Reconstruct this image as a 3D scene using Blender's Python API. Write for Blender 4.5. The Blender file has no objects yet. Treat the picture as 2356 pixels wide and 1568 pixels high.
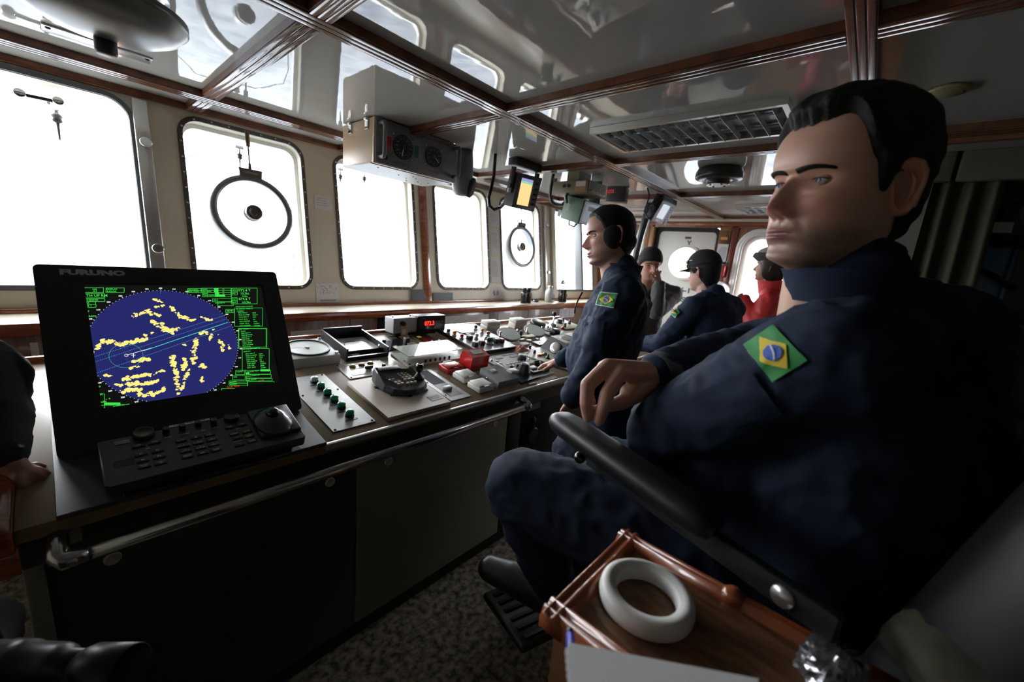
import bpy, bmesh, math, random
from mathutils import Vector as V, Matrix as Mx, noise
from mathutils.geometry import tessellate_polygon
from math import sin, cos, pi, radians, sqrt, atan2, exp, hypot
random.seed(7)
SC = bpy.context.scene
COL = SC.collection

# ------------------------------------------------------------ camera
FPX = 920.0; CX, CY = 1178.0, 784.0; ZC = 1.5
_y, _p, _r = radians(49.13), radians(-11.574), radians(5.265)
CF = V((sin(_y)*cos(_p), cos(_y)*cos(_p), sin(_p)))
_rt = V((cos(_y), -sin(_y), 0)); _up = _rt.cross(CF)
CR = cos(_r)*_rt + sin(_r)*_up; CU = -sin(_r)*_rt + cos(_r)*_up
CO = V((0, 0, ZC))
cd = bpy.data.cameras.new('view_camera'); cam = bpy.data.objects.new('view_camera', cd); COL.objects.link(cam)
cam.matrix_world = Mx(((CR.x, CU.x, -CF.x, CO.x), (CR.y, CU.y, -CF.y, CO.y), (CR.z, CU.z, -CF.z, CO.z), (0, 0, 0, 1)))
cd.sensor_width = 36.0; cd.lens = FPX*36/2356; cd.clip_start = 0.02; cd.clip_end = 200
cd.dof.use_dof = True; cd.dof.focus_distance = 1.25; cd.dof.aperture_fstop = 3.2
SC.camera = cam

# ------------------------------------------------------------ world: bright overcast sky over a pale sea
W = bpy.data.worlds.new('overcast'); SC.world = W; W.use_nodes = True
nt = W.node_tree; nt.nodes.clear()
_o = nt.nodes.new('ShaderNodeOutputWorld'); _b = nt.nodes.new('ShaderNodeBackground')
_tc = nt.nodes.new('ShaderNodeTexCoord'); _sp = nt.nodes.new('ShaderNodeSeparateXYZ'); nt.links.new(_tc.outputs['Generated'], _sp.inputs[0])
_mr = nt.nodes.new('ShaderNodeMapRange'); _mr.inputs[1].default_value = -.02; _mr.inputs[2].default_value = .02; nt.links.new(_sp.outputs['Z'], _mr.inputs[0])
_mp = nt.nodes.new('ShaderNodeMapping'); _mp.inputs['Scale'].default_value = (9, 9, 60); nt.links.new(_tc.outputs['Generated'], _mp.inputs[0])
_ns = nt.nodes.new('ShaderNodeTexNoise'); _ns.inputs['Scale'].default_value = 3.0; _ns.inputs['Detail'].default_value = 5; nt.links.new(_mp.outputs[0], _ns.inputs['Vector'])
_rp = nt.nodes.new('ShaderNodeValToRGB'); _rp.color_ramp.elements[0].position = .35; _rp.color_ramp.elements[1].position = .65
_rp.color_ramp.elements[0].color = (1.9, 2.2, 2.6, 1); _rp.color_ramp.elements[1].color = (3.2, 3.5, 3.9, 1); nt.links.new(_ns.outputs[0], _rp.inputs[0])
_mx = nt.nodes.new('ShaderNodeMix'); _mx.data_type = 'RGBA'; nt.links.new(_mr.outputs[0], _mx.inputs[0]); nt.links.new(_rp.outputs[0], _mx.inputs[6])
_mx.inputs[7].default_value = (17.5, 18.3, 19.2, 1)     # overcast sky; below the horizon the ruffled sea
_b.inputs[1].default_value = 1.0; nt.links.new(_mx.outputs[2], _b.inputs[0]); nt.links.new(_b.outputs[0], _o.inputs[0])
vs = SC.view_settings
vs.view_transform = 'Standard'; vs.look = 'None'; vs.exposure = 0.2; vs.gamma = 1.0; vs.use_curve_mapping = False
SC.cycles.max_bounces = 10; SC.cycles.diffuse_bounces = 5; SC.cycles.transparent_max_bounces = 12

# ------------------------------------------------------------ photo pixel -> place in the room
def ray(p): return CF + CR*((p[0]-CX)/FPX) - CU*((p[1]-CY)/FPX)
def onZ(p, z): d = ray(p); return CO + d*((z-ZC)/d.z)
def onX(p, x): d = ray(p); return CO + d*(x/d.x)
def onY(p, y): d = ray(p); return CO + d*(y/d.y)
def onP(p, P, n): d = ray(p); return CO + d*((V(P)-CO).dot(n)/d.dot(n))
def at(p, dep): return CO + ray(p)*dep

# ------------------------------------------------------------ mesh helpers
def T(x=0, y=0, z=0): return Mx.Translation((x, y, z))
def RX(a): return Mx.Rotation(radians(a), 4, 'X')
def RY(a): return Mx.Rotation(radians(a), 4, 'Y')
def RZ(a): return Mx.Rotation(radians(a), 4, 'Z')
def S3(x, y, z): return Mx.Diagonal((x, y, z, 1))
def frame(o, x, y):
    x = V(x).normalized(); z = x.cross(V(y)).normalized(); y = z.cross(x)
    return Mx(((x.x, y.x, z.x, o[0]), (x.y, y.y, z.y, o[1]), (x.z, y.z, z.z, o[2]), (0, 0, 0, 1)))
def look(a, b, roll=(0, 0, 1)):
    """frame at a whose z axis points to b"""
    z = (V(b)-V(a)).normalized(); u = V(roll)
    if abs(z.dot(u)) > .98: u = V((1, 0, 0))
    x = u.cross(z).normalized(); y = z.cross(x)
    return Mx(((x.x, y.x, z.x, a[0]), (x.y, y.y, z.y, a[1]), (x.z, y.z, z.z, a[2]), (0, 0, 0, 1)))
def rrect(w, h, r, n=5, cx=0, cy=0):
    r = min(r, w/2-1e-5, h/2-1e-5); P = []
    for (sx, sy, a0) in ((1, 1, 0), (-1, 1, 90), (-1, -1, 180), (1, -1, 270)):
        for i in range(n+1):
            a = radians(a0+90*i/n)
            P.append((cx+sx*(w/2-r)+r*cos(a), cy+sy*(h/2-r)+r*sin(a)))
    return P
def circ(r, n=24, cx=0, cy=0): return [(cx+r*cos(2*pi*i/n), cy+r*sin(2*pi*i/n)) for i in range(n)]

class B:
    def __init__(s, M=None): s.v = []; s.f = []; s.s = []; s.m = []; s.M = M or Mx.Identity(4)
    def add(s, vs, fs, sm=False, M=None, mi=0):
        T_ = s.M @ M if M is not None else s.M
        o = len(s.v); s.v += [T_ @ V(p) for p in vs]
        for f in fs: s.f.append([i+o for i in f]); s.s.append(sm); s.m.append(mi)
        return s
    def box(s, c, d, bev=0, M=None, mi=0, seg=2):
        if bev <= 0:
            x, y, z = d[0]/2, d[1]/2, d[2]/2
            vs = [(c[0]+i*x, c[1]+j*y, c[2]+k*z) for i in (-1, 1) for j in (-1, 1) for k in (-1, 1)]
            fs = [(0, 1, 3, 2), (4, 6, 7, 5), (0, 4, 5, 1), (2, 3, 7, 6), (0, 2, 6, 4), (1, 5, 7, 3)]
            return s.add(vs, fs, False, M, mi)
        bm = bmesh.new(); bmesh.ops.create_cube(bm, size=1)
        for v in bm.verts: v.co = V((v.co.x*d[0], v.co.y*d[1], v.co.z*d[2]))
        bmesh.ops.bevel(bm, geom=bm.edges[:], offset=min(bev, min(d)*.49), segments=seg, affect='EDGES', profile=.5)
        bm.verts.index_update()
        vs = [v.co+V(c) for v in bm.verts]; fs = [[v.index for v in f.verts] for f in bm.faces]
        bm.free(); return s.add(vs, fs, True, M, mi)
    def bx(s, x0, x1, y0, y1, z0, z1, bev=0, M=None, mi=0):
        return s.box(((x0+x1)/2, (y0+y1)/2, (z0+z1)/2), (abs(x1-x0), abs(y1-y0), abs(z1-z0)), bev, M, mi)
    def prism(s, P, z0, z1, M=None, bev=0, mi=0, sm=False):
        n = len(P); rings = [(0, z0)]
        if bev > 0: rings += [(0, z1-bev), (bev*.3, z1-bev*.3), (bev, z1)]
        else: rings += [(0, z1)]
        if bev > 0:
            cx = sum(p[0] for p in P)/n; cy = sum(p[1] for p in P)/n
        vs = []
        for (ins, z) in rings:
            for p in P:
                if ins:
                    dx, dy = p[0]-cx, p[1]-cy; L = hypot(dx, dy) or 1
                    k = 1-ins/L; vs.append((cx+dx*k, cy+dy*k, z))
                else: vs.append((p[0], p[1], z))
        fs = [tuple(range(n-1, -1, -1)), tuple(range((len(rings)-1)*n, len(rings)*n))]
        s.add(vs, fs, False, M, mi); o = len(s.v)-len(vs)
        for k in range(len(rings)-1):
            for i in range(n):
                j = (i+1) % n
                s.f.append([o+k*n+i, o+k*n+j, o+(k+1)*n+j, o+(k+1)*n+i]); s.s.append(sm or bev > 0); s.m.append(mi)
        return s
    def ring2(s, Po, Pi, z0, z1, M=None, mi=0, sm=False):
        """flat ring between two outlines with the same point count"""
        n = len(Po); vs = [(p[0], p[1], z) for z in (z0, z1) for P in (Po, Pi) for p in P]
        fs = []
        for i in range(n):
            j = (i+1) % n
            fs += [(2*n+i, 2*n+j, 3*n+j, 3*n+i), (i, n+i, n+j, j), (i, j, 2*n+j, 2*n+i), (n+i, 3*n+i, 3*n+j, n+j)]
        return s.add(vs, fs, sm, M, mi)
    def holed(s, Po, holes, z, M=None, flip=False, mi=0):
        lp = [[V((p[0], p[1], 0)) for p in Po]]+[[V((p[0], p[1], 0)) for p in h] for h in holes]
        tr = tessellate_polygon(lp); vs = [(p.x, p.y, z) for l in lp for p in l]
        out = []
        for t in tr:
            a, b, c = [V(vs[i]) for i in t]
            up = (b-a).cross(c-a).z > 0
            out.append(tuple(t) if up != flip else tuple(reversed(t)))
        return s.add(vs, out, False, M, mi)
    def lathe(s, P, n=24, M=None, mi=0, sm=True, a0=0, a1=360, ring=False):
        if ring: P = list(P)+[P[0]]
        full = abs(a1-a0) >= 360; m = n if full else n+1
        vs = []
        for (r, z) in P:
            for i in range(m):
                a = radians(a0+(a1-a0)*i/n); vs.append((r*cos(a), r*sin(a), z))
        fs = []
        for k in range(len(P)-1):
            for i in range(n):
                j = (i+1) % m if full else i+1
                fs.append((k*m+i, k*m+j, (k+1)*m+j, (k+1)*m+i))
        if full and not ring:
            if P[0][0] > 1e-6: fs.append(tuple(range(m-1, -1, -1)))
            if P[-1][0] > 1e-6: fs.append(tuple(range((len(P)-1)*m, len(P)*m)))
        return s.add(vs, fs, sm, M, mi)
    def cyl(s, r, z0, z1, n=20, M=None, bev=0, mi=0, r2=None):
        r2 = r if r2 is None else r2
        if bev > 0: P = [(r-bev, z0), (r-.3*bev, z0+.3*bev), (r, z0+bev), (r2, z1-bev), (r2-.3*bev, z1-.3*bev), (r2-bev, z1)]
        else:
            s.lathe([(r, z0), (r2, z1)], n, M, mi)
            s.s[-1] = s.s[-2] = False; return s
        s.lathe(P, n, M, mi); s.s[-1] = s.s[-2] = False; return s
    def ball(s, c, r, nu=16, nv=10, M=None, mi=0):
        rx, ry, rz = (r, r, r) if not hasattr(r, '__len__') else r
        vs = [(c[0], c[1], c[2]-rz)]
        for k in range(1, nv):
            t = pi*k/nv
            for i in range(nu):
                a = 2*pi*i/nu; vs.append((c[0]+rx*sin(t)*cos(a), c[1]+ry*sin(t)*sin(a), c[2]-rz*cos(t)))
        vs.append((c[0], c[1], c[2]+rz)); fs = []; L = len(vs)-1
        for i in range(nu):
            j = (i+1) % nu
            fs.append((0, 1+j, 1+i)); fs.append((L, L-nu+i, L-nu+j))
            for k in range(nv-2): fs.append((1+k*nu+i, 1+k*nu+j, 1+(k+1)*nu+j, 1+(k+1)*nu+i))
        return s.add(vs, fs, True, M, mi)
    def tube(s, path, r, n=8, closed=False, M=None, mi=0, flat=1.0):
        P = [V(p) for p in path]; m = len(P); rr = r if hasattr(r, '__len__') else [r]*m
        vs = []; prev = None
        for k in range(m):
            a = P[k-1] if (k > 0 or closed) else P[k]; b = P[(k+1) % m] if (k < m-1 or closed) else P[k]
            t = (b-a).normalized()
            if prev is None:
                u = V((0, 0, 1)) if abs(t.z) < .9 else V((1, 0, 0)); x = u.cross(t).normalized()
            else: x = (prev-t*prev.dot(t)).normalized()
            prev = x; y = t.cross(x)
            for i in range(n):
                an = 2*pi*i/n; vs.append(P[k]+x*(rr[k]*cos(an))+y*(rr[k]*flat*sin(an)))
        fs = []
        for k in range(m if closed else m-1):
            k2 = (k+1) % m
            for i in range(n):
                j = (i+1) % n; fs.append((k*n+i, k*n+j, k2*n+j, k2*n+i))
        if not closed: fs += [tuple(range(n-1, -1, -1)), tuple(range((m-1)*n, m*n))]
        return s.add(vs, fs, True, M, mi)
    def torus(s, R, r, n=32, k=10, M=None, mi=0):
        return s.tube([(R*cos(2*pi*i/n), R*sin(2*pi*i/n), 0) for i in range(n)], r, k, True, M, mi)
    def text(s, body, size, M=None, align='CENTER', mi=0, sx=1.0, bold=0):
        cu = bpy.data.curves.new('t', 'FONT'); cu.body = body; cu.size = size; cu.align_x = align; cu.align_y = 'CENTER'
        cu.resolution_u = 2; cu.offset = bold
        o = bpy.data.objects.new('t', cu); me = bpy.data.meshes.new_from_object(o)
        K = S3(sx, 1, 1); M = (M @ K) if M is not None else K
        s.add([v.co[:] for v in me.vertices], [list(p.vertices) for p in me.polygons], False, M, mi)
        bpy.data.objects.remove(o); bpy.data.curves.remove(cu); bpy.data.meshes.remove(me); return s
    def rect(s, x0, x1, y0, y1, z=0, M=None, mi=0):
        return s.add([(x0, y0, z), (x1, y0, z), (x1, y1, z), (x0, y1, z)], [(0, 1, 2, 3)], False, M, mi)
    def line(s, a, b, w, z=0, M=None, mi=0):
        d = V((b[0]-a[0], b[1]-a[1])); L = d.length or 1; nx, ny = -d.y/L*w/2, d.x/L*w/2
        return s.add([(a[0]+nx, a[1]+ny, z), (a[0]-nx, a[1]-ny, z), (b[0]-nx, b[1]-ny, z), (b[0]+nx, b[1]+ny, z)], [(0, 1, 2, 3)], False, M, mi)
    def obj(s, name, mats, parent=None, world=False):
        me = bpy.data.meshes.new(name)
        vv = s.v
        if world and parent is not None:
            I = parent.matrix_world.inverted() if not hasattr(parent, '_m') else parent._m
            vv = [I @ p for p in vv]
        me.from_pydata([tuple(p) for p in vv], [], s.f)
        me.polygons.foreach_set('use_smooth', s.s)
        if not isinstance(mats, (list, tuple)): mats = [mats]
        for m in mats: me.materials.append(m)
        if len(mats) > 1: me.polygons.foreach_set('material_index', s.m)
        me.update()
        o = bpy.data.objects.new(name, me); COL.objects.link(o)
        if parent is not None: o.parent = parent
        return o
def tag(o, label, cat, group=None):
    o['label'] = label; o['category'] = cat
    if group: o['group'] = group
    return o
def thing(name, label, cat, M=None, group=None):
    o = bpy.data.objects.new(name, None); COL.objects.link(o); o.empty_display_size = .05
    if M is not None: o.matrix_world = M if isinstance(M, Mx) else Mx.Translation(M)
    return tag(o, label, cat, group)
def struct(o, label=None):
    o['kind'] = 'structure'
    if label: o['label'] = label
    return o
def stuff(o): o['kind'] = 'stuff'; return o

# ------------------------------------------------------------ materials
MATS = {}
def mat(name, col, rough=.5, metal=0, spec=.5, var=0, vscale=8, bump=0, bscale=60, emit=0, coat=0, trans=0, sub=0, ecol=None, col2=None, detail=4, bdist=.002, sheen=0, alpha=1, stretch=None):
    if name in MATS: return MATS[name]
    m = bpy.data.materials.new(name); m.use_nodes = True; t = m.node_tree; b = t.nodes['Principled BSDF']
    b.inputs['Base Color'].default_value = (*col, 1); b.inputs['Roughness'].default_value = rough
    b.inputs['Metallic'].default_value = metal; b.inputs['Specular IOR Level'].default_value = spec
    if coat: b.inputs['Coat Weight'].default_value = coat; b.inputs['Coat Roughness'].default_value = .05
    if trans: b.inputs['Transmission Weight'].default_value = trans
    if sheen: b.inputs['Sheen Weight'].default_value = sheen
    if sub: b.inputs['Subsurface Weight'].default_value = sub; b.inputs['Subsurface Radius'].default_value = (.01, .004, .002); b.inputs['Subsurface Scale'].default_value = .5
    if emit: b.inputs['Emission Color'].default_value = (*(ecol or col), 1); b.inputs['Emission Strength'].default_value = emit
    if var or bump:
        tc = t.nodes.new('ShaderNodeTexCoord'); src = tc.outputs['Object']
        if stretch:
            mp = t.nodes.new('ShaderNodeMapping'); mp.inputs['Scale'].default_value = stretch; t.links.new(src, mp.inputs[0]); src = mp.outputs[0]
    if var or col2:
        n = t.nodes.new('ShaderNodeTexNoise'); n.inputs['Scale'].default_value = vscale; n.inputs['Detail'].default_value = detail
        t.links.new(src, n.inputs['Vector'])
        r = t.nodes.new('ShaderNodeValToRGB'); c2 = col2 or tuple(min(1, c*(1+var)) for c in col); c1 = tuple(c*(1-var) for c in col) if not col2 else col
        r.color_ramp.elements[0].position = .36; r.color_ramp.elements[1].position = .64
        r.color_ramp.elements[0].color = (*c1, 1); r.color_ramp.elements[1].color = (*c2, 1)
        t.links.new(n.outputs[0], r.inputs[0]); t.links.new(r.outputs[0], b.inputs['Base Color'])
    if bump:
        n = t.nodes.new('ShaderNodeTexNoise'); n.inputs['Scale'].default_value = bscale; n.inputs['Detail'].default_value = 3
        t.links.new(src, n.inputs['Vector'])
        k = t.nodes.new('ShaderNodeBump'); k.inputs['Strength'].default_value = bump; k.inputs['Distance'].default_value = bdist
        t.links.new(n.outputs[0], k.inputs['Height']); t.links.new(k.outputs[0], b.inputs['Normal'])
        if coat: t.links.new(k.outputs[0], b.inputs['Coat Normal'])
    MATS[name] = m; return m
def wood(name, c1, c2, stretch, scale=6, rough=.25, coat=.4, bump=.05):
    if name in MATS: return MATS[name]
    m = mat(name, c1, rough, coat=coat); t = m.node_tree; b = t.nodes['Principled BSDF']
    tc = t.nodes.new('ShaderNodeTexCoord'); mp = t.nodes.new('ShaderNodeMapping'); mp.inputs['Scale'].default_value = stretch
    t.links.new(tc.outputs['Object'], mp.inputs[0])
    n = t.nodes.new('ShaderNodeTexNoise'); n.inputs['Scale'].default_value = scale; n.inputs['Detail'].default_value = 6; n.inputs['Distortion'].default_value = .8
    t.links.new(mp.outputs[0], n.inputs['Vector'])
    r = t.nodes.new('ShaderNodeValToRGB'); r.color_ramp.elements[0].position = .35; r.color_ramp.elements[1].position = .65
    r.color_ramp.elements[0].color = (*c1, 1); r.color_ramp.elements[1].color = (*c2, 1)
    t.links.new(n.outputs[0], r.inputs[0]); t.links.new(r.outputs[0], b.inputs['Base Color'])
    k = t.nodes.new('ShaderNodeBump'); k.inputs['Strength'].default_value = bump; k.inputs['Distance'].default_value = .002
    t.links.new(n.outputs[0], k.inputs['Height']); t.links.new(k.outputs[0], b.inputs['Normal'])
    return m
def glass(name, tint=(1, 1, 1), ior=1.45, rough=0.0):
    """thin sheet: clear with a fresnel reflection"""
    if name in MATS: return MATS[name]
    m = bpy.data.materials.new(name); m.use_nodes = True; t = m.node_tree; t.nodes.clear()
    o = t.nodes.new('ShaderNodeOutputMaterial'); mx = t.nodes.new('ShaderNodeMixShader'); fr = t.nodes.new('ShaderNodeFresnel'); fr.inputs[0].default_value = ior
    tr = t.nodes.new('ShaderNodeBsdfTransparent'); tr.inputs[0].default_value = (*tint, 1)
    gl = t.nodes.new('ShaderNodeBsdfGlossy'); gl.inputs['Roughness'].default_value = rough
    ge = t.nodes.new('ShaderNodeNewGeometry'); sb = t.nodes.new('ShaderNodeMath'); sb.operation = 'SUBTRACT'; sb.inputs[0].default_value = 1; t.links.new(ge.outputs['Backfacing'], sb.inputs[1])
    ml = t.nodes.new('ShaderNodeMath'); ml.operation = 'MULTIPLY'; t.links.new(fr.outputs[0], ml.inputs[0]); t.links.new(sb.outputs[0], ml.inputs[1])
    t.links.new(ml.outputs[0], mx.inputs[0]); t.links.new(tr.outputs[0], mx.inputs[1]); t.links.new(gl.outputs[0], mx.inputs[2]); t.links.new(mx.outputs[0], o.inputs[0])
    MATS[name] = m; return m
def emis(name, col, k=1.0):
    if name in MATS: return MATS[name]
    m = bpy.data.materials.new(name); m.use_nodes = True; t = m.node_tree; t.nodes.clear()
    o = t.nodes.new('ShaderNodeOutputMaterial'); e = t.nodes.new('ShaderNodeEmission'); e.inputs[0].default_value = (*col, 1); e.inputs[1].default_value = k
    t.links.new(e.outputs[0], o.inputs[0]); MATS[name] = m; return m

m_ceil = mat('ceiling_gloss', (.44, .44, .41), .028, spec=.75, bump=.045, bscale=6.0, bdist=.010, var=.05, vscale=1.5)
m_beam = wood('beam_varnish', (.085, .030, .016), (.17, .062, .030), (1, 1, 1), 9, .18, .5, .12)
m_trimw = wood('dark_trim', (.10, .030, .015), (.20, .070, .030), (1, 1, 1), 12, .3, .3)
m_mahog = wood('mahogany', (.20, .045, .015), (.34, .10, .035), (1, 6, 6), 7, .18, .7)
m_veneer = wood('walnut_veneer', (.10, .050, .026), (.19, .105, .058), (14, 14, .9), 5, .35, .2)
m_veneerL = wood('orange_veneer', (.20, .085, .035), (.33, .16, .07), (14, 14, .9), 5, .35, .2)
m_cream = mat('cream_paint', (.60, .56, .44), .45, var=.05, vscale=3, bump=.05, bscale=40)
m_white = mat('white_paint', (.75, .75, .72), .4, var=.04, vscale=5)
m_gasket = mat('window_gasket', (.075, .065, .055), .5, var=.3, vscale=14, bump=.15, bscale=90)
m_steel = mat('bolt_steel', (.55, .54, .5), .3, .9)
m_chrome = mat('chrome', (.72, .73, .74), .12, 1)
m_brush = mat('brushed_metal', (.50, .50, .49), .34, .9, bump=.05, bscale=200)
m_alum = mat('aluminium', (.62, .62, .60), .28, .85)
m_black = mat('black_plastic', (.012, .012, .013), .38, bump=.05, bscale=400)
m_blackm = mat('black_matte', (.010, .010, .011), .7)
m_dgrey = mat('dark_grey', (.045, .047, .05), .42)
m_grey = mat('mid_grey', (.20, .205, .21), .42)
m_lgrey = mat('light_grey', (.42, .42, .40), .4, var=.04, vscale=20)
m_glass = glass('window_glass')
m_clear = glass('clear_plastic', (.93, .94, .93), 1.5, .03)
m_paper = mat('paper', (.62, .61, .60), .7)
m_ink = mat('ink', (.08, .08, .09), .8)
m_floor = mat('speckled_floor', (.045, .036, .026), .6, var=1, vscale=38, col2=(.34, .29, .21), detail=8, bump=.1, bscale=120)

# ------------------------------------------------------------ shell of the wheelhouse
XW = 4.85; ZT = 2.15; ZB = 2.12
B().bx(-2.4, 5.0, -2.6, 2.75, -.06, 0).obj('floor', m_floor)['kind'] = 'structure'
ceil = struct(B().bx(-2.4, 5.0, -2.6, 3.05, ZT+.012, ZT+.08).obj('ceiling', m_white))
XB = [-1.55, -.42, .565, 1.385, 2.36, 3.50, 4.68]          # cross beams
YB = [-1.6, .145, 1.358, 2.59]                             # fore-and-aft spaced long beams
wx, wy = .066, [.06, .06, .076, .09]
xs = [-2.4]+XB+[5.0]; ys = [-2.6]+YB+[2.97]
for i in range(len(xs)-1):
    for j in range(len(ys)-1):
        x0 = xs[i]; x1 = xs[i+1]; y0 = ys[j]; y1 = ys[j+1]
        g = B(); cx, cy = (x0+x1)/2, (y0+y1)/2
        tl = [random.uniform(-.0016, .0016) for _ in range(4)]
        g.add([(x0, y0, ZT+tl[0]), (x1, y0, ZT+tl[1]), (x1, y1, ZT+tl[2]), (x0, y1, ZT+tl[3]), (x0, y0, ZT+.012), (x1, y0, ZT+.012), (x1, y1, ZT+.012), (x0, y1, ZT+.012)],
              [(0, 3, 2, 1), (4, 5, 6, 7), (0, 1, 5, 4), (1, 2, 6, 5), (2, 3, 7, 6), (3, 0, 4, 7)])
        g.obj('ceiling_panel', m_ceil, ceil)
def beam(name, a, b, w, along):
    """three planed boards side by side with grooves between"""
    g = B()
    if along == 'x': g.bx(a[0], b[0], a[1]-w/2, a[1]+w/2, ZB+.004, ZT+.004)
    else: g.bx(a[0]-w/2, a[0]+w/2, a[1], b[1], ZB+.004, ZT+.004)
    o = struct(g.obj(name, m_trimw)); bw = w/3-.003
    for k in (-1, 0, 1):
        c = k*w/3; q = B()
        if along == 'x': q.bx(a[0], b[0], a[1]+c-bw/2, a[1]+c+bw/2, ZB-.003, ZB+.004, .0012)
        else: q.bx(a[0]+c-bw/2, a[0]+c+bw/2, a[1], b[1], ZB-.003, ZB+.004, .0012)
        q.obj('board', m_beam, o)
    return o
n_trim = 0
for k, y in enumerate(YB):
    n_trim += 1; beam('trim_%d' % n_trim, (-2.4, y), (XW, y), wy[k], 'x')
for x in XB[:-1]:
    for j in range(len(ys)-1):
        y0 = ys[j]+(wy[j-1]/2 if j > 0 else 0); y1 = ys[j+1]-(wy[j]/2 if j < 4 else 0)
        n_trim += 1; beam('trim_%d' % n_trim, (x, y0), (x, y1), wx, 'y')

# front wall leans outward at the top
LEAN = radians(9.64); WY0 = 2.552
WM = Mx(((1, 0, 0, 0), (0, sin(LEAN), -cos(LEAN), WY0), (0, cos(LEAN), sin(LEAN), 0), (0, 0, 0, 1)))
WN = V((0, -cos(LEAN), sin(LEAN)))
def wl(p):
    P = WM.inverted() @ onP(p, (0, WY0, 0), WN); return P.x, P.y
WIN = [(-1.16, -.52, .10), (-.325, .315, .10), (.49, 1.125, .10), (1.315, 1.96, .10), (2.15, 2.79, .10), (2.96, 3.605, .10), (3.875, 4.72, .02)]  # first opening is out of view, added only to let in light
WV0, WV1 = 1.20, 2.125
def win_outline(u0, u1, r, ins=0, n=8): return rrect(u1-u0-2*ins, WV1-WV0-2*ins, max(r-ins, .004), n, (u0+u1)/2, (WV0+WV1)/2)
g = B(WM)
outer = [(-2.4, .4), (XW, .4), (XW, 2.30), (-2.4, 2.30)]
g.holed(outer, [win_outline(*w, ins=.012) for w in WIN], 0)
g.holed(outer, [win_outline(*w, ins=.012) for w in WIN], -.10, flip=True)
for w in WIN:
    P = win_outline(*w, ins=.012); n = len(P)
    g.add([(p[0], p[1], z) for z in (0, -.10) for p in P], [(i, (i+1) % n, n+(i+1) % n, n+i) for i in range(n)], True)
struct(g.obj('wall_front', m_cream))
for k, w in enumerate(WIN):
    o = struct(B(WM).prism(win_outline(*w, ins=.016), -.062, -.056).obj('window_%d' % (k+1), m_glass))
    g = B(WM)
    if k in (1, 6, 0):
        g.ring2(win_outline(*w, ins=-.012), win_outline(*w, ins=.010), -.004, .010, sm=False)
        g.obj('window_frame', mat('grey_rubber', (.11, .12, .13), .5), o)
    else:
        g.ring2(win_outline(*w, ins=-.002), win_outline(*w, ins=.021), -.004, .007)
        g.obj('window_frame', m_gasket, o)
        q = B(WM); P = win_outline(*w, ins=.0095, n=3); L = []
        per = []
        for i in range(len(P)):
            a, b = V(P[i]), V(P[(i+1) % len(P)]); per.append((a, b, (b-a).length))
        tot = sum(x[2] for x in per); nb = 36; d = tot/nb; acc = 0; t = d/2
        for a, b, l in per:
            while t < acc+l:
                p = a+(b-a)*((t-acc)/l); q.lathe([(.0052, .006), (.0045, .0095), (.002, .011)], 8, T(p.x, p.y, 0)); t += d
            acc += l
        stuff(q.obj('frame_bolts', m_steel, o))
        # pale sealing ring of the outer opening
        B(WM).ring2(win_outline(*w, ins=.013), win_outline(*w, ins=.035), -.105, -.072).obj('outer_flange', m_white, o)
# mullion and knobs of the last opening window, post beside the first
o = struct(B(WM).bx(4.44, 4.475, WV0, WV1, -.09, .012, .004).obj('trim_60', m_dgrey))
post = struct(B(WM).bx(.318, .376, 1.16, 2.13, 0, .035, .004).obj('trim_61', m_alum))
for v in (1.92, 1.40): B(WM).cyl(.024, .035, .058, 20, T(.352, v, 0), .004).obj('knob', m_chrome, post)
post = struct(B(WM).bx(3.66, 3.70, 1.16, 2.13, 0, .03, .004).obj('trim_62', m_alum))
for v in (1.92, 1.40): B(WM).cyl(.018, .03, .05, 16, T(3.70, v, 0), .003).obj('knob', m_chrome, post)
post = struct(B(WM).bx(3.80, 3.868, 1.16, 2.13, 0, .03, .004).obj('trim_63', m_cream))
struct(B(WM).bx(2.008, 2.078, 1.07, 2.14, 0, .012, .003).obj('trim_64', m_mahog))
# wooden strip where wall meets ceiling, with short cross pieces
o = struct(B().bx(-2.4, XW, 2.895, 2.945, 2.118, 2.16, .004).obj('trim_65', m_trimw))
# ledge under the windows
led = struct(B().bx(-2.4, XW, 2.445, 2.76, 1.045, 1.078, .002).obj('trim_66', mat('ledge_cream', (.46, .41, .32), .35)), 'cream shelf under the windows')
B().bx(-2.4, XW, 2.425, 2.447, 1.030, 1.081, .005).obj('ledge_lip', m_mahog, led)
B().bx(-2.4, XW, 2.70, 2.735, 1.078, 1.098, .004).obj('back_strip', m_mahog, led)
fp = struct(B().bx(-2.4, XW, 2.47, 2.50, 0, 1.045).obj('wall_front_lower', m_trimw))
for k in range(12):
    x0 = -2.4+k*.605; B().bx(x0+.002, min(XW, x0+.603), 2.460, 2.472, .05, 1.044, .002).obj('panel', m_veneer, fp)
B().bx(-2.4, XW, 2.44, 2.462, 0, .12, .004).obj('base_rail', m_mahog, fp)

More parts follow.
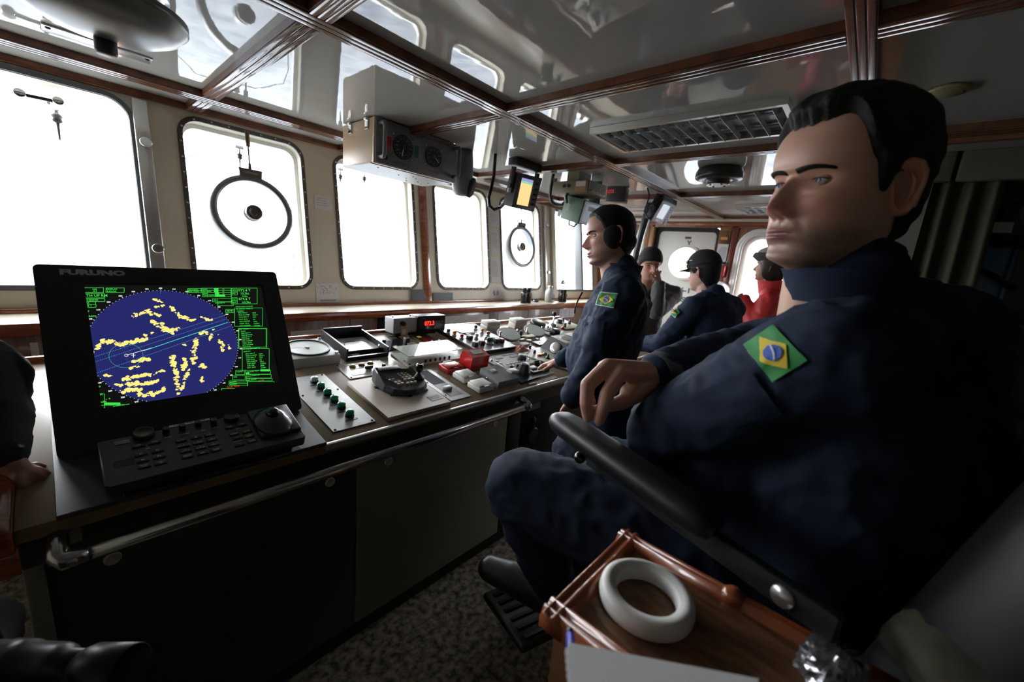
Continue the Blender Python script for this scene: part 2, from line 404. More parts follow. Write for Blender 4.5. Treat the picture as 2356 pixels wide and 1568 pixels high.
# far wall with door and window: local x = Y, y = Z, z = +X (outward)
dy0, dy1, dz1 = 1.385, 2.03, 1.985
RM = frame((XW, 0, 0), (0, 1, 0), (0, 0, 1))
W7 = (.14, 1.12, 1.13, 1.985, .17)
def w7(ins=0, n=8): return rrect(W7[1]-W7[0]-2*ins, W7[3]-W7[2]-2*ins, max(.004, W7[4]-ins), n, (W7[0]+W7[1])/2, (W7[2]+W7[3])/2)
PC = (1.69, 1.633); PR = .178
dr = [(dy0-.03, .05), (dy1+.05, .05), (dy1+.05, dz1+.045), (dy0-.03, dz1+.045)]
g = B(RM); outer = [(-2.6, -.05), (2.6, -.05), (2.96, 2.16), (-2.6, 2.16)]
g.holed(outer, [w7(), dr], 0, flip=True); g.holed(outer, [w7(), dr], .12)
for P in (w7(), dr):
    n = len(P); g.add([(p[0], p[1], z) for z in (0, .12) for p in P], [(i, n+i, n+(i+1) % n, (i+1) % n) for i in range(n)], True)
wr = struct(g.obj('wall_right', m_veneerL))
for (a, b) in ((1.235, 1.352), (2.15, 2.40), (2.41, 2.62)):
    B(RM).bx(a, b, .1, 2.04, -.008, 0, .002).obj('panel', m_veneerL, wr)
struct(B(RM).bx(-.2, 3.0, 2.052, 2.085, -.022, 0, .004).obj('trim_70', m_mahog))
struct(B(RM).bx(-.2, 3.0, 2.095, 2.135, -.018, 0, .004).obj('trim_71', m_cream))
struct(B(RM).bx(-.2, 3.0, 2.125, 2.15, -.026, -.003, .004).obj('trim_72', m_trimw))
cs = struct(B(RM).bx(dy1+.05, dy1+.085, .05, dz1+.08, -.02, .0, .003).bx(dy0-.03, dy1+.085, dz1+.045, dz1+.08, -.02, 0, .003).obj('trim_73', m_veneerL))
rt = mat('red_trim', (.16, .035, .018), .3, coat=.4)
struct(B(RM).bx(1.168, 1.225, .9, 2.05, -.018, 0, .003).bx(-.1, 1.225, 2.035, 2.052, -.018, 0, .003).obj('trim_74', rt))
# steel door with a round port
dh = circ(PR, 40, *PC); g = B(RM)
dro = rrect(dy1-dy0, dz1-.08, .05, 6, (dy0+dy1)/2, (dz1+.08)/2)
m_door = mat('door_paint', (.60, .585, .54), .4, var=.04, vscale=6)
g.holed(dro, [dh], .035, flip=True); g.holed(dro, [dh], .075); n = len(dh)
g.add([(p[0], p[1], z) for z in (.035, .075) for p in dh], [(i, n+i, n+(i+1) % n, (i+1) % n) for i in range(n)], True)
n = len(dro); g.add([(p[0], p[1], z) for z in (.035, .075) for p in dro], [(i, (i+1) % n, n+(i+1) % n, n+i) for i in range(n)], True)
door = struct(g.obj('door_1', m_door), 'white steel door with a round port and black gasket')
dgo = rrect(dy1-dy0+.10, dz1-.08+.06, .05, 6, (dy0+dy1)/2+.02, (dz1+.08)/2+.015)
B(RM).ring2(dgo, dro, .03, .06).obj('gasket', m_blackm, door)
B(RM).ring2(circ(PR+.028, 40, *PC), circ(PR-.004, 40, *PC), .022, .040).obj('port_ring', m_door, door)
B(RM).prism(circ(PR, 40, *PC), .052, .056).obj('port_glass', m_glass, door)
DTX = RM @ T(0, 0, .0335) @ RY(180)     # readable from inside: x to the left
g = B(RM @ T(1.69, 0, .0338) @ S3(-1, 1, -1))
g.rect(-.035, .035, 1.905, 1.93); g.text('Y', .075, T(.02, 1.856, 0), bold=.003)
g.text('04-76-1', .078, T(-.02, 1.318, 0), sx=1.25, bold=.003); g.text('ACESSO', .078, T(0.03, 1.21, 0), sx=1.35, bold=.003)
g.obj('lettering', m_ink, door)
# window beside the door
o = struct(B(RM).prism(w7(.004), .07, .076).obj('window_8', m_glass))
B(RM).ring2(w7(-.045), w7(.0), -.014, .004, sm=True).obj('window_frame', m_white, o)
B(RM).ring2(w7(-.01), w7(.02), -.022, -.012, sm=True).obj('inner_rim', m_white, o)
B(RM).ring2(w7(.0), w7(.055), .08, .11, sm=True).obj('outer_flange', m_white, o)
# aft partition with opening to the chart space, closing walls
m_part = mat('partition', (.17, .165, .145), .5, var=.05)
struct(B().bx(2.42, 2.47, -.10, .10, 0, ZT).bx(2.42, 2.47, -2.6, -.10, 2.075, ZT).bx(2.42, 2.47, -2.6, -1.6, 0, 2.075).obj('wall_back', m_part))
struct(B().bx(2.47, 4.85, .02, .07, 0, ZT).obj('wall_back_inner', m_part))
struct(B().bx(2.395, 2.425, -2.6, .10, 2.10, 2.135, .003).obj('trim_75', m_trimw))
struct(B().bx(3.55, 3.6, -2.6, .05, 0, ZT).obj('wall_chart_space', m_part))
struct(B().bx(-2.4, 4.9, -2.6, -2.55, 0, ZT).obj('wall_aft', m_part))
g = B(frame((-2.3, 0, 0), (0, 1, 0), (0, 0, 1)))
g.rect(-2.6, 2.75, -.05, 2.16)
struct(g.obj('wall_left', m_cream))

# ============================================================ bridge console
CA = math.atan(.15); CY0, CZ0, CL = 1.15, .889, .895
CM = Mx(((1, 0, 0, 0), (0, cos(CA), -sin(CA), CY0), (0, sin(CA), cos(CA), CZ0), (0, 0, 0, 1)))
CI = CM.inverted(); CNORM = CM.to_3x3() @ V((0, 0, 1))
def con(p, h=0):
    P = CI @ onP(p, CM @ V((0, 0, h)), CNORM); return P.x, P.y
def cm(u, v, rot=0, h=0): return CM @ T(u, v, h) @ RZ(rot)
m_lam = mat('olive_laminate', (.19, .135, .072), .30, var=.10, vscale=5, bump=.04, bscale=150, coat=.15)
m_conf = mat('console_front', (.17, .16, .12), .45, var=.08, vscale=4)
m_cond = mat('console_dark', (.022, .021, .02), .4)
UL, UR = -.105, 2.96
cons = thing('bridge_console', 'long sloping bridge console with olive brown top and steel handrail', 'console', Mx.Identity(4))
B(CM).bx(UL, UR, .004, CL, -.035, 0, .002).obj('worktop', m_lam, cons)
B(CM).bx(.50, UR, -.006, .008, -.018, .0025, .0015).obj('edge_trim', m_alum, cons)
B(CM).bx(UL, UR, CL-.012, CL+.006, -.02, .016, .003).obj('back_lip', m_mahog, cons)
B(CM).bx(UL-.028, UL, -.012, CL+.006, -.05, .018, .008).obj('end_lip', m_mahog, cons)
yb = CM @ V((0, CL, 0))
B().bx(UL, UR, 1.205, yb.y-.02, .10, .855).obj('carcass', m_cond, cons)
B().bx(UL, UR, 1.175, 1.206, .785, .875, .003).obj('fascia', m_cond, cons)
for (a, b, mm) in ((UL+.03, .62, m_cond), (.624, 1.395, m_conf), (1.40, 1.50, m_cond), (1.505, 2.94, m_cond)):
    d = B().bx(a, b, 1.188, 1.207, .11, .785, .003).obj('front_panel', mm, cons)
    if b < 1.4:
        for x in (a+.10 if a < 0 else a+.12, b-.09):
            B().lathe([(.016, 0), (.016, .004), (.012, .006), (.009, .003), (0, .003)], 16, T(x, 1.188, .735) @ RX(90)).obj('panel_lock', m_brush, d)
B().bx(UL, UL+.03, 1.18, yb.y, .10, .87, .003).obj('end_panel', m_conf, cons)
B().bx(UL+.06, UR, 1.235, yb.y-.06, 0, .10).obj('toe_kick', m_blackm, cons)
# handrail
r = B(); z = .826; xa, xb = -.045, 1.43
r.tube([(xa+.0, 1.095, z), (xb, 1.095, z)], .0165, 16); rail = r.obj('handrail', mat('rail_steel', (.36, .36, .36), .22, 1), cons)
for x, s in ((xa, 1), (xb, -1)):
    q = B(); q.tube([(x+s*.035, 1.095, z), (x+s*.0, 1.095, z), (x-s*.006, 1.105, z+.004), (x-s*.006, 1.15, z+.018), (x-s*.006, 1.178, z+.022)], .0178, 14)
    q.box((x+s*.004, 1.176, z+.02), (.05, .008, .07), .003).obj('rail_bracket', MATS['rail_steel'], rail)
# lever and label on the right part of the front
q = B(); q.ball((1.56, 1.16, .70), .018); q.tube([(1.56, 1.16, .70), (1.57, 1.185, .66)], .006); q.cyl(.045, 0, .02, 20, T(1.59, 1.186, .60) @ RX(90), .004)
q.obj('front_lever', m_black, cons)
B().box((1.60, 1.186, .757), (.09, .004, .032)).obj('label_plate', m_grey, cons)

def screws(q, pts, r=.004, h=.0022, z=0, n=8):
    for (x, y) in pts: q.lathe([(r, z), (r*.85, z+h), (r*.3, z+h)], n, T(x, y, 0))
def quadbox(name, corners, h, mats, parent=None, M=None, bev=0):
    """plate whose outline is given in console coordinates"""
    return B(M or CM).prism(corners, 0, h, bev=bev).obj(name, mats, parent)

# ------------------------------------------------------------ radar
u0, v0 = con((123, 1199)); u1, v1 = con((751, 1024))
rb = thing('radar_base_plate', 'flat black base plate under the radar on the left end of the console', 'plate', CM @ T(0, 0, .001))
bu0, bu1 = u0+.004, u1
B().prism([(bu0, -.004), (bu1, -.004), (bu1, .60), (bu0, .60)], 0, .012, bev=.002).obj('plate', m_black, rb)
for x in (bu0+.10, bu1-.075): B().bx(x, x+.003, 0, .55, .0121, .0125).obj('seam', m_grey, rb)

# monitor: leans back 26 degrees, lower edge of the bezel at y = 1.36
MO = V((-.041, 1.36, .935)); MT = radians(26)
MM = frame(MO, (1, 0, 0), (0, sin(MT), cos(MT))); MI = MM.inverted(); MN = MM.to_3x3() @ V((0, 0, 1))
def mp(zx, zy):
    P = MI @ onP((50+zx/2.613, 580+zy/2.613), MO, MN); return P.x, P.y
MWd, MHt = .555, .494
mon = thing('radar_monitor', 'large black radar monitor with a lit navy and green screen', 'monitor', CM @ T(.236, .22, .013))
def wm(q, name, mats, parent): # world-space mesh under a placed Empty

    if parent.type == 'EMPTY': I = parent.matrix_basis.inverted()
    else: I = parent.parent.matrix_basis.inverted()
    for k in range(len(q.v)): q.v[k] = I @ q.v[k]
    return q.obj(name, mats, parent)
m_bez = mat('monitor_black', (.013, .013, .014), .42, bump=.08, bscale=500)
SXL, SXR, SYB, SYT = .085, .505, .105, .445     # recess opening
q = B(MM); po = rrect(MWd, MHt, .012, 5, MWd/2, MHt/2); pi_ = rrect(SXR-SXL, SYT-SYB, .006, 5, (SXL+SXR)/2, (SYB+SYT)/2)
q.ring2(po, pi_, -.05, 0, sm=False)
po2 = rrect(MWd-.03, MHt-.05, .03, 5, MWd/2, MHt/2+.005); n = len(po)
q.add([(p[0], p[1], -.05) for p in po]+[(p[0], p[1], -.16) for p in po2]+[(MWd/2+(p[0]-MWd/2)*.7, MHt/2+(p[1]-MHt/2)*.7, -.27) for p in po2],
      [(i, n+i, n+(i+1) % n, (i+1) % n) for i in range(n)]+[(n+i, 2*n+i, 2*n+(i+1) % n, n+(i+1) % n) for i in range(n)]+[tuple(range(2*n, 3*n))])
hou = wm(q, 'housing', m_bez, mon)
q = B(MM); q.ring2(rrect(SXR-SXL+.022, SYT-SYB+.026, .008, 5, (SXL+SXR)/2, (SYB+SYT)/2), pi_, -.001, .0012); wm(q, 'screen_surround', m_black, hou)
q = B(MM); q.text('FURUNO', .0195, T(*mp(432, 124), .0008), sx=1.55, bold=.0012); wm(q, 'brand_lettering', mat('silver_print', (.40, .40, .40), .4), hou)
q = B(MM); q.box((SXL+.21, .015, -.06), (.34, .03, .05), .006); q.box((MWd/2, -.012, -.11), (.36, .05, .16), .006); wm(q, 'foot', m_bez, mon)
zs = -.010
q = B(MM); q.rect(SXL-.002, SXR+.002, SYB-.002, SYT+.002, zs); scr = wm(q, 'screen', mat('screen_off', (.004, .004, .005), .12, emit=.9, ecol=(.004, .005, .004)), mon)
cc = mp(850, 565); rx = (mp(1300, 565)[0]-mp(398, 580)[0])/2; cyt = mp(838, 218)[1]; cyb = mp(862, 912)[1]
R0 = (rx+(cyt-cyb)/2)/2; cc = ((mp(1300, 565)[0]+mp(398, 580)[0])/2, (cyt+cyb)/2)
q = B(MM); q.prism(circ(R0, 96, *cc), zs, zs+.0006); wm(q, 'radar_disc', emis('radar_navy', (.018, .020, .125), 1.0), scr)
q = B(MM)
rg = random.Random(3)
def blob(x, y, r, z=zs+.0012):
    n = rg.randint(6, 9); a0 = rg.random()*6; k = rg.uniform(.45, 1); t = rg.uniform(-.4, .7)
    P = []
    for i in range(n):
        a = 2*pi*i/n; rr = r*rg.uniform(.6, 1.25); px, py = rr*cos(a+a0), rr*sin(a+a0)*k
        P.append((x+px*cos(t)-py*sin(t), y+px*sin(t)+py*cos(t), z+rg.random()*.0002))
    q.add(P, [tuple(range(n))])
ECH = [([(800, 275), (820, 285), (845, 292)], 9, 10), ([(812, 322), (838, 318), (862, 313)], 7, 8), ([(645, 380), (700, 366), (760, 352), (800, 362), (832, 376)], 12, 34),
       ([(780, 402), (830, 440), (890, 465), (935, 458)], 15, 46), ([(840, 420), (870, 450), (910, 482)], 8, 14), ([(890, 320), (920, 345), (960, 380), (1005, 396)], 11, 34), ([(1020, 398), (1042, 404)], 11, 9), ([(1088, 384), (1115, 395), (1146, 405)], 11, 16),
       ([(450, 572), (490, 535), (560, 525)], 13, 26), ([(572, 547), (640, 540), (722, 525)], 14, 50), ([(720, 530), (760, 510)], 8, 10), ([(740, 492), (750, 500)], 8, 4), ([(785, 480)], 6, 2), ([(404, 588), (432, 606)], 7, 5),
       ([(660, 655), (720, 646), (776, 634)], 10, 26), ([(650, 692), (700, 681)], 7, 10), ([(500, 734), (552, 742)], 5, 6), ([(480, 765), (500, 772)], 5, 3),
       ([(620, 757), (700, 742), (800, 727), (852, 708)], 10, 40), ([(620, 792), (740, 788), (835, 768)], 11, 48), ([(570, 832), (650, 824), (720, 822)], 12, 34), ([(700, 850), (770, 852), (830, 838), (866, 812)], 11, 40), ([(560, 790), (610, 795)], 6, 7),
       ([(905, 618), (912, 660), (925, 690), (930, 740), (940, 820)], 14, 60), ([(890, 625), (925, 640)], 10, 8), ([(988, 650), (978, 700)], 16, 26), ([(1010, 700), (985, 760), (960, 822)], 10, 30), ([(1052, 510), (1042, 580), (1040, 660)], 13, 44), ([(1080, 482), (1100, 470), (1150, 492), (1130, 520)], 9, 22),
       ([(1190, 530), (1215, 550), (1205, 575)], 12, 16), ([(1248, 552), (1252, 575)], 8, 6), ([(1078, 676), (1110, 692)], 10, 12), ([(1086, 745), (1090, 782)], 7, 7), ([(980, 552)], 7, 3), ([(935, 840), (955, 850)], 7, 6), ([(1155, 460)], 5, 2), ([(1186, 488)], 4, 1)]
for pts, wd, nn in ECH:
    for k in range(int(nn*1.5)):
        f = rg.random()*(len(pts)-1); i = min(int(f), max(0, len(pts)-2)); f -= i
        a = pts[i]; b = pts[min(i+1, len(pts)-1)]
        X, Y = mp(a[0]+(b[0]-a[0])*f+rg.gauss(0, wd*.5), a[1]+(b[1]-a[1])*f+rg.gauss(0, wd*.42))
        if hypot(X-cc[0], Y-cc[1]) < R0-.003: blob(X, Y, rg.uniform(.0014, .0042)*(1.6 if k % 3 == 0 else .8))
stuff(wm(q, 'radar_echoes', emis('radar_yellow', (.92, .80, .22), 1.0), scr))
q = B(MM); z = zs+.0016
def ln(a, b, w=.0009, dash=0):
    A, Bp = mp(*a), mp(*b)
    if not dash: q.line(A, Bp, w, z); return
    d = hypot(Bp[0]-A[0], Bp[1]-A[1]); n = int(d/dash)
    for i in range(n):
        if i % 2 == 0: q.line((A[0]+(Bp[0]-A[0])*i/n, A[1]+(Bp[1]-A[1])*i/n), (A[0]+(Bp[0]-A[0])*(i+.8)/n, A[1]+(Bp[1]-A[1])*(i+.8)/n), w, z)
for a, b in (((412, 632), (1220, 376)), ((418, 662), (1240, 394)), ((450, 722), (1258, 440)), ((838, 222), (838, 245))):
    q = B(MM); ln(a, b, .0010, .0018); stuff(wm(q, 'index_line', emis('radar_cyan', (.10, .55, .95), .9), scr))
q = B(MM); ln((735, 588), (1244, 416), .0016); wm(q, 'heading_line', emis('radar_teal', (.05, .75, .62), .9), scr)
q = B(MM); ln((630, 614), (785, 570), .0013); ln((660, 614), (686, 614), .0016); ln((673, 600), (673, 628), .0016); q.torus(.0035, .0005, 16, 4, T(*mp(630, 615), z))
n = 240
for i in range(n):
    a = 2*pi*i/n; L = .004 if i % 20 == 0 else .0022
    if i % 2 == 0: q.line((cc[0]+cos(a)*(R0-.0005), cc[1]+sin(a)*(R0-.0005)), (cc[0]+cos(a)*(R0+L-.0008), cc[1]+sin(a)*(R0+L-.0008)), .0011, z)
for i in range(36):
    a = 2*pi*i/36; q.text('%03d' % (i*10), .0050, T(cc[0]+sin(a)*(R0+.0085), cc[1]+cos(a)*(R0+.0068), z), bold=.00025)
stuff(wm(q, 'bearing_scale', emis('radar_white', (.85, .88, .90), .9), scr))
q = B(MM); c2 = mp(630, 617); rr = (mp(735, 617)[0]-mp(528, 617)[0])/2
for i in range(64): q.line((c2[0]+rr*cos(pi*i/32), c2[1]+rr*sin(pi*i/32)), (c2[0]+rr*cos(pi*(i+1)/32), c2[1]+rr*sin(pi*(i+1)/32)), .0007, z)
wm(q, 'range_ring', emis('radar_dimgreen', (.08, .50, .25), .8), scr)
q = B(MM)
def tx(x, y, s, h, al='LEFT', sx=1.0): q.text(s, h, T(*mp(x, y), z), al, sx=sx, bold=h*.012)
def bxo(x0, y0, x1, y1, w=.0009):
    a, b, c, d = mp(x0, y0), mp(x1, y0), mp(x1, y1), mp(x0, y1)
    for s_, e_ in ((a, b), (b, c), (c, d), (d, a)): q.line(s_, e_, w, z)
def fillr(x0, y0, x1, y1):
    a, b, c, d = mp(x0, y0), mp(x1, y0), mp(x1, y1), mp(x0, y1); q.add([(*a, z), (*b, z), (*c, z), (*d, z)], [(3, 2, 1, 0)])
tx(318, 222, '3', .0105, sx=1.3); tx(425, 216, 'NM', .0052); tx(428, 227, '/0.5', .0052); bxo(313, 207, 492, 235)
tx(510, 216, 'DISPLAY', .0058); tx(512, 229, 'RADAR', .0058); bxo(507, 208, 617, 236)
tx(320, 255, 'NORTH UP RM', .0095, sx=.95); bxo(317, 242, 497, 268)
for (y, t_, xr) in ((282, 'ANT1  S-BAND', 500), (300, 'PULSE S2', 444), (317, 'PICTURE 1', 447)): tx(325, y, t_, .0062); bxo(320, y-9, xr, y+8)
for (y, t_) in ((337, 'IR  1'), (351, 'ES  OFF'), (366, 'EAV 2'), (381, 'AUTO RAIN'), (397, '3')): tx(338, y, t_, .0062)
for k, t_ in enumerate(('A/F POINT', 'ANT. POSN')): tx(1004, 219+k*13, t_, .0052); bxo(1000, 212+k*12, 1082, 225+k*12)
for k, (t_, xx) in enumerate((('GAIN', 1160), ('SEA MAN', 1160), ('RAIN', 1165), ('TUNE AUTO', 1166))):
    y = 217+k*13; tx(1088+k*2, y, t_, .0054); bxo(1084+k*2, y-7, 1262, y+6); fillr(xx, y-6, xx+(60 if k == 3 else 26), y+5); tx(1210, y, '23', .005)
for (y, t_, h, x) in ((224, '072.4 T', .0115, 1306), (243, '10.3kt', .0100, 1318), (260, '0.3kt', .0075, 1330), (276, '074.2 T', .0110, 1308), (297, '10.3kt', .0100, 1328)): tx(x, y, t_, h)
for (y, t_) in ((224, 'HDG'), (243, 'SPD'), (276, 'COG'), (297, 'SOG')): tx(1268, y, t_, .0058); bxo(1264, y-9, 1300, y+9)
bxo(1264, 210, 1420, 305); tx(1156, 283, '095.2', .0055); tx(1166, 300, '54-05.623 N', .005); bxo(1150, 274, 1268, 292); bxo(1180, 294, 1275, 316); tx(1235, 348, 'MENU', .0068); bxo(1230, 338, 1280, 358)
tx(1290, 322, 'OWN POSN 54-05.800', .0050); tx(1291, 336, 'AIS TARGET NAME 03', .0050); bxo(1284, 330, 1452, 440); tx(1296, 350, 'YASMAN', .005)
rows = (('BRG 224.6 T', 'HDG'), ('RNG 34.17NM', '205.0 T'), ('COG 203.1 T', 'ROT'), ('SOG 10.6kt', '0.0'), ('CPA 0.889NM', 'CALL'), ('TCPA -73:12', 'CA3217'), ('BCR 34.98NM', '7703000'))
for k, (a, b) in enumerate(rows): tx(1306+k*1.6, 360+k*13, a, .0050); tx(1390+k*1.8, 360+k*13, b, .0050)
tx(1310, 459, 'ARP TARGET', .0050); bxo(1306, 452, 1478, 574); bxo(1310, 456, 1474, 566)
for k, a in enumerate(('No.03', 'BRG 227.7 T', 'RNG 20.41NM', 'COG 071.5 T', 'SOG 3.4kt', 'CPA 13.05NM', 'TCPA -29:25', 'BCR 44.03NM', 'BCT 51:36')): tx(1322+k*1.4, 471+k*12, a, .0050)
tx(1334, 580, 'AIS TARGET NAME 74', .0050); bxo(1330, 574, 1492, 706); tx(1338, 594, 'BRENDA', .005)
for k, (a, b) in enumerate((('BRG 363.0 T', 'HDG'), ('RNG 67.86NM', '025.0 T'), ('COG 025.1 T', 'ROT'), ('SOG 13.1kt', '0.0'), ('CPA 8.608NM', 'CALL'), ('TCPA 88:00', 'CA3573'), ('BCR  NM', 'MMSI'), ('BCT  00:00', '211000'))): tx(1350+k*1.6, 608+k*12, a, .0050); tx(1430+k*1.6, 608+k*12, b, .005)
for (x0, y0, x1, y1, t_) in ((1290, 706, 1345, 732, 'TARGET'), (1272, 738, 1348, 764, 'CPA'), (1250, 770, 1360, 782, 'ALARM1'), (1250, 784, 1360, 796, 'ALARM2'), (1352, 706, 1500, 728, 'VECTOR TRUE'), (1354, 732, 1504, 752, 'PAST POSN OFF'), (1356, 756, 1510, 770, 'AIS ALARM'), (1362, 774, 1522, 830, ''), (1205, 815, 1310, 874, ''), (1330, 830, 1530, 858, 'TARGET  CURSOR')):
    bxo(x0, y0, x1, y1); tx(x0+5, (y0+min(y1, y0+16))/2+3, t_, .0052)
tx(1210, 834, 'VRM1  0.619NM', .0078); tx(1212, 862, 'VRM2', .0062); fillr(1352, 720, 1372, 728); fillr(1440, 700, 1496, 712)
tx(395, 812, 'TLL3', .006); bxo(393, 803, 435, 822); tx(440, 808, 'OFF', .0062); tx(425, 858, 'MARK', .0068); bxo(402, 848, 497, 898); tx(505, 880, '- +', .008)
tx(412, 908, 'NO DATA', .0065); tx(412, 924, 'BRILL3', .0062); bxo(410, 916, 604, 934); fillr(496, 900, 594, 914)
for k, t_ in enumerate(('HL', 'OFF')): tx(432, 946+k*14, t_, .0066)
bxo(415, 938, 484, 966)
for k, t_ in enumerate(('TX', 'STBY')): tx(430, 976+k*14, t_, .0066)
bxo(418, 970, 488, 1000); tx(503, 944, 'EBL1', .0062); tx(548, 932, '072.0 T', .0105, sx=1.0); tx(503, 974, 'EBL2', .0066); bxo(498, 912, 650, 966); bxo(498, 966, 650, 990)
stuff(wm(q, 'green_readouts', emis('radar_green', (.06, .80, .08), .85), scr))
q = B(MM); tx(1236, 810, 'TRUE TRAIL', .0065); wm(q, 'red_trail_text', emis('radar_red', (.75, .04, .03), .8), scr)
q = B(MM); tx(1430, 770, 'LOST', .0065); wm(q, 'red_alarm_text', MATS['radar_red'], scr)

# radar keyboard
KM = frame((.026, 1.137, .940), (1, 0, 0), (0, cos(radians(17)), sin(radians(17)))); KI = KM.inverted(); KN = KM.to_3x3() @ V((0, 0, 1)); KO = V((.026, 1.137, .940))
def kp(zx, zy): P = KI @ onP((50+zx/2.613, 580+zy/2.613), KO, KN); return P.x, P.y
kb = thing('radar_keyboard', 'black radar control keyboard with trackball in front of the monitor', 'keyboard', KM)
m_kb = mat('keyboard_black', (.024, .024, .025), .45, bump=.06, bscale=600)
KW, KD = .414, .160
B().prism([(0, .008), (.006, 0), (KW-.006, 0), (KW, .008), (KW, KD), (0, KD)], -.028, 0, bev=.003).bx(.02, KW-.03, .012, KD-.03, -.045, -.028).obj('case', m_kb, kb)
B().bx(.03, .38, .02, .13, -.045-.014, -.043).bx(.05, .07, .01, .05, -.075, -.05).obj('underframe', m_black, kb)
B().box((.36, .095, .004), (.105, .125, .012), .004).obj('trackball_plate', m_kb, kb)
tb = B(); x, y = kp(1520, 1030)
tb.lathe([(.052, .010), (.048, .016), (.036, .026), (.026, .034), (.021, .036)], 28, T(x-.004, y, 0) @ S3(.95, 1.25, 1)); tb.obj('trackball_rest', mat('rest_gloss', (.05, .05, .052), .22), kb)
B().ball((x-.006, y+.004, .036), .0185, 20, 14).obj('trackball', mat('ball_gloss', (.005, .005, .006), .06, coat=.8), kb)
for (zx, zy, r_) in ((733, 1100, .021), (1260, 1000, .018)):
    B().lathe([(r_, 0), (r_, .008), (r_*.93, .012), (r_*.85, .012), (r_*.8, .010), (0, .010)], 28, T(*kp(zx, zy), 0)).obj('rotary_knob', m_black, kb)
for zx, zy in ((868, 1085), (965, 1065), (1060, 1045), (1152, 1030)):
    B().cyl(.0075, 0, .016, 16, T(*kp(zx, zy), 0), .0015).obj('knob', m_black, kb)
a, b = kp(885, 1056), kp(1130, 1008)
lab = B().add([(*a, .0006), (b[0], b[1], .0006), (b[0]+.0015, b[1]+.0085, .0006), (a[0]+.0015, a[1]+.0085, .0006)], [(0, 1, 2, 3)]).obj('label_strip', m_paper, kb)
ang = math.degrees(atan2(b[1]-a[1], b[0]-a[0]))
B().text('RADAR FURUNO 37', .0075, T((a[0]+b[0])/2, (a[1]+b[1])/2+.0045, .0009) @ RZ(ang), bold=.0002).obj('label_text', m_ink, kb)
kt = B(); m_kt = mat('key_legend', (.80, .76, .52), .6)
keys = [(700, 1165, 'OFF'), (798, 1143, 'ON'), (718, 1216, 'F1'), (816, 1194, 'F2'), (728, 1252, 'F3'), (826, 1229, 'F4'), (738, 1287, 'ALARM\nACK'), (836, 1267, 'STBY\nTX'),
        (958, 1132, '1\nHL OFF'), (1048, 1113, '2\nEBL'), (1128, 1097, '3\nMODE'), (972, 1163, '4\nOFF CENTER'), (1060, 1144, '5\nCU RESET'), (1142, 1126, '6\nINDEX'), (984, 1195, '7\nVECTOR'), (1074, 1175, '8\nVECTOR'), (1154, 1156, '9\nTARGET'), (996, 1227, 'CANCEL\nTRAILS'), (1088, 1206, '0\nBRILL'), (1170, 1187, 'ENTER\nMARK'),
        (1276, 1094, 'MENU'), (1352, 1078, 'ACQ'), (1298, 1116, '+'), (1308, 1156, '-'), (1366, 1106, 'TARGET\nDATA'), (1384, 1136, 'TARGET\nCANCEL'), (1250, 1054, 'OFF'), (1322, 1036, 'ON')]
for zx, zy, t_ in keys:
    x, y = kp(zx, zy); B().box((x, y, .0012), (.024, .0125, .0026), .001).obj('key', m_black, kb)
    two = '\n' in t_; kt.text(t_, .0042 if two else .006, T(x, y, .0028), sx=1.1)
for zx, zy, t_ in ((880, 1112, 'BRILL'), (975, 1092, 'A/C RAIN'), (1075, 1073, 'A/C SEA'), (1165, 1054, 'GAIN'), (760, 1178, 'EBL'), (1298, 1062, 'VRM'), (1298, 1136, 'RANGE')): kt.text(t_, .0055, T(*kp(zx, zy), .0006))
kt.obj('key_legends', m_kt, kb)
g_ = B()
for k in range(5): x, y = kp(615, 1248+k*9); g_.box((x, y, 0), (.034, .0013, .001))
g_.obj('speaker_grille', m_blackm, kb); B().box((*kp(602, 1143), .0005), (.027, .014, .002), .0006).obj('sensor_window', m_grey, kb)

# ============================================================ things on the console
def item(name, label, cat, u, v, rot=0, h=.0012, group=None): return thing(name, label, cat, cm(u, v, rot, h), group)
m_plate = mat('grey_plate', (.30, .30, .29), .32, .35, var=.08, vscale=12, bump=.05, bscale=90)
m_bplate = mat('beige_plate', (.42, .40, .33), .35, var=.05, vscale=10)
m_board = mat('tan_board', (.44, .37, .29), .45, var=.05, vscale=6)
m_wplast = mat('white_plastic', (.60, .59, .54), .4)
m_green = mat('green_cap', (.0, .27, .11), .14, coat=.6); m_yel = mat('amber_cap', (.55, .27, .01), .2, coat=.5)
m_red = mat('red_plastic', (.45, .012, .012), .25, coat=.3); m_lred = mat('red_cap', (.5, .02, .015), .15, coat=.6); m_lor = mat('orange_cap', (.75, .16, .01), .15, coat=.6)
m_wcap = mat('white_cap', (.62, .62, .66), .18, coat=.5); m_lgrn = mat('dark_green_cap', (.01, .13, .09), .15, coat=.5)
m_cream2 = mat('cream_key', (.56, .50, .38), .4)
m_silv = mat('silver_plate', (.40, .40, .40), .36, .7, bump=.04, bscale=60)
m_dialf = mat('dial_face', (.42, .46, .43), .35); m_mirror = mat('mirror_glass', (.62, .68, .66), .05, .55)
def lamp(par, x, y, r, cap, h=.016, name='lamp', collar=None):
    B().lathe([(r*1.25, 0), (r*1.25, .003), (r*1.05, .005), (r*1.05, h*.45), (r, h*.45)], 16, T(x, y, 0)).obj(name+'_collar', collar or m_chrome, par)
    B().lathe([(r, h*.45), (r, h*.85), (r*.85, h*.97), (r*.5, h*1.02), (0, h*1.03)], 16, T(x, y, 0)).obj(name+'_cap', cap, par)
def plate(par, w, d, h=.003, m=None, r=.004, name='plate', x=0, y=0):
    return B().prism(rrect(w, d, r, 4, x, y), 0, h, bev=.001).obj(name, m or m_plate, par)
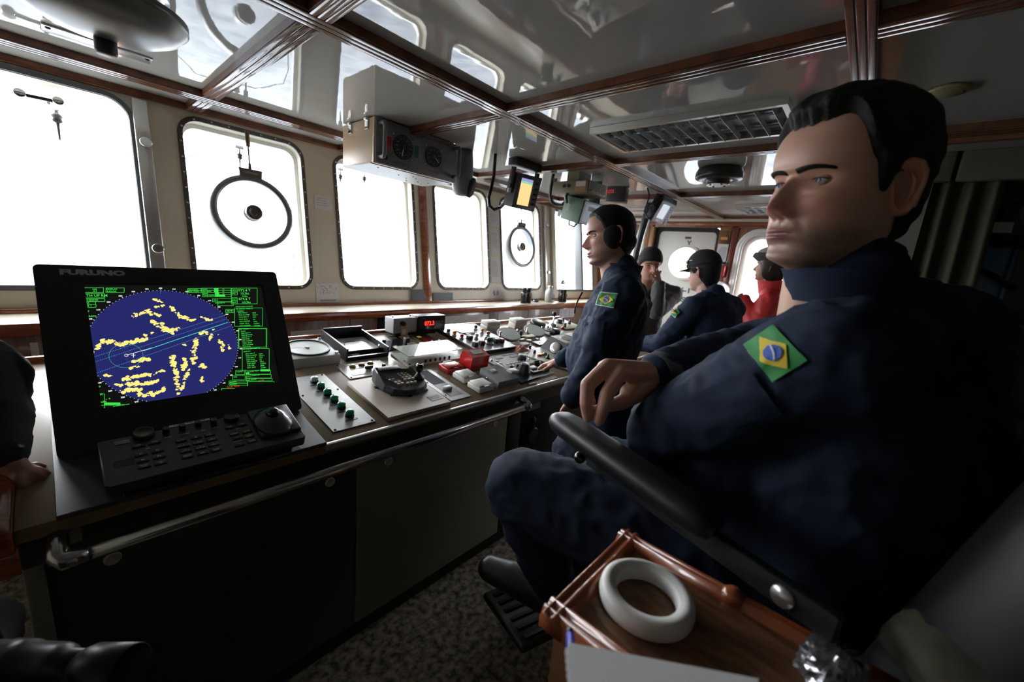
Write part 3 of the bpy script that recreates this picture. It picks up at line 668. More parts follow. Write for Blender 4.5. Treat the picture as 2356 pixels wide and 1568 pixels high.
def scr4(par, w, d, h=.003, r=.0042, m=None, x=0, y=0):
    for sx in (-1, 1):
        for sy in (-1, 1): B().lathe([(r, h), (r*.8, h+.002), (0, h+.002)], 8, T(x+sx*(w/2-.01), y+sy*(d/2-.01), 0)).obj('screw', m or m_blackm, par)
def tag_plate(par, x, y, w, d, m, h=.0035, name='label_plate', rot=0): return B().box((0, 0, h), (w, d, .0012), M=T(x, y, 0) @ RZ(rot)).obj(name, m, par)

# green button panel
t = item('push_button_station', 'grey panel with one white and five green push buttons', 'control panel', .622, .262)
plate(t, .150, .425, .004); scr4(t, .150, .425, .004)
for y in (0.06,):
    for s in (-1, 1): B().lathe([(.0042, .004), (.0034, .006), (0, .006)], 8, T(s*.065, y, 0)).obj('screw', m_blackm, t)
for k, v in enumerate((.412, .354, .296, .239, .182, .119)):
    lamp(t, .635-.622, v-.262, .0142, m_wcap if k == 0 else m_green, .027, 'button', m_blackm)
    tag_plate(t, .009, v-.262-.024, .042, .009, m_dgrey, .0045)
# amber lamp panel
t = item('lamp_switch_panel', 'beige panel with three amber lamps and a rotary switch', 'control panel', .879, .467)
plate(t, .215, .150, .003, m_bplate); scr4(t, .215, .150, .003)
for u, v in ((.836, .500), (.880, .503), (.925, .507)): lamp(t, u-.879, v-.467, .012, m_yel, .013, 'lamp', m_dgrey)
B().cyl(.014, .003, .010, 18, T(.004, -.022, 0), .001).obj('switch_base', m_brush, t); B().box((.004, -.022, .017), (.036, .011, .014), .003, M=RZ(0)).obj('switch_handle', m_black, t)
B().cyl(.0085, .003, .018, 16, T(.084, -.012, 0), .0015).obj('knob', m_black, t)
tag_plate(t, -.055, -.045, .055, .016, m_lgrey); tag_plate(t, -.02, .055, .10, .008, m_lgrey); tag_plate(t, -.03, .012, .03, .009, m_lgrey)
# tan board with joystick keypad
t = item('mounting_board', 'tan square board under the joystick keypad', 'board', .880, .192)
B().prism([(-.147, -.160), (.139, -.160), (.147, .158), (-.142, .158)], 0, .016, bev=.001).obj('board', m_board, t)
B().box((.100, -.105, .0165), (.058, .040, .001)).obj('label', m_paper, t)
q = B().text('REMOTE\nCONTROL', .011, T(.1, -.105, .0172)).obj('label_text', m_ink, t)
t = item('joystick_keypad', 'dark grey keypad with cream keys and a black joystick on the tan board', 'keypad', .897, .222, -3, .018)
P = [(-.084, .045), (-.080, -.015), (-.062, -.058), (-.025, -.080), (.03, -.086), (.075, -.074), (.103, -.045), (.108, 0), (.105, .035), (.082, .052), (.05, .048), (.035, .088), (-.078, .088)]
m_kbody = mat('keypad_body', (.035, .037, .045), .4)
q = B(); n = len(P)
for (k, z) in ((1, .004), (1, .016), (.965, .030), (.94, .034)):
    q.v += [V((p[0]*k, p[1]*k, z+(.020 if z > .01 and p[1] > .04 else 0)+(p[1]*.10 if z > .01 else 0))) for p in P]
for k in range(3):
    for i in range(n): q.f.append([k*n+i, k*n+(i+1) % n, (k+1)*n+(i+1) % n, (k+1)*n+i]); q.s.append(False); q.m.append(0)
q.f += [list(range(n-1, -1, -1)), list(range(3*n, 4*n))]; q.s += [False, False]; q.m += [0, 0]
q.obj('body', m_kbody, t)
KT = T(0, 0, .036) @ RX(6)
B(KT).box((-.020, .066, .0195), (.090, .030, .004), .001).obj('display', m_black, t)
def kkey(x, y, w=.0105): B(KT).box((x, y, .003), (w, .0105, .010), .002).obj('key', m_cream2, t)
for i in range(2):
    for j in range(3): kkey(-.056+i*.016+j*.006-.004, .030-j*.0145)
for i in range(3):
    for j in range(4): kkey(.006+i*.0175+j*.003, .034-j*.0155, .0125)
for i in range(2):
    for j in range(2): kkey(-.033+i*.0165+j*.005, -.022-j*.0145)
for i in range(3): kkey(.012+i*.017, -.040)
B(T(.083, -.004, 0)).lathe([(.026, .030), (.026, .038), (.017, .042), (.012, .052), (.008, .056), (.008, .062)], 20).obj('joystick_boot', m_black, t)
B(T(.083, -.004, 0)).lathe([(.006, .06), (.013, .064), (.0165, .075), (.0165, .088), (.014, .096), (.010, .098), (.009, .096), (0, .096)], 20).obj('joystick_knob', mat('knob_gloss', (.012, .012, .013), .15, coat=.6), t)
for x, y in ((-.06, -.05), (.0, -.085), (.09, -.06), (-.085, .03)): B().box((x, y, .002), (.016, .012, .004)).obj('foot', m_blackm, t)
# paper sheet on the board behind
t = item('paper_slip', 'blank white paper slip lying behind the joystick keypad', 'paper', .992, .306, -14, .0178); B().box((0, 0, .0004), (.060, .085, .0006)).obj('sheet', m_paper, t)
# striped slide panel with clear clip
t = item('slide_panel', 'long grey panel with dark ribbed insert and bent clip', 'control panel', 1.097, .206)
plate(t, .112, .305, .003); B().bx(-.034, .034, -.12, .145, .003, .0038).obj('insert', m_dgrey, t)
for k in range(9): B().bx(-.030+k*.0072, -.0275+k*.0072, .0, .142, .0038, .005).obj('rib', m_blackm, t)
B().box((.0, -.055, .008), (.036, .022, .014), .002).obj('clip_block', m_wplast, t); B().box((.034, -.052, .016), (.002, .055, .030)).obj('clip_shield', m_clear, t)
for y in (.03, -.1): B().lathe([(.004, .003), (.003, .005), (0, .005)], 8, T(-.046, y, 0)).obj('screw', m_blackm, t)
# square dial unit at the left rear
t = item('rudder_dial', 'grey square instrument with a round pale dial beside the radar', 'instrument', .705, .665)
B().box((0, 0, .022), (.205, .215, .044), .004).obj('case', m_lgrey, t)
B().prism(circ(.087, 36), .0445, .047).obj('dial_face', m_dialf, t); B().ring2(circ(.094, 36), circ(.087, 36), .044, .052).obj('dial_ring', m_dgrey, t)
B().cyl(.010, .047, .053, 16, None, .001).obj('dial_hub', m_white, t)
B().add([(0, 0, .0475), (-.085, .012, .0475), (-.07, .05, .0475), (-.03, .08, .0475)], [(0, 3, 2, 1)]).obj('dial_sector', m_paper, t)
for x, y in ((.09, .09), (.09, -.09)): B().cyl(.007, .044, .053, 12, T(x, y, 0), .001).obj('corner_screw', m_chrome, t)
# black tray with gauge
t = item('gauge_tray', 'open black tray holding a flat pale gauge', 'instrument', .945, .700)
q = B()
q.bx(-.108, -.100, -.135, .135, 0, .062).bx(.100, .108, -.135, .135, 0, .05).bx(-.1, .1, .127, .135, 0, .070).bx(-.1, .1, -.135, -.125, 0, .020).bx(-.1, .1, -.125, .127, 0, .012).obj('tray', mat('tray_black', (.018, .018, .024), .35), t)
B().bx(-.098, .098, -.075, .10, .012, .020).obj('gauge_face', m_dialf, t); q = B()
for r_, a0, a1 in ((.045, 60, 180), (.075, -10, 50)):
    pts = [(r_*cos(radians(a)), r_*.9*sin(radians(a))+.01, .0215) for a in range(a0, a1+1, 8)]; q = B(); q.tube(pts, .0013, 5); q.obj('gauge_arc', m_ink, t)
B().box((-.045, -.098, .0135), (.035, .018, .002)).obj('label_plate', m_lgrey, t); B().cyl(.003, .02, .045, 8, T(.08, -.085, 0)).obj('pin', m_chrome, t); B().bx(-.1, .1, -.083, -.078, .012, .026).obj('divider', m_blackm, t)
# black glossy plate
t = item('black_chart_plate', 'flat black plate with white label between the tray and the heading display', 'plate', 1.160, .718)
B().prism(rrect(.185, .185, .003), 0, .004).obj('plate', mat('gloss_black', (.012, .013, .015), .12), t); B().bx(-.08, .02, .03, .085, .004, .0052).obj('white_label', m_lgrey, t); B().box((.05, .06, .0045), (.045, .03, .001)).obj('tape', mat('dark_tape', (.06, .065, .07), .3), t)
B().cyl(.0095, .004, .042, 14, T(-.065, -.035, 0), .002).obj('knob', m_black, t); B().box((.075, -.03, .02), (.025, .03, .035), .004).obj('lever', m_black, t)
B().box((.095, -.055, .007), (.05, .035, .010), .003).obj('key_cap', m_wplast, t)
# strip display
t = item('strip_indicator', 'narrow dark indicator strip with yellow and red lights', 'indicator', 1.375, .700, 0)
B().prism(rrect(.115, .165, .004), 0, .010, bev=.001).obj('case', m_black, t); B().bx(-.058, -.05, -.083, .083, 0, .016).obj('side_rail', mat('brown_rail', (.10, .075, .05), .4), t)
B().bx(-.03, -.005, .035, .055, .010, .0115).obj('yellow_light', mat('yellow_lit', (.55, .6, .05), .4, emit=.3), t); B().bx(-.03, .0, -.03, .03, .010, .0115).obj('red_window', mat('dark_red', (.12, .008, .01), .3), t)
for x in (-.005, .045): B().cyl(.006, .010, .026, 12, T(x, -.06, 0), .001).obj('toggle', m_brush, t)
# raised metal lamp panel
t = item('lamp_indicator_station', 'raised polished metal panel with lamps and meters in the middle of the console', 'control panel', 1.705, .628)
B().prism([(-.165, -.215), (.135, -.215), (.175, .215), (-.165, .225)], .020, .026).obj('top_plate', m_silv, t)
B().prism([(-.163, -.212), (.134, -.212), (.172, .212), (-.163, .222)], 0, .020).obj('plinth', m_black, t)
tt = t; off = T(0, 0, .026)
def LM(u, v, c, tall=.024):
    B(T(u-1.705, v-.628, .026)).lathe([(.016, 0), (.0135, .006), (.011, .012), (.011, tall-.008)], 16).obj('lamp_socket', m_chrome, tt)
    B(T(u-1.705, v-.628, .026)).lathe([(.0115, tall-.009), (.012, tall), (.010, tall+.004), (.005, tall+.006), (0, tall+.006)], 16).obj('lamp_cap', c, tt)
for (u, v), c in zip(((1.545, .715), (1.560, .675), (1.565, .615)), (m_lgrn, m_lor, m_lred)): LM(u, v, c)
for (u, v), c in zip(((1.790, .738), (1.785, .668), (1.787, .615)), (m_lgrn, m_lor, m_lred)): LM(u, v, c)
LM(1.665, .592, mat('glass_cap', (.55, .55, .42), .1, coat=.8), .028)
B().box((-.025, .085, .0285), (.105, .062, .004), .001).obj('meter_frame', m_black, t); B().box((-.025, .085, .031), (.09, .050, .002)).obj('meter_face', m_dialf, t); B().box((-.02, .045, .029), (.07, .012, .006)).obj('meter_label', m_dgrey, t)
for (u, v), c in zip(((1.612, .595), (1.565, .492), (1.622, .497), (1.745, .500), (1.783, .490)), (m_wplast, m_lgrn, m_red, m_lgrn, m_red)):
    B().box((u-1.705, v-.628, .037), (.030, .030, .022), .002).obj('button_body', m_black, t); B().box((u-1.705, v-.628, .050), (.028, .028, .005), .0015).obj('button_face', c, t); B().box((u-1.705+.004, v-.628-.004, .0528), (.018, .015, .001)).obj('button_legend', m_paper, t)
B(T(-.015, -.127, .026)).lathe([(.028, 0), (.026, .012), (.018, .016)], 20).obj('switch_skirt', m_brush, t); B().box((-.015, -.127, .052), (.045, .022, .024), .008).obj('switch_knob', m_black, t)
B().cyl(.006, .026, .044, 12, T(.04, -.04, 0)).obj('small_knob', m_black, t); B(T(.015, -.065, .026)).ball((0, 0, .008), .014).obj('chrome_dome', m_chrome, t)
for x, y in ((-.12, .10), (-.115, -.01), (.10, -.05)): tag_plate(t, x, y, .05, .016, m_lgrey, .0268)
# clear cover box
t = item('clear_cover', 'clear plastic cover box over beige switch base', 'cover', 1.236, .505)
B().bx(-.165, .165, -.092, .07, 0, .006).obj('base', m_bplate, t)
q = B(); q.bx(-.160, .19, -.070, .075, .044, .047).bx(-.160, .19, -.070, -.067, .006, .044).bx(-.160, -.157, -.067, .075, .006, .044).bx(.187, .19, -.067, .075, .006, .044).bx(-.157, .187, .072, .075, .006, .044)
q.obj('cover', m_clear, t)
B().bx(-.155, .185, -.064, .07, .040, .0435).obj('switch_deck', mat('deck_silver', (.30, .31, .30), .30, .35, var=.15, vscale=9), t)
for x in (-.06, -.03, 0, .03, .06, .09): B().cyl(.005, .006, .02, 10, T(x, -.078, 0)).obj('switch', m_blackm, t)
for y in (-.075, -.03): B().lathe([(.006, .006), (.005, .009), (0, .009)], 10, T(-.150, y, 0)).obj('screw', m_blackm, t)
# red call boxes
t = item('red_call_box', 'low red plastic call box with a small white label', 'alarm box', 1.247, .315)
B().box((0, 0, .014), (.100, .082, .028), .006).obj('base', m_red, t); B().box((.0, -.006, .031), (.080, .060, .008), .004).obj('lid', m_red, t); B().box((.0, .030, .033), (.05, .014, .006), .001).obj('label_plate', m_paper, t); B().box((0, -.04, .028), (.03, .008, .008), .001).obj('latch', m_red, t)
t = item('red_alarm_box', 'tall red plastic alarm box with raised lid', 'alarm box', 1.385, .300)
B().prism([(-.062, -.045), (.058, -.045), (.062, .045), (-.06, .045)], .0, .028).obj('base', m_blackm, t)
q = B(RZ(0)); q.add([(-.062, -.045, .010), (.058, -.045, .010), (.062, .045, .014), (-.062, .045, .014), (-.062, -.045, .078), (.058, -.045, .078), (.062, .03, .092), (-.062, .03, .092), (.062, .045, .060), (-.062, .045, .060)],
    [(0, 1, 5, 4), (4, 5, 6, 7), (7, 6, 8, 9), (9, 8, 2, 3), (1, 2, 8, 6, 5), (0, 4, 7, 9, 3), (0, 3, 2, 1)]); q.obj('lid', m_red, t)
B(T(0, -.004, .0868) @ RX(10.6)).box((.005, 0, 0), (.07, .032, .003)).obj('label_plate', m_lgrey, t)
q = B(T(0, -.004, .0888) @ RX(10.6)).text('PUSH', .018, T(.005, 0, 0)).obj('label_text', m_ink, t)
# white flip-cover switches
for k, (u, v, lb) in enumerate(((1.252, .208, 'white flip cover switch box behind its twin'), (1.250, .098, 'white flip cover switch box nearest the console edge'))):
    t = item('switch_box', lb, 'switch box', u, v, 0, group='white flip cover switch boxes')
    B().box((0, 0, .012), (.096, .086, .024), .005).obj('base', m_wplast, t); B().box((0, .003, .027), (.082, .070, .008), .003).obj('flip_cover', m_wplast, t); B().box((.0, -.036, .027), (.03, .012, .006), .0015).obj('tab', m_wplast, t)
    B().text('AUTOMATIC\nSTART\nSTOP', .0105, T(0, .006, .0315)).obj('cover_text', mat('grey_print', (.25, .25, .24), .6), t)
# beige boxes further back
for u, v, lb, sc in ((1.955, .765, 'beige plastic button box nearer to the heading display', 1), (2.245, .765, 'beige plastic button box farther along the console', 1.02)):
    t = item('button_box', lb, 'button box', u, v, 0, group='beige button boxes')
    B().box((0, 0, .022), (.128*sc, .072*sc, .044), .006).obj('base', m_wplast, t); B().box((0, 0, .056), (.130*sc, .074*sc, .026), .008).obj('lid', m_wplast, t); B().box((.01, -.004, .0695), (.06, .04, .0016)).obj('label_plate', m_paper, t)
    B().box((.02, -.038*sc, .050), (.018, .006, .012)).obj('latch', m_wplast, t)
# grey sloped unit with lever
t = item('lever_unit', 'grey wedge shaped control unit with a flat lever', 'control unit', 1.395, .125)
B().add([(-.072, -.068, 0), (.072, -.068, 0), (.076, .065, 0), (-.072, .065, 0), (-.072, -.068, .034), (.072, -.068, .034), (.076, .065, .052), (-.072, .065, .052)], [(0, 3, 2, 1), (4, 5, 6, 7), (0, 1, 5, 4), (1, 2, 6, 5), (2, 3, 7, 6), (3, 0, 4, 7)]).obj('case', m_grey, t)
B(T(0, 0, .0435) @ RX(7.7)).box((-.025, .022, .002), (.036, .024, .003), .001).obj('badge', m_lgrey, t)
B().box((.045, .03, .056), (.010, .10, .006), .002, M=T(0, 0, 0)).obj('lever_arm', m_lgrey, t); B().box((.066, -.025, .052), (.055, .042, .014), .005).obj('lever_paddle', m_lgrey, t); B().lathe([(.006, 0), (.005, .003), (0, .003)], 10, T(-.073, .01, .022) @ RY(-90)).obj('lock', m_chrome, t)
# throttle panel
t = item('throttle_panel', 'black panel with tapered throttle knob and white handled lever', 'control panel', 1.630, .122)
B().prism([(-.155, -.080), (.150, -.055), (.150, .082), (-.115, .082)], 0, .010, bev=.002).obj('plate', mat('thr_black', (.02, .021, .022), .3), t)
q = B(); q.ring2([(.0, .070), (.142, .070), (.142, -.03), (.0, -.03)], [(.012, .06), (.130, .06), (.130, -.018), (.012, -.018)], .010, .020); q.obj('frame', m_black, t)
B(T(-.048, .004, .010)).lathe([(.040, 0), (.040, .012), (.036, .020), (.026, .052), (.022, .056), (0, .057)], 8, sm=False).obj('throttle_knob', mat('thr_knob', (.05, .055, .062), .25), t)
B().tube([(-.03, .006, .05), (.02, .004, .056), (.035, .003, .056)], .006, 10).obj('lever_handle', m_cream2, t); B().tube([(.03, .003, .056), (.055, .002, .056), (.072, .001, .056)], [.012, .0145, .013], 12).obj('lever_grip', m_black, t)
for x, y in ((-.08, .06), (-.022, .065)): B().cyl(.009, .010, .034, 12, T(x, y, 0), .001).obj('knob', m_black, t)
B().box((.065, .03, .014), (.05, .03, .008), .002).obj('switch', m_wplast, t); B().cyl(.008, .01, .03, 12, T(.118, -.02, 0)).obj('post', m_grey, t)
t = item('edge_label', 'long faded red and white label along the front edge', 'label', 1.640, .026, 2); B().box((.02, 0, .001), (.19, .026, .0015)).obj('strip', mat('pink_label', (.50, .40, .36), .5), t); B().text('PERIGO', .018, T(.02, 0, .002), sx=1.3).obj('label_text', mat('red_print', (.35, .08, .06), .6), t); B().box((-.10, 0, .003), (.045, .016, .006), .002).obj('end_tab', m_lgrey, t)
# radio keypad panel
t = item('radio_panel', 'dark grey radio control panel with small keys and large knob', 'control panel', 1.660, .292)
B().prism(rrect(.295, .165, .006), 0, .008, bev=.002).obj('plate', mat('radio_grey', (.13, .13, .135), .4), t)
for i in range(6):
    for j in range(2): B().box((-.07+i*.027, -.045-j*.02, .009), (.014, .009, .004), .001).obj('key', m_lgrey, t)
for x in (-.10, -.095): B().box((x, -.02+(x+.1)*6, .009), (.016, .010, .004), .001).obj('key', m_lgrey, t)
B().box((-.05, .04, .0085), (.05, .018, .002)).obj('display', m_black, t); B().box((.045, .062, .0085), (.09, .010, .002)).obj('display_strip', m_black, t); B().box((.06, .03, .0085), (.05, .020, .002)).obj('small_display', m_black, t)
B(T(.078, -.02, .008)).lathe([(.026, 0), (.026, .020), (.024, .026), (.020, .028), (0, .028)], 20).obj('tuning_knob', m_dgrey, t); B().box((-.06, -.072, .009), (.03, .014, .004), .001).obj('call_key', m_cream2, t); B().ball((-.12, .03, .008), .008).obj('dome', m_chrome, t); B().ball((.128, -.035, .008), .006).obj('dome', m_chrome, t)
# beige panel on the right with lens box
t = item('lamp_knob_station', 'beige control panel with small coloured lamps before the standing man', 'control panel', 1.955, .222)
B().prism([(-.05, -.165), (.125, -.165), (.125, .16), (-.165, .16)], 0, .010, bev=.0015).obj('plate', m_bplate, t)
for (u, v), c in zip(((1.900, .268), (1.932, .270), (1.965, .276)), (m_lred, m_yel, m_green)): B(T(u-1.955, v-.222, .010)).lathe([(.014, 0), (.012, .008), (.006, .011), (0, .011)], 14).obj('lamp', c, t)
B(T(-.032, .0, .010)).lathe([(.017, 0), (.014, .007), (.007, .009), (.006, .026), (0, .027)], 16).obj('switch', m_black, t); B(T(-.028, -.05, .010)).lathe([(.016, 0), (.016, .005), (.010, .007), (0, .006)], 16).obj('key_lock', m_brush, t)
for x, y in ((-.025, -.10), (-.055, .088), (-.015, .158)): B().cyl(.008, .010, .032, 12, T(x, y, 0), .001).obj('knob', m_black, t)
for x, y in ((-.03, -.15), (-.11, .10)): B().lathe([(.005, .010), (.004, .012), (0, .012)], 8, T(x, y, 0)).obj('screw', m_dgrey, t)
t = item('lens_box', 'black wedge box with a clear round lens on its side', 'instrument', 2.130, .285)
B().add([(-.11, -.10, 0), (.12, -.10, 0), (.12, .10, 0), (-.09, .10, 0), (-.055, -.085, .095), (.10, -.085, .095), (.10, .06, .095), (-.045, .06, .095)], [(0, 3, 2, 1), (4, 5, 6, 7), (0, 1, 5, 4), (1, 2, 6, 5), (2, 3, 7, 6), (3, 0, 4, 7)]).obj('case', m_black, t)
B(look((-.083, -.02, .048), (-.20, -.02, .115))).lathe([(.036, -.004), (.036, .006), (.033, .008)], 24).obj('lens_ring', m_brush, t); B(look((-.085, -.02, .049), (-.20, -.02, .115))).ball((0, 0, .003), (.033, .033, .009)).obj('lens', mat('lens_glass', (.55, .52, .52), .05, .3, coat=.8), t)
B(T(.03, -.01, .096)).prism(circ(.045, 24), 0, .004).obj('top_dial', m_mirror, t); B().box((-.03, -.03, .096), (.05, .08, .002)).obj('top_label', mat('pink_paper', (.50, .38, .35), .6), t)
# tilted round mirrors
for u, v, lb in ((1.962, .592, 'round tilted mirror glass dial beside the lamp panel'), (2.245, .600, 'round tilted mirror glass dial near the far lever')):
    t = item('tilting_dial', lb, 'instrument', u, v, 0, group='tilted mirror dials')
    MT_ = T(0, 0, .034) @ RX(12) @ RY(-8)
    B(MT_).lathe([(.078, -.014), (.082, -.004), (.078, .0), (.074, .002)], 30).obj('bowl', m_grey, t); B(MT_).prism(circ(.074, 30), .0005, .003).obj('glass', m_mirror, t)
    for s in (-1, 1): B().tube([(s*.085, 0, .0), (s*.085, .0, .045)], .007, 10).ball((s*.085, 0, .05), .009).obj('pivot', m_chrome, t)
# pink rag
t = item('pink_rag', 'crumpled pink cloth beside the lens panel', 'cloth', 1.865, .385)
q = B(); rg = random.Random(5); n = 14
for i in range(n+1):
    for j in range(n+1):
        x, y = (i/n-.5)*.12, (j/n-.5)*.075; e = max(0, 1-(2*abs(i/n-.5))**3)*max(0, 1-(2*abs(j/n-.5))**3)
        z = .004+e*(.024+.020*noise.noise(V((x*42, y*42, .3)))+.010*noise.noise(V((x*90, y*90, 2))))
        q.v.append(V((x+.012*noise.noise(V((y*40, 1, x*30))), y+.010*noise.noise(V((x*40, 7, y*20))), max(z, .001))))
q.f = [[i*(n+1)+j, (i+1)*(n+1)+j, (i+1)*(n+1)+j+1, i*(n+1)+j+1] for i in range(n) for j in range(n)]; q.s = [True]*len(q.f); q.m = [0]*len(q.f)
q.obj('cloth', mat('pink_cloth', (.55, .22, .18), .85, var=.25, vscale=40), t)
t = item('clear_lid_box', 'small clear lidded box behind the pink cloth', 'box', 1.990, .465); B().box((0, 0, .018), (.075, .05, .036), .003).obj('box', m_clear, t); B().box((0, 0, .006), (.06, .04, .010)).obj('contents', m_wplast, t)
t = item('flat_meter', 'flat square meter with pale face and black rim', 'instrument', 2.115, .440); B().box((0, 0, .005), (.09, .07, .010), .002).obj('rim', m_black, t); B().box((0, 0, .0105), (.078, .058, .001)).obj('face', m_dialf, t); B().cyl(.004, .011, .013, 8).obj('pin', m_ink, t)
# brass handled cover pair
t = item('brass_valve', 'small brass fitting with black knob between the mirror dials', 'fitting', 2.065, .560); B().cyl(.012, 0, .02, 12, None, .002).obj('body', mat('brass', (.35, .22, .07), .3, .9), t); B().cyl(.010, .02, .055, 12, T(-.005, .01, 0), .003).obj('knob', m_black, t)
t = item('beige_twin_switch', 'pair of beige rocker switches on a low block', 'switch', 2.125, .545)
for x in (-.026, .026): B().box((x, 0, .012), (.048, .045, .022), .003).obj('rocker', m_cream2, t)
B().box((0, 0, .002), (.11, .055, .004)).obj('base', m_lgrey, t)
# far end small lamps
for (u, v, c, cn) in ((2.105, .720, m_red, 'first small red lamp right of the nearer beige box'), (2.030, .700, m_red, 'small red lamp in front of the nearer beige box'), (2.140, .672, m_red, 'small red lamp between both beige boxes'), (2.385, .765, m_green, 'small green lamp past the farther beige box'), (2.420, .735, mat('blue_cap', (.05, .16, .24), .2, coat=.5), 'small blue lamp past the farther beige box'), (2.395, .690, m_lor, 'small orange lamp before the chrome lever'), (2.480, .735, m_red, 'small red lamp left of the chrome lever'), (2.665, .640, m_lred, 'small red lamp right of the chrome lever'), (2.60, .660, m_red, 'small dark red lamp behind the chrome lever')):
    t = item('indicator_lamp', cn, 'lamp', u, v, group='small indicator lamps'); B().cyl(.017, 0, .005, 14, None, .001).obj('collar', m_grey, t); B().lathe([(.014, .005), (.013, .014), (.007, .018), (0, .019)], 14).obj('cap', c, t)
t = item('chrome_lever', 'chrome quadrant lever with a black ball knob', 'lever', 2.510, .635); B().lathe([(.045, 0), (.043, .03), (.03, .055), (0, .062)], 20, S3(.6, 1, 1)).obj('quadrant', m_chrome, t); B().tube([(0, 0, .05), (.03, .03, .115)], .005, 10).obj('rod', m_chrome, t); B().ball((.033, .033, .122), .019).obj('ball_knob', m_black, t); B().box((0, 0, .003), (.13, .12, .006), .001).obj('base', m_black, t)
t = item('glossy_meter', 'round bright meter behind the chrome lever', 'instrument', 2.490, .765); B(RX(10)).lathe([(.062, 0), (.062, .03), (.056, .034)], 24).obj('case', m_black, t); B(RX(10)).prism(circ(.055, 24), .030, .0335).obj('face', m_mirror, t)
t = item('end_panel_black', 'black slotted panel in front of the chrome lever', 'control panel', 2.440, .545); B().box((.03, 0, .005), (.24, .10, .010), .002).obj('plate', m_dgrey, t); B().box((-.03, -.01, .03), (.07, .06, .05), .012).obj('wedge', m_black, t)
t = item('end_meter', 'pale flat meter at the far end of the console', 'instrument', 2.600, .470); B().box((0, 0, .006), (.17, .10, .012), .002).obj('rim', m_black, t); B().box((0, 0, .0125), (.15, .08, .001)).obj('face', m_dialf, t)
t = item('end_knob_panel', 'beige panel with black knobs at the far end of the console', 'control panel', 2.800, .720); B().box((0, 0, .004), (.26, .22, .008), .001).obj('plate', m_bplate, t)
for x, y, r_ in ((-.03, .03, .03), (.06, .06, .015), (.06, -.01, .013), (-.08, -.06, .013)): B().lathe([(r_*1.1, .008), (r_, .014), (r_*.85, .04), (0, .041)], 16, T(x, y, 0)).obj('knob', m_dgrey, t)

# heading display on its bracket at the back of the console
hx0, hz0 = 1.225, 1.065
HM = frame((1.14, 1.98, 1.06), (1, -.0, .0), (0, .12, 1))
hd = thing('heading_display', 'heading repeater with red digits on a bracket at the back of the console', 'display', T(1.25, 1.97, 1.026))
# placed from its corners in the photo: front face lower edge stands on the back of the console
h0, h1, h2 = onY((899, 765), 1.96), onY((953, 758), 1.96), onY((1016, 749), 1.96)
ht0, ht2 = onY((897, 731), 1.96), onY((1014, 720), 1.96)
q = B(); x0, x1, x2 = h0.x, h1.x, h2.x; zb, zt = h0.z-.002, ht0.z; dd = .09
wm(B().bx(x0, x1, 1.935, 1.935+dd, zb, zt, .003), 'bracket_box', mat('pale_grey', (.42, .43, .44), .4), hd)
wm(B().bx(x1, x2, 1.925, 1.925+dd, zb+.002, zt+.006, .004), 'case', m_black, hd)
wm(B().bx(x1+.008, x2-.006, 1.9235, 1.9255, zb+.01, zt), 'face', mat('face_black', (.008, .008, .009), .15), hd)
q = B(frame((x1+(x2-x1)*.40, 1.9225, (zb+zt)/2+.004), (1, 0, 0), (0, 0, 1))); q.text('072.3', .036, sx=.9, bold=.0012); wm(q, 'digits', emis('led_red', (1.0, .03, .02), 2.2), hd)
for k in range(3): wm(B().bx(x1+(x2-x1)*(.62+k*.10), x1+(x2-x1)*(.69+k*.10), 1.9225, 1.924, (zb+zt)/2+.005, (zb+zt)/2+.018), 'button', m_grey, hd)
wm(B(frame((x1+.03, 1.9228, zt-.006), (1, 0, 0), (0, 0, 1))).text('HEADING', .008), 'legend', m_lgrey, hd)
wm(B().cyl(.014, 0, .02, 14, frame((x0+.055, 1.935, zt-.030), (1, 0, 0), (0, 0, 1)), .002), 'clamp_knob', m_black, hd)
wm(B().bx(x0+.02, x2-.05, 1.95, 2.0, zb-.03, zb+.005, .003), 'stand', m_blackm, hd)
for x in (x0+.02, x1-.02): wm(B().cyl(.006, 0, .008, 10, T(x, 1.98, zt)), 'screw', m_chrome, hd)
c_ = V((x0+.062, 1.918, zt-.062)); kt_ = thing('key_tag', 'tan cardboard key tag hanging from the heading display knob', 'tag', T(*c_))
B(RX(4)).box((0, 0, -.012), (.045, .002, .062)).obj('card', mat('tan_card', (.50, .30, .13), .7), kt_); B(RX(4)).box((-.004, -.0015, -.014), (.024, .001, .030)).obj('white_mark', m_paper, kt_); B().tube([(0, -.001, .018), (-.004, -.001, .034)], .0015, 6).obj('loop', m_chrome, kt_)
# socket with cable on the panel behind the console
cb = thing('cable_socket', 'black wall socket with a beige plug and cable behind the console', 'socket', T(1.22, 2.455, .995)); a = onY((885, 742), 2.45)
cb.location = a; B().box((0, .004, 0), (.10, .012, .13), .004).obj('backplate', m_blackm, cb); B().tube([(.02, -.01, .03), (-.005, -.03, .022), (-.005, -.04, 0), (.0, -.045, -.03), (.02, -.05, -.075)], [.012, .012, .011, .009, .009], 10).obj('plug', m_cream2, cb)

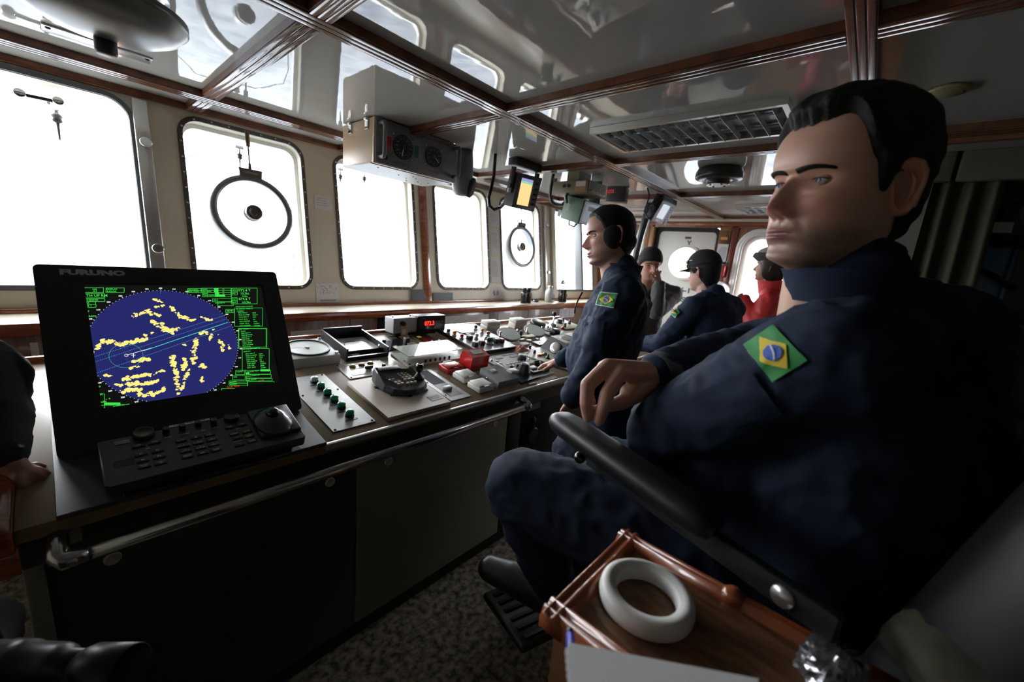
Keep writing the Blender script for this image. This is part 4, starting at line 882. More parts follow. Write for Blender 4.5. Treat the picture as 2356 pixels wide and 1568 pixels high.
# ============================================================ on the windows, wall and ledge
m_ring = mat('screen_ring', (.24, .25, .26), .3, .7); m_pdark = mat('pewter', (.12, .11, .09), .35, .8)
for (u, v, lb) in ((.812, 1.652, 'round clear view screen with motor hub in the second window'), (3.285, 1.655, 'small looking round clear view screen in the far front window')):
    t = thing('clear_view_screen', lb, 'clear view screen', WM @ T(u, v, 0), 'clear view screens'); R_ = .200
    B().lathe([(R_+.012, -.055), (R_+.014, .012), (R_+.006, .018), (R_-.018, .016), (R_-.020, .004), (R_-.014, -.055)], 48, ring=True).obj('ring', m_ring, t)
    B().prism(circ(R_-.012, 40), -.020, -.016).obj('disc_glass', m_glass, t)
    B().lathe([(.046, -.07), (.048, -.05), (.044, -.046), (.048, -.03), (.044, -.02)], 24).obj('motor', mat('motor_white', (.55, .56, .55), .3, .4), t)
    B().lathe([(.042, -.02), (.044, .018), (.040, .026), (.028, .027), (.024, .022), (.012, .024), (0, .024)], 24).obj('hub', m_pdark, t)
    B().prism([(-.055, R_-.002), (.055, R_-.002), (.062, R_+.048), (-.062, R_+.048)], -.01, .02, bev=.002).obj('bracket', m_pdark, t)
    B().box((0, R_+.024, .021), (.07, .012, .002)).obj('bracket_label', m_grey, t)
    B().tube([(0, R_+.045, .008), (0, R_+.08, .008), (0, R_+.085, .008), (0, .455, .012)], [.009, .008, .005, .005], 10).obj('hanging_rod', m_pdark, t)
    B().box((0, .42, .012), (.022, .09, .004), .001).obj('strap', mat('rust_strap', (.22, .11, .04), .5), t)
    q = B()
    for k in range(12): a = 2*pi*k/12; B().lathe([(.004, .013), (.003, .016), (0, .016)], 6, T((R_-.004)*cos(a), (R_-.004)*sin(a), 0)).obj('ring_screw', m_blackm, t)
# window guards and washer nozzles outside the glass
def nozzle(px, py, w_, lb, sc=1.0):
    P = onP((px, py), (0, WY0, 0)-WN*(-.10) if False else V((0, WY0, 0))-WN*.16, WN)
    t = thing('washer_nozzle', lb, 'nozzle', T(*P), 'window washer nozzles'); s = .001*sc
    B(S3(s, s, s)).tube([(0, 0, 40), (0, 0, 20)], 4, 8).obj('stem', m_grey, t); B(S3(s, s, s)).tube([(0, 0, 22), (0, 0, 16), (0, 0, 10), (0, 0, 4), (0, 0, 0)], [7, 11, 8, 10, 5], 10).obj('body', m_blackm, t); B(S3(s, s, s)).tube([(0, 0, 2), (0, 0, -40)], [4, 2], 6).obj('tip', m_blackm, t)
    B(S3(s, s, s)).box((0, 0, 46), (30, 8, 14), 3).obj('mount', m_grey, t)
for a in ((552, 366, 1, 'washer nozzle outside the window with the large clear view screen'), (783, 412, 1, 'washer nozzle at the left edge of the third window'), (838, 416, 1, 'washer nozzle near the middle of the third window'), (133, 283, 1, 'washer nozzle below the opening arm of the leftmost window')): nozzle(*a, sc=1.9 if a[0] == 133 else 1.5)
t = thing('opening_arm', 'chrome and black window opening arm at the top of the leftmost window', 'window fitting', T(*onP((90, 232), V((0, WY0, 0))-WN*.02, WN)))
ca, cb2 = [WM.inverted() @ onP(p, (0, WY0, 0), WN) for p in ((47, 222), (134, 240))]
wm(B(WM).tube([(ca.x, ca.y, .03), (cb2.x, cb2.y, .03)], .008, 10), 'arm', m_black, t)
for c in (ca, cb2): wm(B(WM).lathe([(.024, .0), (.024, .018), (.018, .022), (.018, .058), (.016, .060), (0, .060)], 20, T(c.x, c.y-.004, 0)), 'knob', m_chrome, t)
g = thing('guard_wire', 'thin wire frame outside the window with the large clear view screen', 'wire', WM @ T(.81, 1.2, -.16))
B().tube([(-.30, .72, 0), (-.19, .80, 0), (.10, .78, 0), (.255, .70, 0), (.28, .62, 0), (.26, .10, 0), (.20, .03, 0)], .0025, 6).obj('wire', m_dgrey, g)
g = thing('guard_wire', 'thin wire frame outside the far window with a clear view screen', 'wire', WM @ T(3.28, 1.2, -.16)); B().tube([(-.25, .78, 0), (.10, .74, 0), (.22, .60, 0), (.24, .12, 0)], .0025, 6).obj('wire', m_dgrey, g)
# exterior orange and white mast seen at the edge of the leftmost window
P = onP((318, 590), V((0, WY0, 0))-WN*2.5, WN)
t = thing('ship_mast', 'orange and cream mast outside the leftmost window', 'mast', T(P.x, P.y, -1)); B().cyl(.05, 0, 3.2, 16).obj('pole', mat('orange_paint', (.75, .25, .06), .5), t); B().cyl(.075, .5, 2.2, 16, T(.10, 0, 0)).obj('post', mat('cream_out', (.8, .7, .5), .5), t)

def paper(lb, pts, kind, dz=.003, name='notice', group='notices on the front wall', M=None, fn=None):
    c = fn or wl; (x0, y1), (x1, y0) = c(pts[0]), c(pts[1]); w, h = abs(x1-x0), abs(y1-y0)
    t = thing(name, lb, 'notice', (M or WM) @ T((x0+x1)/2, (y0+y1)/2, dz), group)
    B().bx(-w/2, w/2, -h/2, h/2, 0, .0012).obj('sheet', m_paper, t); rg = random.Random(int(pts[0][0])); q = B(); mi = m_ink if kind != 'faint' else mat('faint_ink', (.35, .34, .33), .8)
    if kind in ('text', 'faint'):
        n = max(4, int(h/.022))
        for k in range(n):
            y = h*.32-k*h*.62/n; L = w*rg.uniform(.55, .8); q.rect(-w*.4, -w*.4+L, y, y+h*.018, .0016)
    elif kind == 'chart':
        for k in range(26): x, y = rg.uniform(-.38, .38)*w, rg.uniform(-.05, .42)*h; a = rg.random()*3; q.line((x, y), (x+.02*cos(a), y+.02*sin(a)), .0016, .0016)
        q.rect(-w*.36, w*.36, -h*.30, -h*.27, .0016); q.rect(-w*.36, w*.3, -h*.34, -h*.32, .0016)
    elif kind == 'drops':
        for s in (-1, 1):
            cx_ = s*w*.16; q.ring2([(cx_+s*-.012, -.03), (cx_+s*.018, -.005), (cx_, .03), (cx_+s*-.014, .005)][::s], [(cx_+s*-.004, -.016), (cx_+s*.008, -.003), (cx_, .014), (cx_+s*-.006, .004)][::s], .0014, .0018)
    elif kind == 'grid':
        for k in range(9): q.rect(-w*.44, w*.44, -h*.42+k*h*.1, -h*.42+k*h*.1+h*.02, .0016)
        for k in range(3): q.rect(-w*.44+k*w*.3, -w*.44+k*w*.3+w*.02, -h*.42, h*.42, .0016)
    stuff(q.obj('print', mi, t)); return t
paper('yellowed typed notice between the second and third windows', ((722, 448), (764, 487)), 'text')
paper('white sheet with small drawings under the wall left of the third window', ((725, 651), (781, 700)), 'chart')
m_slate = mat('slate_card', (.055, .065, .075), .4)
for lb, p0, p1 in (('dark chart card left of the wooden bar under the windows', (944, 666), (976, 700)), ('dark chart card right of the wooden bar under the windows', (994, 673), (1040, 700))):
    (x0, y1), (x1, y0) = wl(p0), wl(p1); t = thing('chart_card', lb, 'card', WM @ T((x0+x1)/2, (y0+y1)/2, .013), 'dark cards under the windows'); w, h = x1-x0, y1-y0
    B().bx(-w/2, w/2, -h/2, h/2, 0, .003).obj('card', m_slate, t); q = B()
    for k in range(7): q.rect(-w*.4, w*.35, h*.4-k*h*.12, h*.4-k*h*.12+.002, .0034)
    stuff(q.obj('print', mat('slate_print', (.16, .18, .19), .6), t))
for k, (a, b, kd, lb) in enumerate((((1126, 486), (1149, 522), 'faint', 'topmost faded sheet between the last two round cornered windows'), ((1127, 526), (1150, 585), 'faint', 'second faded sheet between the last two round cornered windows'), ((1128, 590), (1151, 652), 'faint', 'third faded sheet between the last two round cornered windows'), ((1127, 660), (1153, 687), 'drops', 'small white sheet with two dark drop shapes'))): paper(lb, (a, b), kd)
# papers on the veneer under the ledge
def fl(p): P = onY(p, 2.46); return P.x, P.z
FM = frame((0, 2.459, 0), (1, 0, 0), (0, 0, 1))
for lb, a, b, kd in (('worn pinkish sheet under the ledge behind the dial', (668, 762), (757, 782), 'faint'), ('long pale sheet under the ledge behind the heading display', (1016, 728), (1122, 752), 'faint'), ('small pale sheet under the ledge in front of the beige boxes', (1147, 721), (1172, 740), 'faint'), ('white sheet under the ledge beside the standing man', (1288, 711), (1320, 728), 'grid')): paper(lb, (a, b), kd, .001, 'notice', 'sheets under the ledge', FM, fl)
paper('white sheet on the veneer at the far left under the ledge', ((68, 788), (92, 822)), 'faint', .001, 'notice', 'sheets under the ledge', FM, fl)
# far wall papers: mirrored frame so print faces the room
RMI = RM @ T(0, 0, -.006) @ S3(1, 1, -1)
def fr(p): P = onX(p, XW); return P.y, P.z
paper('printed white sheet on the wood left of the door', ((1482, 538), (1463, 580)), 'grid', .003, 'notice', 'sheets by the door', RMI, fr)
t = paper('handwritten white sheet in a clear sleeve right of the door', ((1678, 562), (1645, 608)), 'text', .012, 'notice', 'sheets by the door', RMI, fr)
a, b = fr((1686, 535)), fr((1648, 566)); s_ = thing('clear_sleeve', 'clear plastic sleeve with an orange slip right of the door', 'sleeve', RMI @ T((a[0]+b[0])/2, (a[1]+b[1])/2, .010)); B().bx(-.10, .09, -.20, .09, 0, .0015).obj('sleeve', m_clear, s_); B().box((0, .01, .0025), (.07, .03, .001)).obj('orange_slip', mat('orange_slip', (.6, .3, .08), .6), s_)
P = onX((1660, 622), 4.80); t = thing('fire_extinguisher', 'small red extinguisher on the wood right of the door', 'extinguisher', T(*P)); B().cyl(.04, -.07, .06, 16, None, .02).obj('bottle', m_red, t); B().box((0, 0, .08), (.03, .06, .03), .006).obj('valve', m_black, t)
P = onX((1652, 668), 4.78); t = thing('white_helmet', 'round white helmet hanging right of the door', 'helmet', T(*P)); B().lathe([(.10, -.02), (.11, -.01), (.098, .0), (.09, .04), (.06, .075), (0, .09)], 20, RY(-70)).obj('shell', m_white, t); B().tube([(.02, -.06, -.02), (.02, 0, -.12), (.02, .06, -.02)], .006, 6).obj('strap', m_grey, t)
P = onX((1668, 670), 4.82); t = thing('wall_outlet', 'white wall outlet beside the red window trim', 'outlet', T(*P)); B().box((0, 0, 0), (.03, .07, .09), .01).obj('body', m_white, t); B().cyl(.012, 0, .006, 12, T(-.015, 0, 0) @ RY(-90)).obj('socket', m_black, t)
# ledge things
def ledge(px, py=708, y=2.55): P = onY((px, py), y); return V((P.x, y, 1.0785))
def binoc(lb, px, s, y=2.55):
    t = thing('binoculars', lb, 'binoculars', T(*ledge(px, 700, y)), 'binoculars on the ledge')
    for k in (-1, 1):
        B(T(k*.034*s, 0, 0) @ RX(0)).lathe([(.027*s, 0), (.028*s, .05*s), (.03*s, .06*s), (.022*s, .09*s), (.018*s, .10*s), (.018*s, .125*s), (.021*s, .128*s), (.021*s, .145*s), (.017*s, .146*s)], 20).obj('barrel', m_black, t)
        B().box((k*.034*s, 0, .080*s), (.045*s, .05*s, .04*s), .008).obj('prism_housing', m_black, t)
    B().cyl(.009*s, .05*s, .13*s, 12, T(0, 0, 0)).obj('hinge', m_dgrey, t)
binoc('pair of black binoculars standing on the ledge under the far clear view screen', 1209, 1.05); binoc('pair of black binoculars on the ledge beside the white flask', 1293, .95, 2.56)
t = thing('metal_flask', 'grey white metal flask with a cap on the ledge', 'flask', T(*ledge(1262, 703, 2.57))); B().lathe([(.045, 0), (.050, .01), (.050, .10), (.042, .125), (.022, .14), (.022, .155)], 24).obj('body', m_lgrey, t); B().cyl(.026, .15, .175, 16, None, .004).obj('cap', m_brush, t); B().box((.01, -.048, .06), (.035, .008, .06), .002).obj('label', m_grey, t); B().box((0, -.051, .04), (.05, .006, .015)).obj('black_band', m_black, t)
t = thing('desk_lamp', 'small clamp lamp with coiled cord on the ledge near the corner', 'lamp', T(*ledge(1283, 702, 2.64))); B().tube([(0, 0, 0), (.0, 0, .16), (.01, -.01, .19)], .004, 8).obj('stem', m_black, t); B(T(.01, -.01, .20) @ RY(60)).lathe([(.012, 0), (.03, .03), (.028, .03)], 16).obj('shade', m_brush, t); B().tube([(.02, 0, .17), (.06, 0, .10), (.09, -.02, .03), (.10, -.03, .006)], .003, 6).obj('cord', m_black, t); B().cyl(.03, 0, .008, 14).obj('base', m_black, t)
t = thing('black_box_ledge', 'small black junction box beside the standing binoculars', 'box', T(*ledge(1232, 702, 2.60))); B().box((0, 0, .018), (.05, .035, .036), .003).obj('body', m_black, t); B().ball((-.035, -.005, .01), .01).obj('knob', m_chrome, t)

# ============================================================ hung from the ceiling
def hexa(q, F, depth, n=None):
    """box behind a face TL,TR,BR,BL"""
    n = n or (F[1]-F[0]).cross(F[3]-F[0]).normalized(); Bk = [p+n*depth for p in F]
    if (F[0]-CO).dot(n) < 0: Bk = [p-n*depth for p in F]
    o = len(q.v); q.v += F+Bk
    for f in ((3, 2, 1, 0), (4, 5, 6, 7), (0, 1, 5, 4), (1, 2, 6, 5), (2, 3, 7, 6), (3, 0, 4, 7)): q.f.append([i+o for i in f]); q.s.append(False); q.m.append(0)
    return q
def face4(px, Yt, Yb):
    return [onY(px[0], Yt), onY(px[1], Yt), onY(px[2], Yb), onY(px[3], Yb)]
def fmat(F):
    """frame on a face: origin at its centre, x right, y up, z to the viewer; and its size"""
    c = (F[0]+F[1]+F[2]+F[3])/4; x = (F[1]-F[0]+F[2]-F[3])/2; y = (F[0]-F[3]+F[1]-F[2])/2
    return frame(c, x, y), x.length, y.length
# wind indicator
t = thing('wind_indicator', 'cream and grey wind indicator box with two black dials under the ceiling', 'instrument', T(1.42, 2.2, ZT))
wx0, wx1, wyf, wyb, wz0, wz1 = 1.145, 1.69, 2.04, 2.395, 1.925, ZT-.004
m_wcream = mat('wind_cream', (.52, .38, .25), .4); m_wgrey = mat('wind_grey', (.20, .205, .21), .4, .3)
wm(B().bx(wx0, wx1, wyf+.03, wyb, wz0, wz1, .006), 'case', m_wcream, t)
wm(B().bx(wx0-.002, wx1+.002, wyf+.005, wyf+.028, wz0-.002, wz1, .004), 'front_flange', m_wcream, t)
wm(B().bx(wx0+.004, wx1-.004, wyf, wyf+.006, wz0+.002, wz1-.004, .001), 'front_panel', m_wgrey, t)
wm(B().bx(wx0-.001, wx1, wyf+.04, wyb-.01, wz0-.004, wz0+.002), 'bottom_plate', m_lgrey, t)
WF = frame(((wx0+wx1)/2, wyf-.0005, (wz0+wz1)/2), (1, 0, 0), (0, 0, 1))
def wf(p): P = WF.inverted() @ onY(p, wyf); return P.x, P.y
for s_, h in ((-1, (wx0+.025)), (1, wx1-.025)):
    q = B(); q.tube([(h, wyf, wz0+.03), (h, wyf-.045, wz0+.03), (h, wyf-.052, wz0+.045), (h, wyf-.052, wz1-.045), (h, wyf-.045, wz1-.03), (h, wyf, wz1-.03)], .0105, 12); wm(q, 'handle', m_wgrey, t)
for p_, r_, lbl, hd_, cnt in (((927, 339), .062, 'WIND DIRECTION', 200, 12), ((997, 361), .056, 'WIND SPEED', 265, 10)):
    x, y = wf(p_); d = wm(B(WF).prism(circ(r_, 32, x, y), 0, .006), 'dial', mat('dial_black', (.012, .012, .013), .3), t)
    q = B(WF)
    for k in range(cnt*2):
        a = radians(90-k*360/(cnt*2)); q.line((x+cos(a)*r_*.92, y+sin(a)*r_*.92), (x+cos(a)*r_*(.80 if k % 2 == 0 else .86), y+sin(a)*r_*(.80 if k % 2 == 0 else .86)), .002, .0065)
    for k in range(cnt): a = radians(90-k*360/cnt); q.text(str(k*(30 if cnt == 12 else 10)), .010, T(x+cos(a)*r_*.66, y+sin(a)*r_*.66, .0065))
    stuff(wm(q, 'dial_marks', m_lgrey, t))
    a = radians(hd_+60); wm(B(WF).line((x, y), (x+cos(a)*r_*.8, y+sin(a)*r_*.8), .005, .0085), 'pointer', m_white, t); wm(B(WF).cyl(.012, .006, .011, 16, T(x, y, 0), .002), 'hub', m_dgrey, t)
    wm(B(WF).text(lbl, .014, T(x, y-r_-.024, .0008)), 'dial_lettering', m_ink, t)
    for k in range(4): a = radians(45+90*k); wm(B(WF).lathe([(.005, 0), (.004, .003), (0, .003)], 8, T(x+cos(a)*r_*1.35, y+sin(a)*r_*1.2, 0)), 'screw', m_chrome, t)
x, y = wf((927, 339)); wm(B(WF).bx(x-.10, x-.072, y-.032, y+.03, 0, .001), 'red_mark', m_red, t); wm(B(WF).bx(x+.076, x+.10, y-.032, y+.03, 0, .001), 'green_mark', mat('green_mark', (.0, .14, .07), .4), t)
wm(B(WF).text('BELFORT AEROVANE INDICATOR', .0155, T(x+.20, .088, .0008), bold=.0003), 'title_lettering', m_ink, t); wm(B(WF).cyl(.012, 0, .012, 14, T(-.215, -.075, 0), .002), 'knob', m_black, t)
wm(B(WF).add([(.0, .082, .0008), (.03, .082, .0008), (.015, .098, .0008)], [(0, 1, 2)]), 'logo', m_ink, t)
for y in (2.12, 2.30): wm(B().box((wx0-.004, y, wz1-.03), (.006, .03, .05), .001).box((wx0-.010, y, wz1-.008), (.012, .022, .012), .002), 'latch', m_chrome, t)
q = B(); rg = random.Random(2)
for k in range(9): q.cyl(.005, wz0-.006, wz0-.003, 8, T(wx0+.05+rg.random()*.45, wyf+.08+rg.random()*.2, 0))
stuff(wm(q, 'bottom_screws', m_blackm, t))
# loudspeaker-like hanging horn behind it
t = thing('ceiling_horn', 'grey rounded horn with a black mouth hanging behind the wind indicator', 'horn', T(1.80, 2.12, ZT))
hc = onY((1066, 380), 2.12)
wm(B(T(hc.x, 2.12, 0)).lathe([(.055, ZT), (.062, 2.09), (.066, 2.02), (.067, 1.985), (.069, 1.984), (.069, 1.968), (.067, 1.967), (.066, 1.93), (.058, 1.895), (.04, 1.875), (0, 1.868)][::-1], 28), 'body', m_wgrey, t)
wm(B(look((hc.x+.036, 2.12-.036, 1.93), (hc.x+.5, 2.12-.8, 1.72))).lathe([(.050, -.02), (.052, .018), (.044, .024), (0, .020)], 24, S3(.95, 1.25, 1)), 'mouth', m_blackm, t)
# chart plotter on bracket
t = thing('chart_plotter', 'black chart plotter with a lit yellow screen hung from the ceiling', 'display', T(2.15, 1.9, ZT))
F = face4([(1196, 397), (1247.6, 410), (1227, 487), (1177, 476.6)], 1.85, 1.895); FMt, w, h = fmat(F)
wm(hexa(B(), F, .085), 'case', m_black, t); wm(B(FMt).bx(-w/2+.004, w/2-.004, -h/2+.004, h/2-.004, 0, .004, .002), 'front_bezel', m_dgrey, t)
sq = wm(B(FMt).bx(-w*.36, w*.14, -h*.38, h*.38, .004, .0048), 'screen', emis('plotter_yellow', (.95, .66, .27), 1.0), t)
wm(B(FMt).bx(-w*.36, w*.14, h*.30, h*.38, .0048, .0052), 'screen_top_bar', emis('plotter_blue', (.30, .30, .65), 1.0), sq); wm(B(FMt).bx(-w*.36, w*.14, h*.24, h*.30, .0048, .0052), 'screen_green_bar', emis('plotter_green', (.25, .65, .35), 1.0), sq)
for k in range(5): wm(B(FMt).box((w*.34, h*.30-k*h*.15, .006), (w*.14, h*.05, .006), .001), 'button', m_blackm, t)
wm(B(FMt).bx(-w*.3, w*.3, -h*.46, -h*.42, .004, .0046), 'legend', m_grey, t)
c = FMt @ V((-w*.55, 0, -.05)); 
for s_ in (-1, 1): wm(B(FMt).bx(s_*w*.52-.004, s_*w*.52+.004, -h*.1, h*.62, -.07, -.03, .002), 'bracket_arm', m_black, t)
tp = FMt @ V((0, h*.62, -.05)); wm(B().bx(tp.x-.13, tp.x+.13, tp.y-.03, tp.y+.05, ZT-.05, ZT-.002, .003), 'bracket_top', m_black, t)
for s_ in (-1, 1): wm(B(FMt).cyl(.016, 0, .016, 16, T(s_*w*.53, .02, -.05) @ RY(90*s_), .003), 'bracket_knob', m_dgrey, t)
t = thing('cable_hose', 'black looped cable hose beside the chart plotter', 'cable', T(2.1, 2.05, ZT))
pts = [onY(p, 1.98) for p in ((1137, 392), (1136, 405), (1131, 430), (1124, 455), (1126, 473), (1136, 482), (1150, 478), (1162, 466), (1170, 458))]; pts[0].z = ZT
wm(B().tube(pts, .011, 10), 'hose', m_black, t); wm(B().tube(pts[-3:], .0135, 10), 'sleeve', m_brush, t)
# navigation receiver, green sounder, red digit display, silver plotter
m_khaki = mat('khaki', (.20, .17, .10), .45); m_gbox = mat('sage_green', (.17, .27, .20), .45)
t = thing('navigation_receiver', 'khaki navigation receiver with keypad under the ceiling', 'instrument', T(2.6, 1.75, ZT))
F = face4([(1354.7, 413), (1395.8, 427), (1393, 456), (1350.6, 441.5)], 1.60, 1.60); FMt, w, h = fmat(F)
x0 = onY((1279.7, 415), 1.60+.34).x
wm(B(FMt).bx(-w/2, w/2, -h/2, h/2, -.30, 0, .003), 'case', m_khaki, t); wm(B(FMt).bx(-w*.46, w*.46, -h*.44, h*.44, 0, .003, .001), 'front_panel', mat('khaki_light', (.27, .25, .18), .45), t)
wm(B(FMt).bx(-w*.40, -w*.02, 0, h*.32, .003, .004), 'lcd', mat('lcd_green', (.16, .20, .15), .3), t)
for i in range(3):
    for j in range(4): wm(B(FMt).box((w*.14+i*w*.11, h*.30-j*h*.2, .004), (w*.08, h*.13, .003), .001), 'key', m_lgrey, t)
for i in range(4): wm(B(FMt).box((-w*.36+i*w*.11, -h*.26, .004), (w*.08, h*.14, .003), .001), 'key', m_lgrey if i else m_black, t)
wm(B(FMt).bx(-w/2-.002, -w/2, -h*.3, h*.4, -.10, -.02), 'white_sticker', m_paper, t); wm(B(FMt).bx(-w/2-.0022, -w/2-.0005, -h*.32, -.0, -.11, -.02), 'tan_sticker', mat('tan_sticker', (.36, .22, .10), .5), t)
for z_ in (-.20, -.16): wm(B(FMt).cyl(.012, 0, .004, 14, T(-w/2, h*.1, z_) @ RY(-90)), 'side_hole', m_blackm, t)
c = FMt @ V((0, h/2, -.15)); wm(B().bx(c.x-.10, c.x+.06, c.y-.05, c.y+.05, c.z-.01, ZT-.001), 'hanger', m_khaki, t)
t = thing('echo_sounder', 'sage green echo sounder box with a dark screen behind the standing head', 'instrument', T(2.6, 1.75, 1.9))
F = face4([(1345, 460), (1390, 470), (1374, 524), (1329.7, 513)], 1.66, 1.70); FMt, w, h = fmat(F)
wm(B(FMt).bx(-w/2, w/2, -h/2, h/2, -.17, 0, .006), 'case', m_gbox, t); wm(B(FMt).ring2(rrect(w*.94, h*.92, .008), rrect(w*.8, h*.78, .004), 0, .006), 'front_rim', mat('sage_pale', (.36, .42, .38), .4), t)
wm(B(FMt).bx(-w*.4, w*.4, -h*.39, h*.39, .0, .003), 'screen', mat('screen_dark', (.03, .035, .045), .12), t); wm(B(FMt).bx(-w*.22, w*.1, h*.1, h*.27, .003, .004), 'white_label', m_paper, t)
for y0_ in (-.06, .0): wm(B(FMt).bx(-w/2-.002, -w/2, y0_-.02, y0_+.03, -.14+y0_, -.11+y0_), 'side_label', m_lgrey, t)
wm(B().tube([FMt @ V((-w*.55, h*.2, -.14)), FMt @ V((-w*.75, h*.45, -.12)), FMt @ V((-w*.70, h*.75, -.1))], .012, 8), 'hanger', m_black, t)
wm(B().tube([FMt @ V((-w*.3, -h/2, -.12)), FMt @ V((-w*.25, -h*.68, -.12)), FMt @ V((-w*.05, -h*.72, -.11)), FMt @ V((w*.05, -h*.5, -.1))], .007, 8), 'cable', m_black, t)
c = FMt @ V((0, h/2, -.10)); wm(B().bx(c.x+.16, c.x+.20, c.y-.02, c.y+.06, c.z-.06, ZT-.001), 'ceiling_post', m_dgrey, t)
t = thing('cable_bundle', 'dark cable bundle looping down beside the navigation receiver', 'cable', T(2.4, 1.95, ZT))
pts = [onY(p, 1.95) for p in ((1272, 415), (1268, 430), (1266, 450), (1270, 464), (1278, 470), (1292, 472), (1302, 462))]; pts[0].z = ZT; wm(B().tube(pts, .012, 8), 'bundle', m_black, t); wm(B().tube([onY(p, 1.94) for p in ((1276, 410), (1276, 428))], .02, 10), 'grey_gland', m_grey, t)
t = thing('red_digit_display', 'dark grey ceiling display with small red digits', 'display', T(3.15, 1.7, ZT)); P0, P1 = onZ((1396, 437), 2.12), onZ((1440, 437), 2.12)
DF = frame(((P0+P1)/2).to_tuple(), (P1-P0), (0, 0, 1)); w = (P1-P0).length
wm(B(DF).bx(-w/2, w/2, -.09, .03-.002, -.10, 0, .004), 'case', mat('taupe', (.085, .08, .075), .4), t); wm(B(DF).text('3255', .038, T(-w*.32, -.012, .001), sx=.9), 'digits', emis('led_dim', (.55, .03, .03), 1.0), t)
t = thing('silver_plotter', 'silver framed plotter with a pale screen hung near the door', 'display', T(3.4, 1.45, ZT)); F = face4([(1527, 458.6), (1556.6, 471), (1530.5, 518), (1499, 507)], 1.40, 1.475); FMt, w, h = fmat(F)
wm(B(FMt).bx(-w/2, w/2, -h/2, h/2, -.07, -.004, .004), 'case', m_black, t); wm(B(FMt).bx(-w/2, w/2, -h/2, h/2, -.004, .002, .002), 'front_frame', mat('silver_plastic', (.40, .41, .43), .4), t)
wm(B(FMt).bx(-w*.36, w*.12, -h*.30, h*.34, .002, .003), 'screen', mat('screen_pale', (.55, .60, .66), .2, emit=.35), t)
for k in range(6): wm(B(FMt).box((w*.32, h*.30-k*h*.11, .003), (w*.14, h*.06, .003), .001), 'button', m_dgrey, t)
wm(B(FMt).lathe([(.016, .002), (.016, .004), (.010, .005), (0, .005)], 16, T(w*.32, -h*.40, 0)), 'round_key', m_dgrey, t); wm(B(FMt).bx(-w*.3, -w*.1, -h*.44, -h*.37, .002, .003), 'badge', m_white, t)
for s_ in (-1, 1): wm(B(FMt).bx(s_*w*.54-.005, s_*w*.54+.005, -h*.1, h*.62, -.07, -.02, .002), 'bracket_arm', m_black, t)
c = FMt @ V((0, h*.62, -.04)); wm(B().bx(c.x-.16, c.x+.14, c.y-.03, c.y+.03, ZB-.05, ZB-.004, .004), 'bracket_top', m_black, t); wm(B(FMt).cyl(.026, 0, .02, 18, T(-w*.55, .0, -.04) @ RY(-90), .004), 'bracket_knob', m_dgrey, t)
t = thing('cable_duct', 'black wrapped cable duct running down behind the standing head', 'cable', T(3.3, 1.62, ZT))
pts = [onX(p, 3.9) for p in ((1500, 470), (1488, 500), (1476, 540), (1466, 580), (1455, 640), (1450, 720))]; pts[0].z = ZT-.01; pts[-1].z = .02; pts[-1].x = 3.9; pts[-1].y = pts[-2].y; wm(B().tube(pts, [.045, .045, .042, .046, .042, .042], 12), 'duct', m_black, t); wm(B().tube([p+V((-.04, -.05, 0)) for p in pts], .006, 6), 'chain', m_brush, t)
t = thing('ceiling_cable', 'thin grey cable curling behind the silver plotter', 'cable', T(3.3, 1.5, ZT)); pts = [onY(p, 1.50) for p in ((1490, 432), (1494, 450), (1488, 470), (1482, 485), (1490, 500), (1500, 508))]; pts[0].z = ZT; wm(B().tube(pts, .006, 8), 'cable', m_dgrey, t)
# dish lamp over the radar
t = thing('ceiling_dish', 'large grey metal dish fitting on the ceiling above the radar', 'ceiling fitting', T(.135, 1.60, ZT)); m_dish = mat('dish_grey', (.17, .165, .155), .32, .4, bump=.06, bscale=300)
B(T(0, 0, -.15)).lathe([(.0, -.035), (.06, -.030), (.115, -.018), (.155, .002), (.170, .022), (.176, .024), (.176, .042), (.165, .046), (.14, .05)], 48).obj('dish', m_dish, t)
B(T(0, 0, -.15)).lathe([(.128, .046), (.128, .085), (.138, .087), (.138, .100), (.125, .102), (.125, .118), (.140, .120), (.140, .149)], 40).obj('drum', m_alum, t)
B(T(.006, .045, -.15)).lathe([(0, -.066), (.021, -.066), (.023, -.060), (.023, -.028)], 20).obj('drain_knob', m_dgrey, t)
B().box((.05, .74, -.004), (.29, .075, .007), .001).obj('mount_plate', m_alum, t)
for x in (-.08, .18): B().lathe([(.008, -.0075), (.006, -.012), (0, -.012)][::-1], 8, T(x, .72, 0)).obj('bolt', m_dgrey, t)
for k in range(8): a = 2*pi*k/8; B().lathe([(.008, -.068), (.007, -.075), (0, -.075)][::-1], 8, T(.132*cos(a), .132*sin(a), 0)).obj('bolt', m_chrome, t)
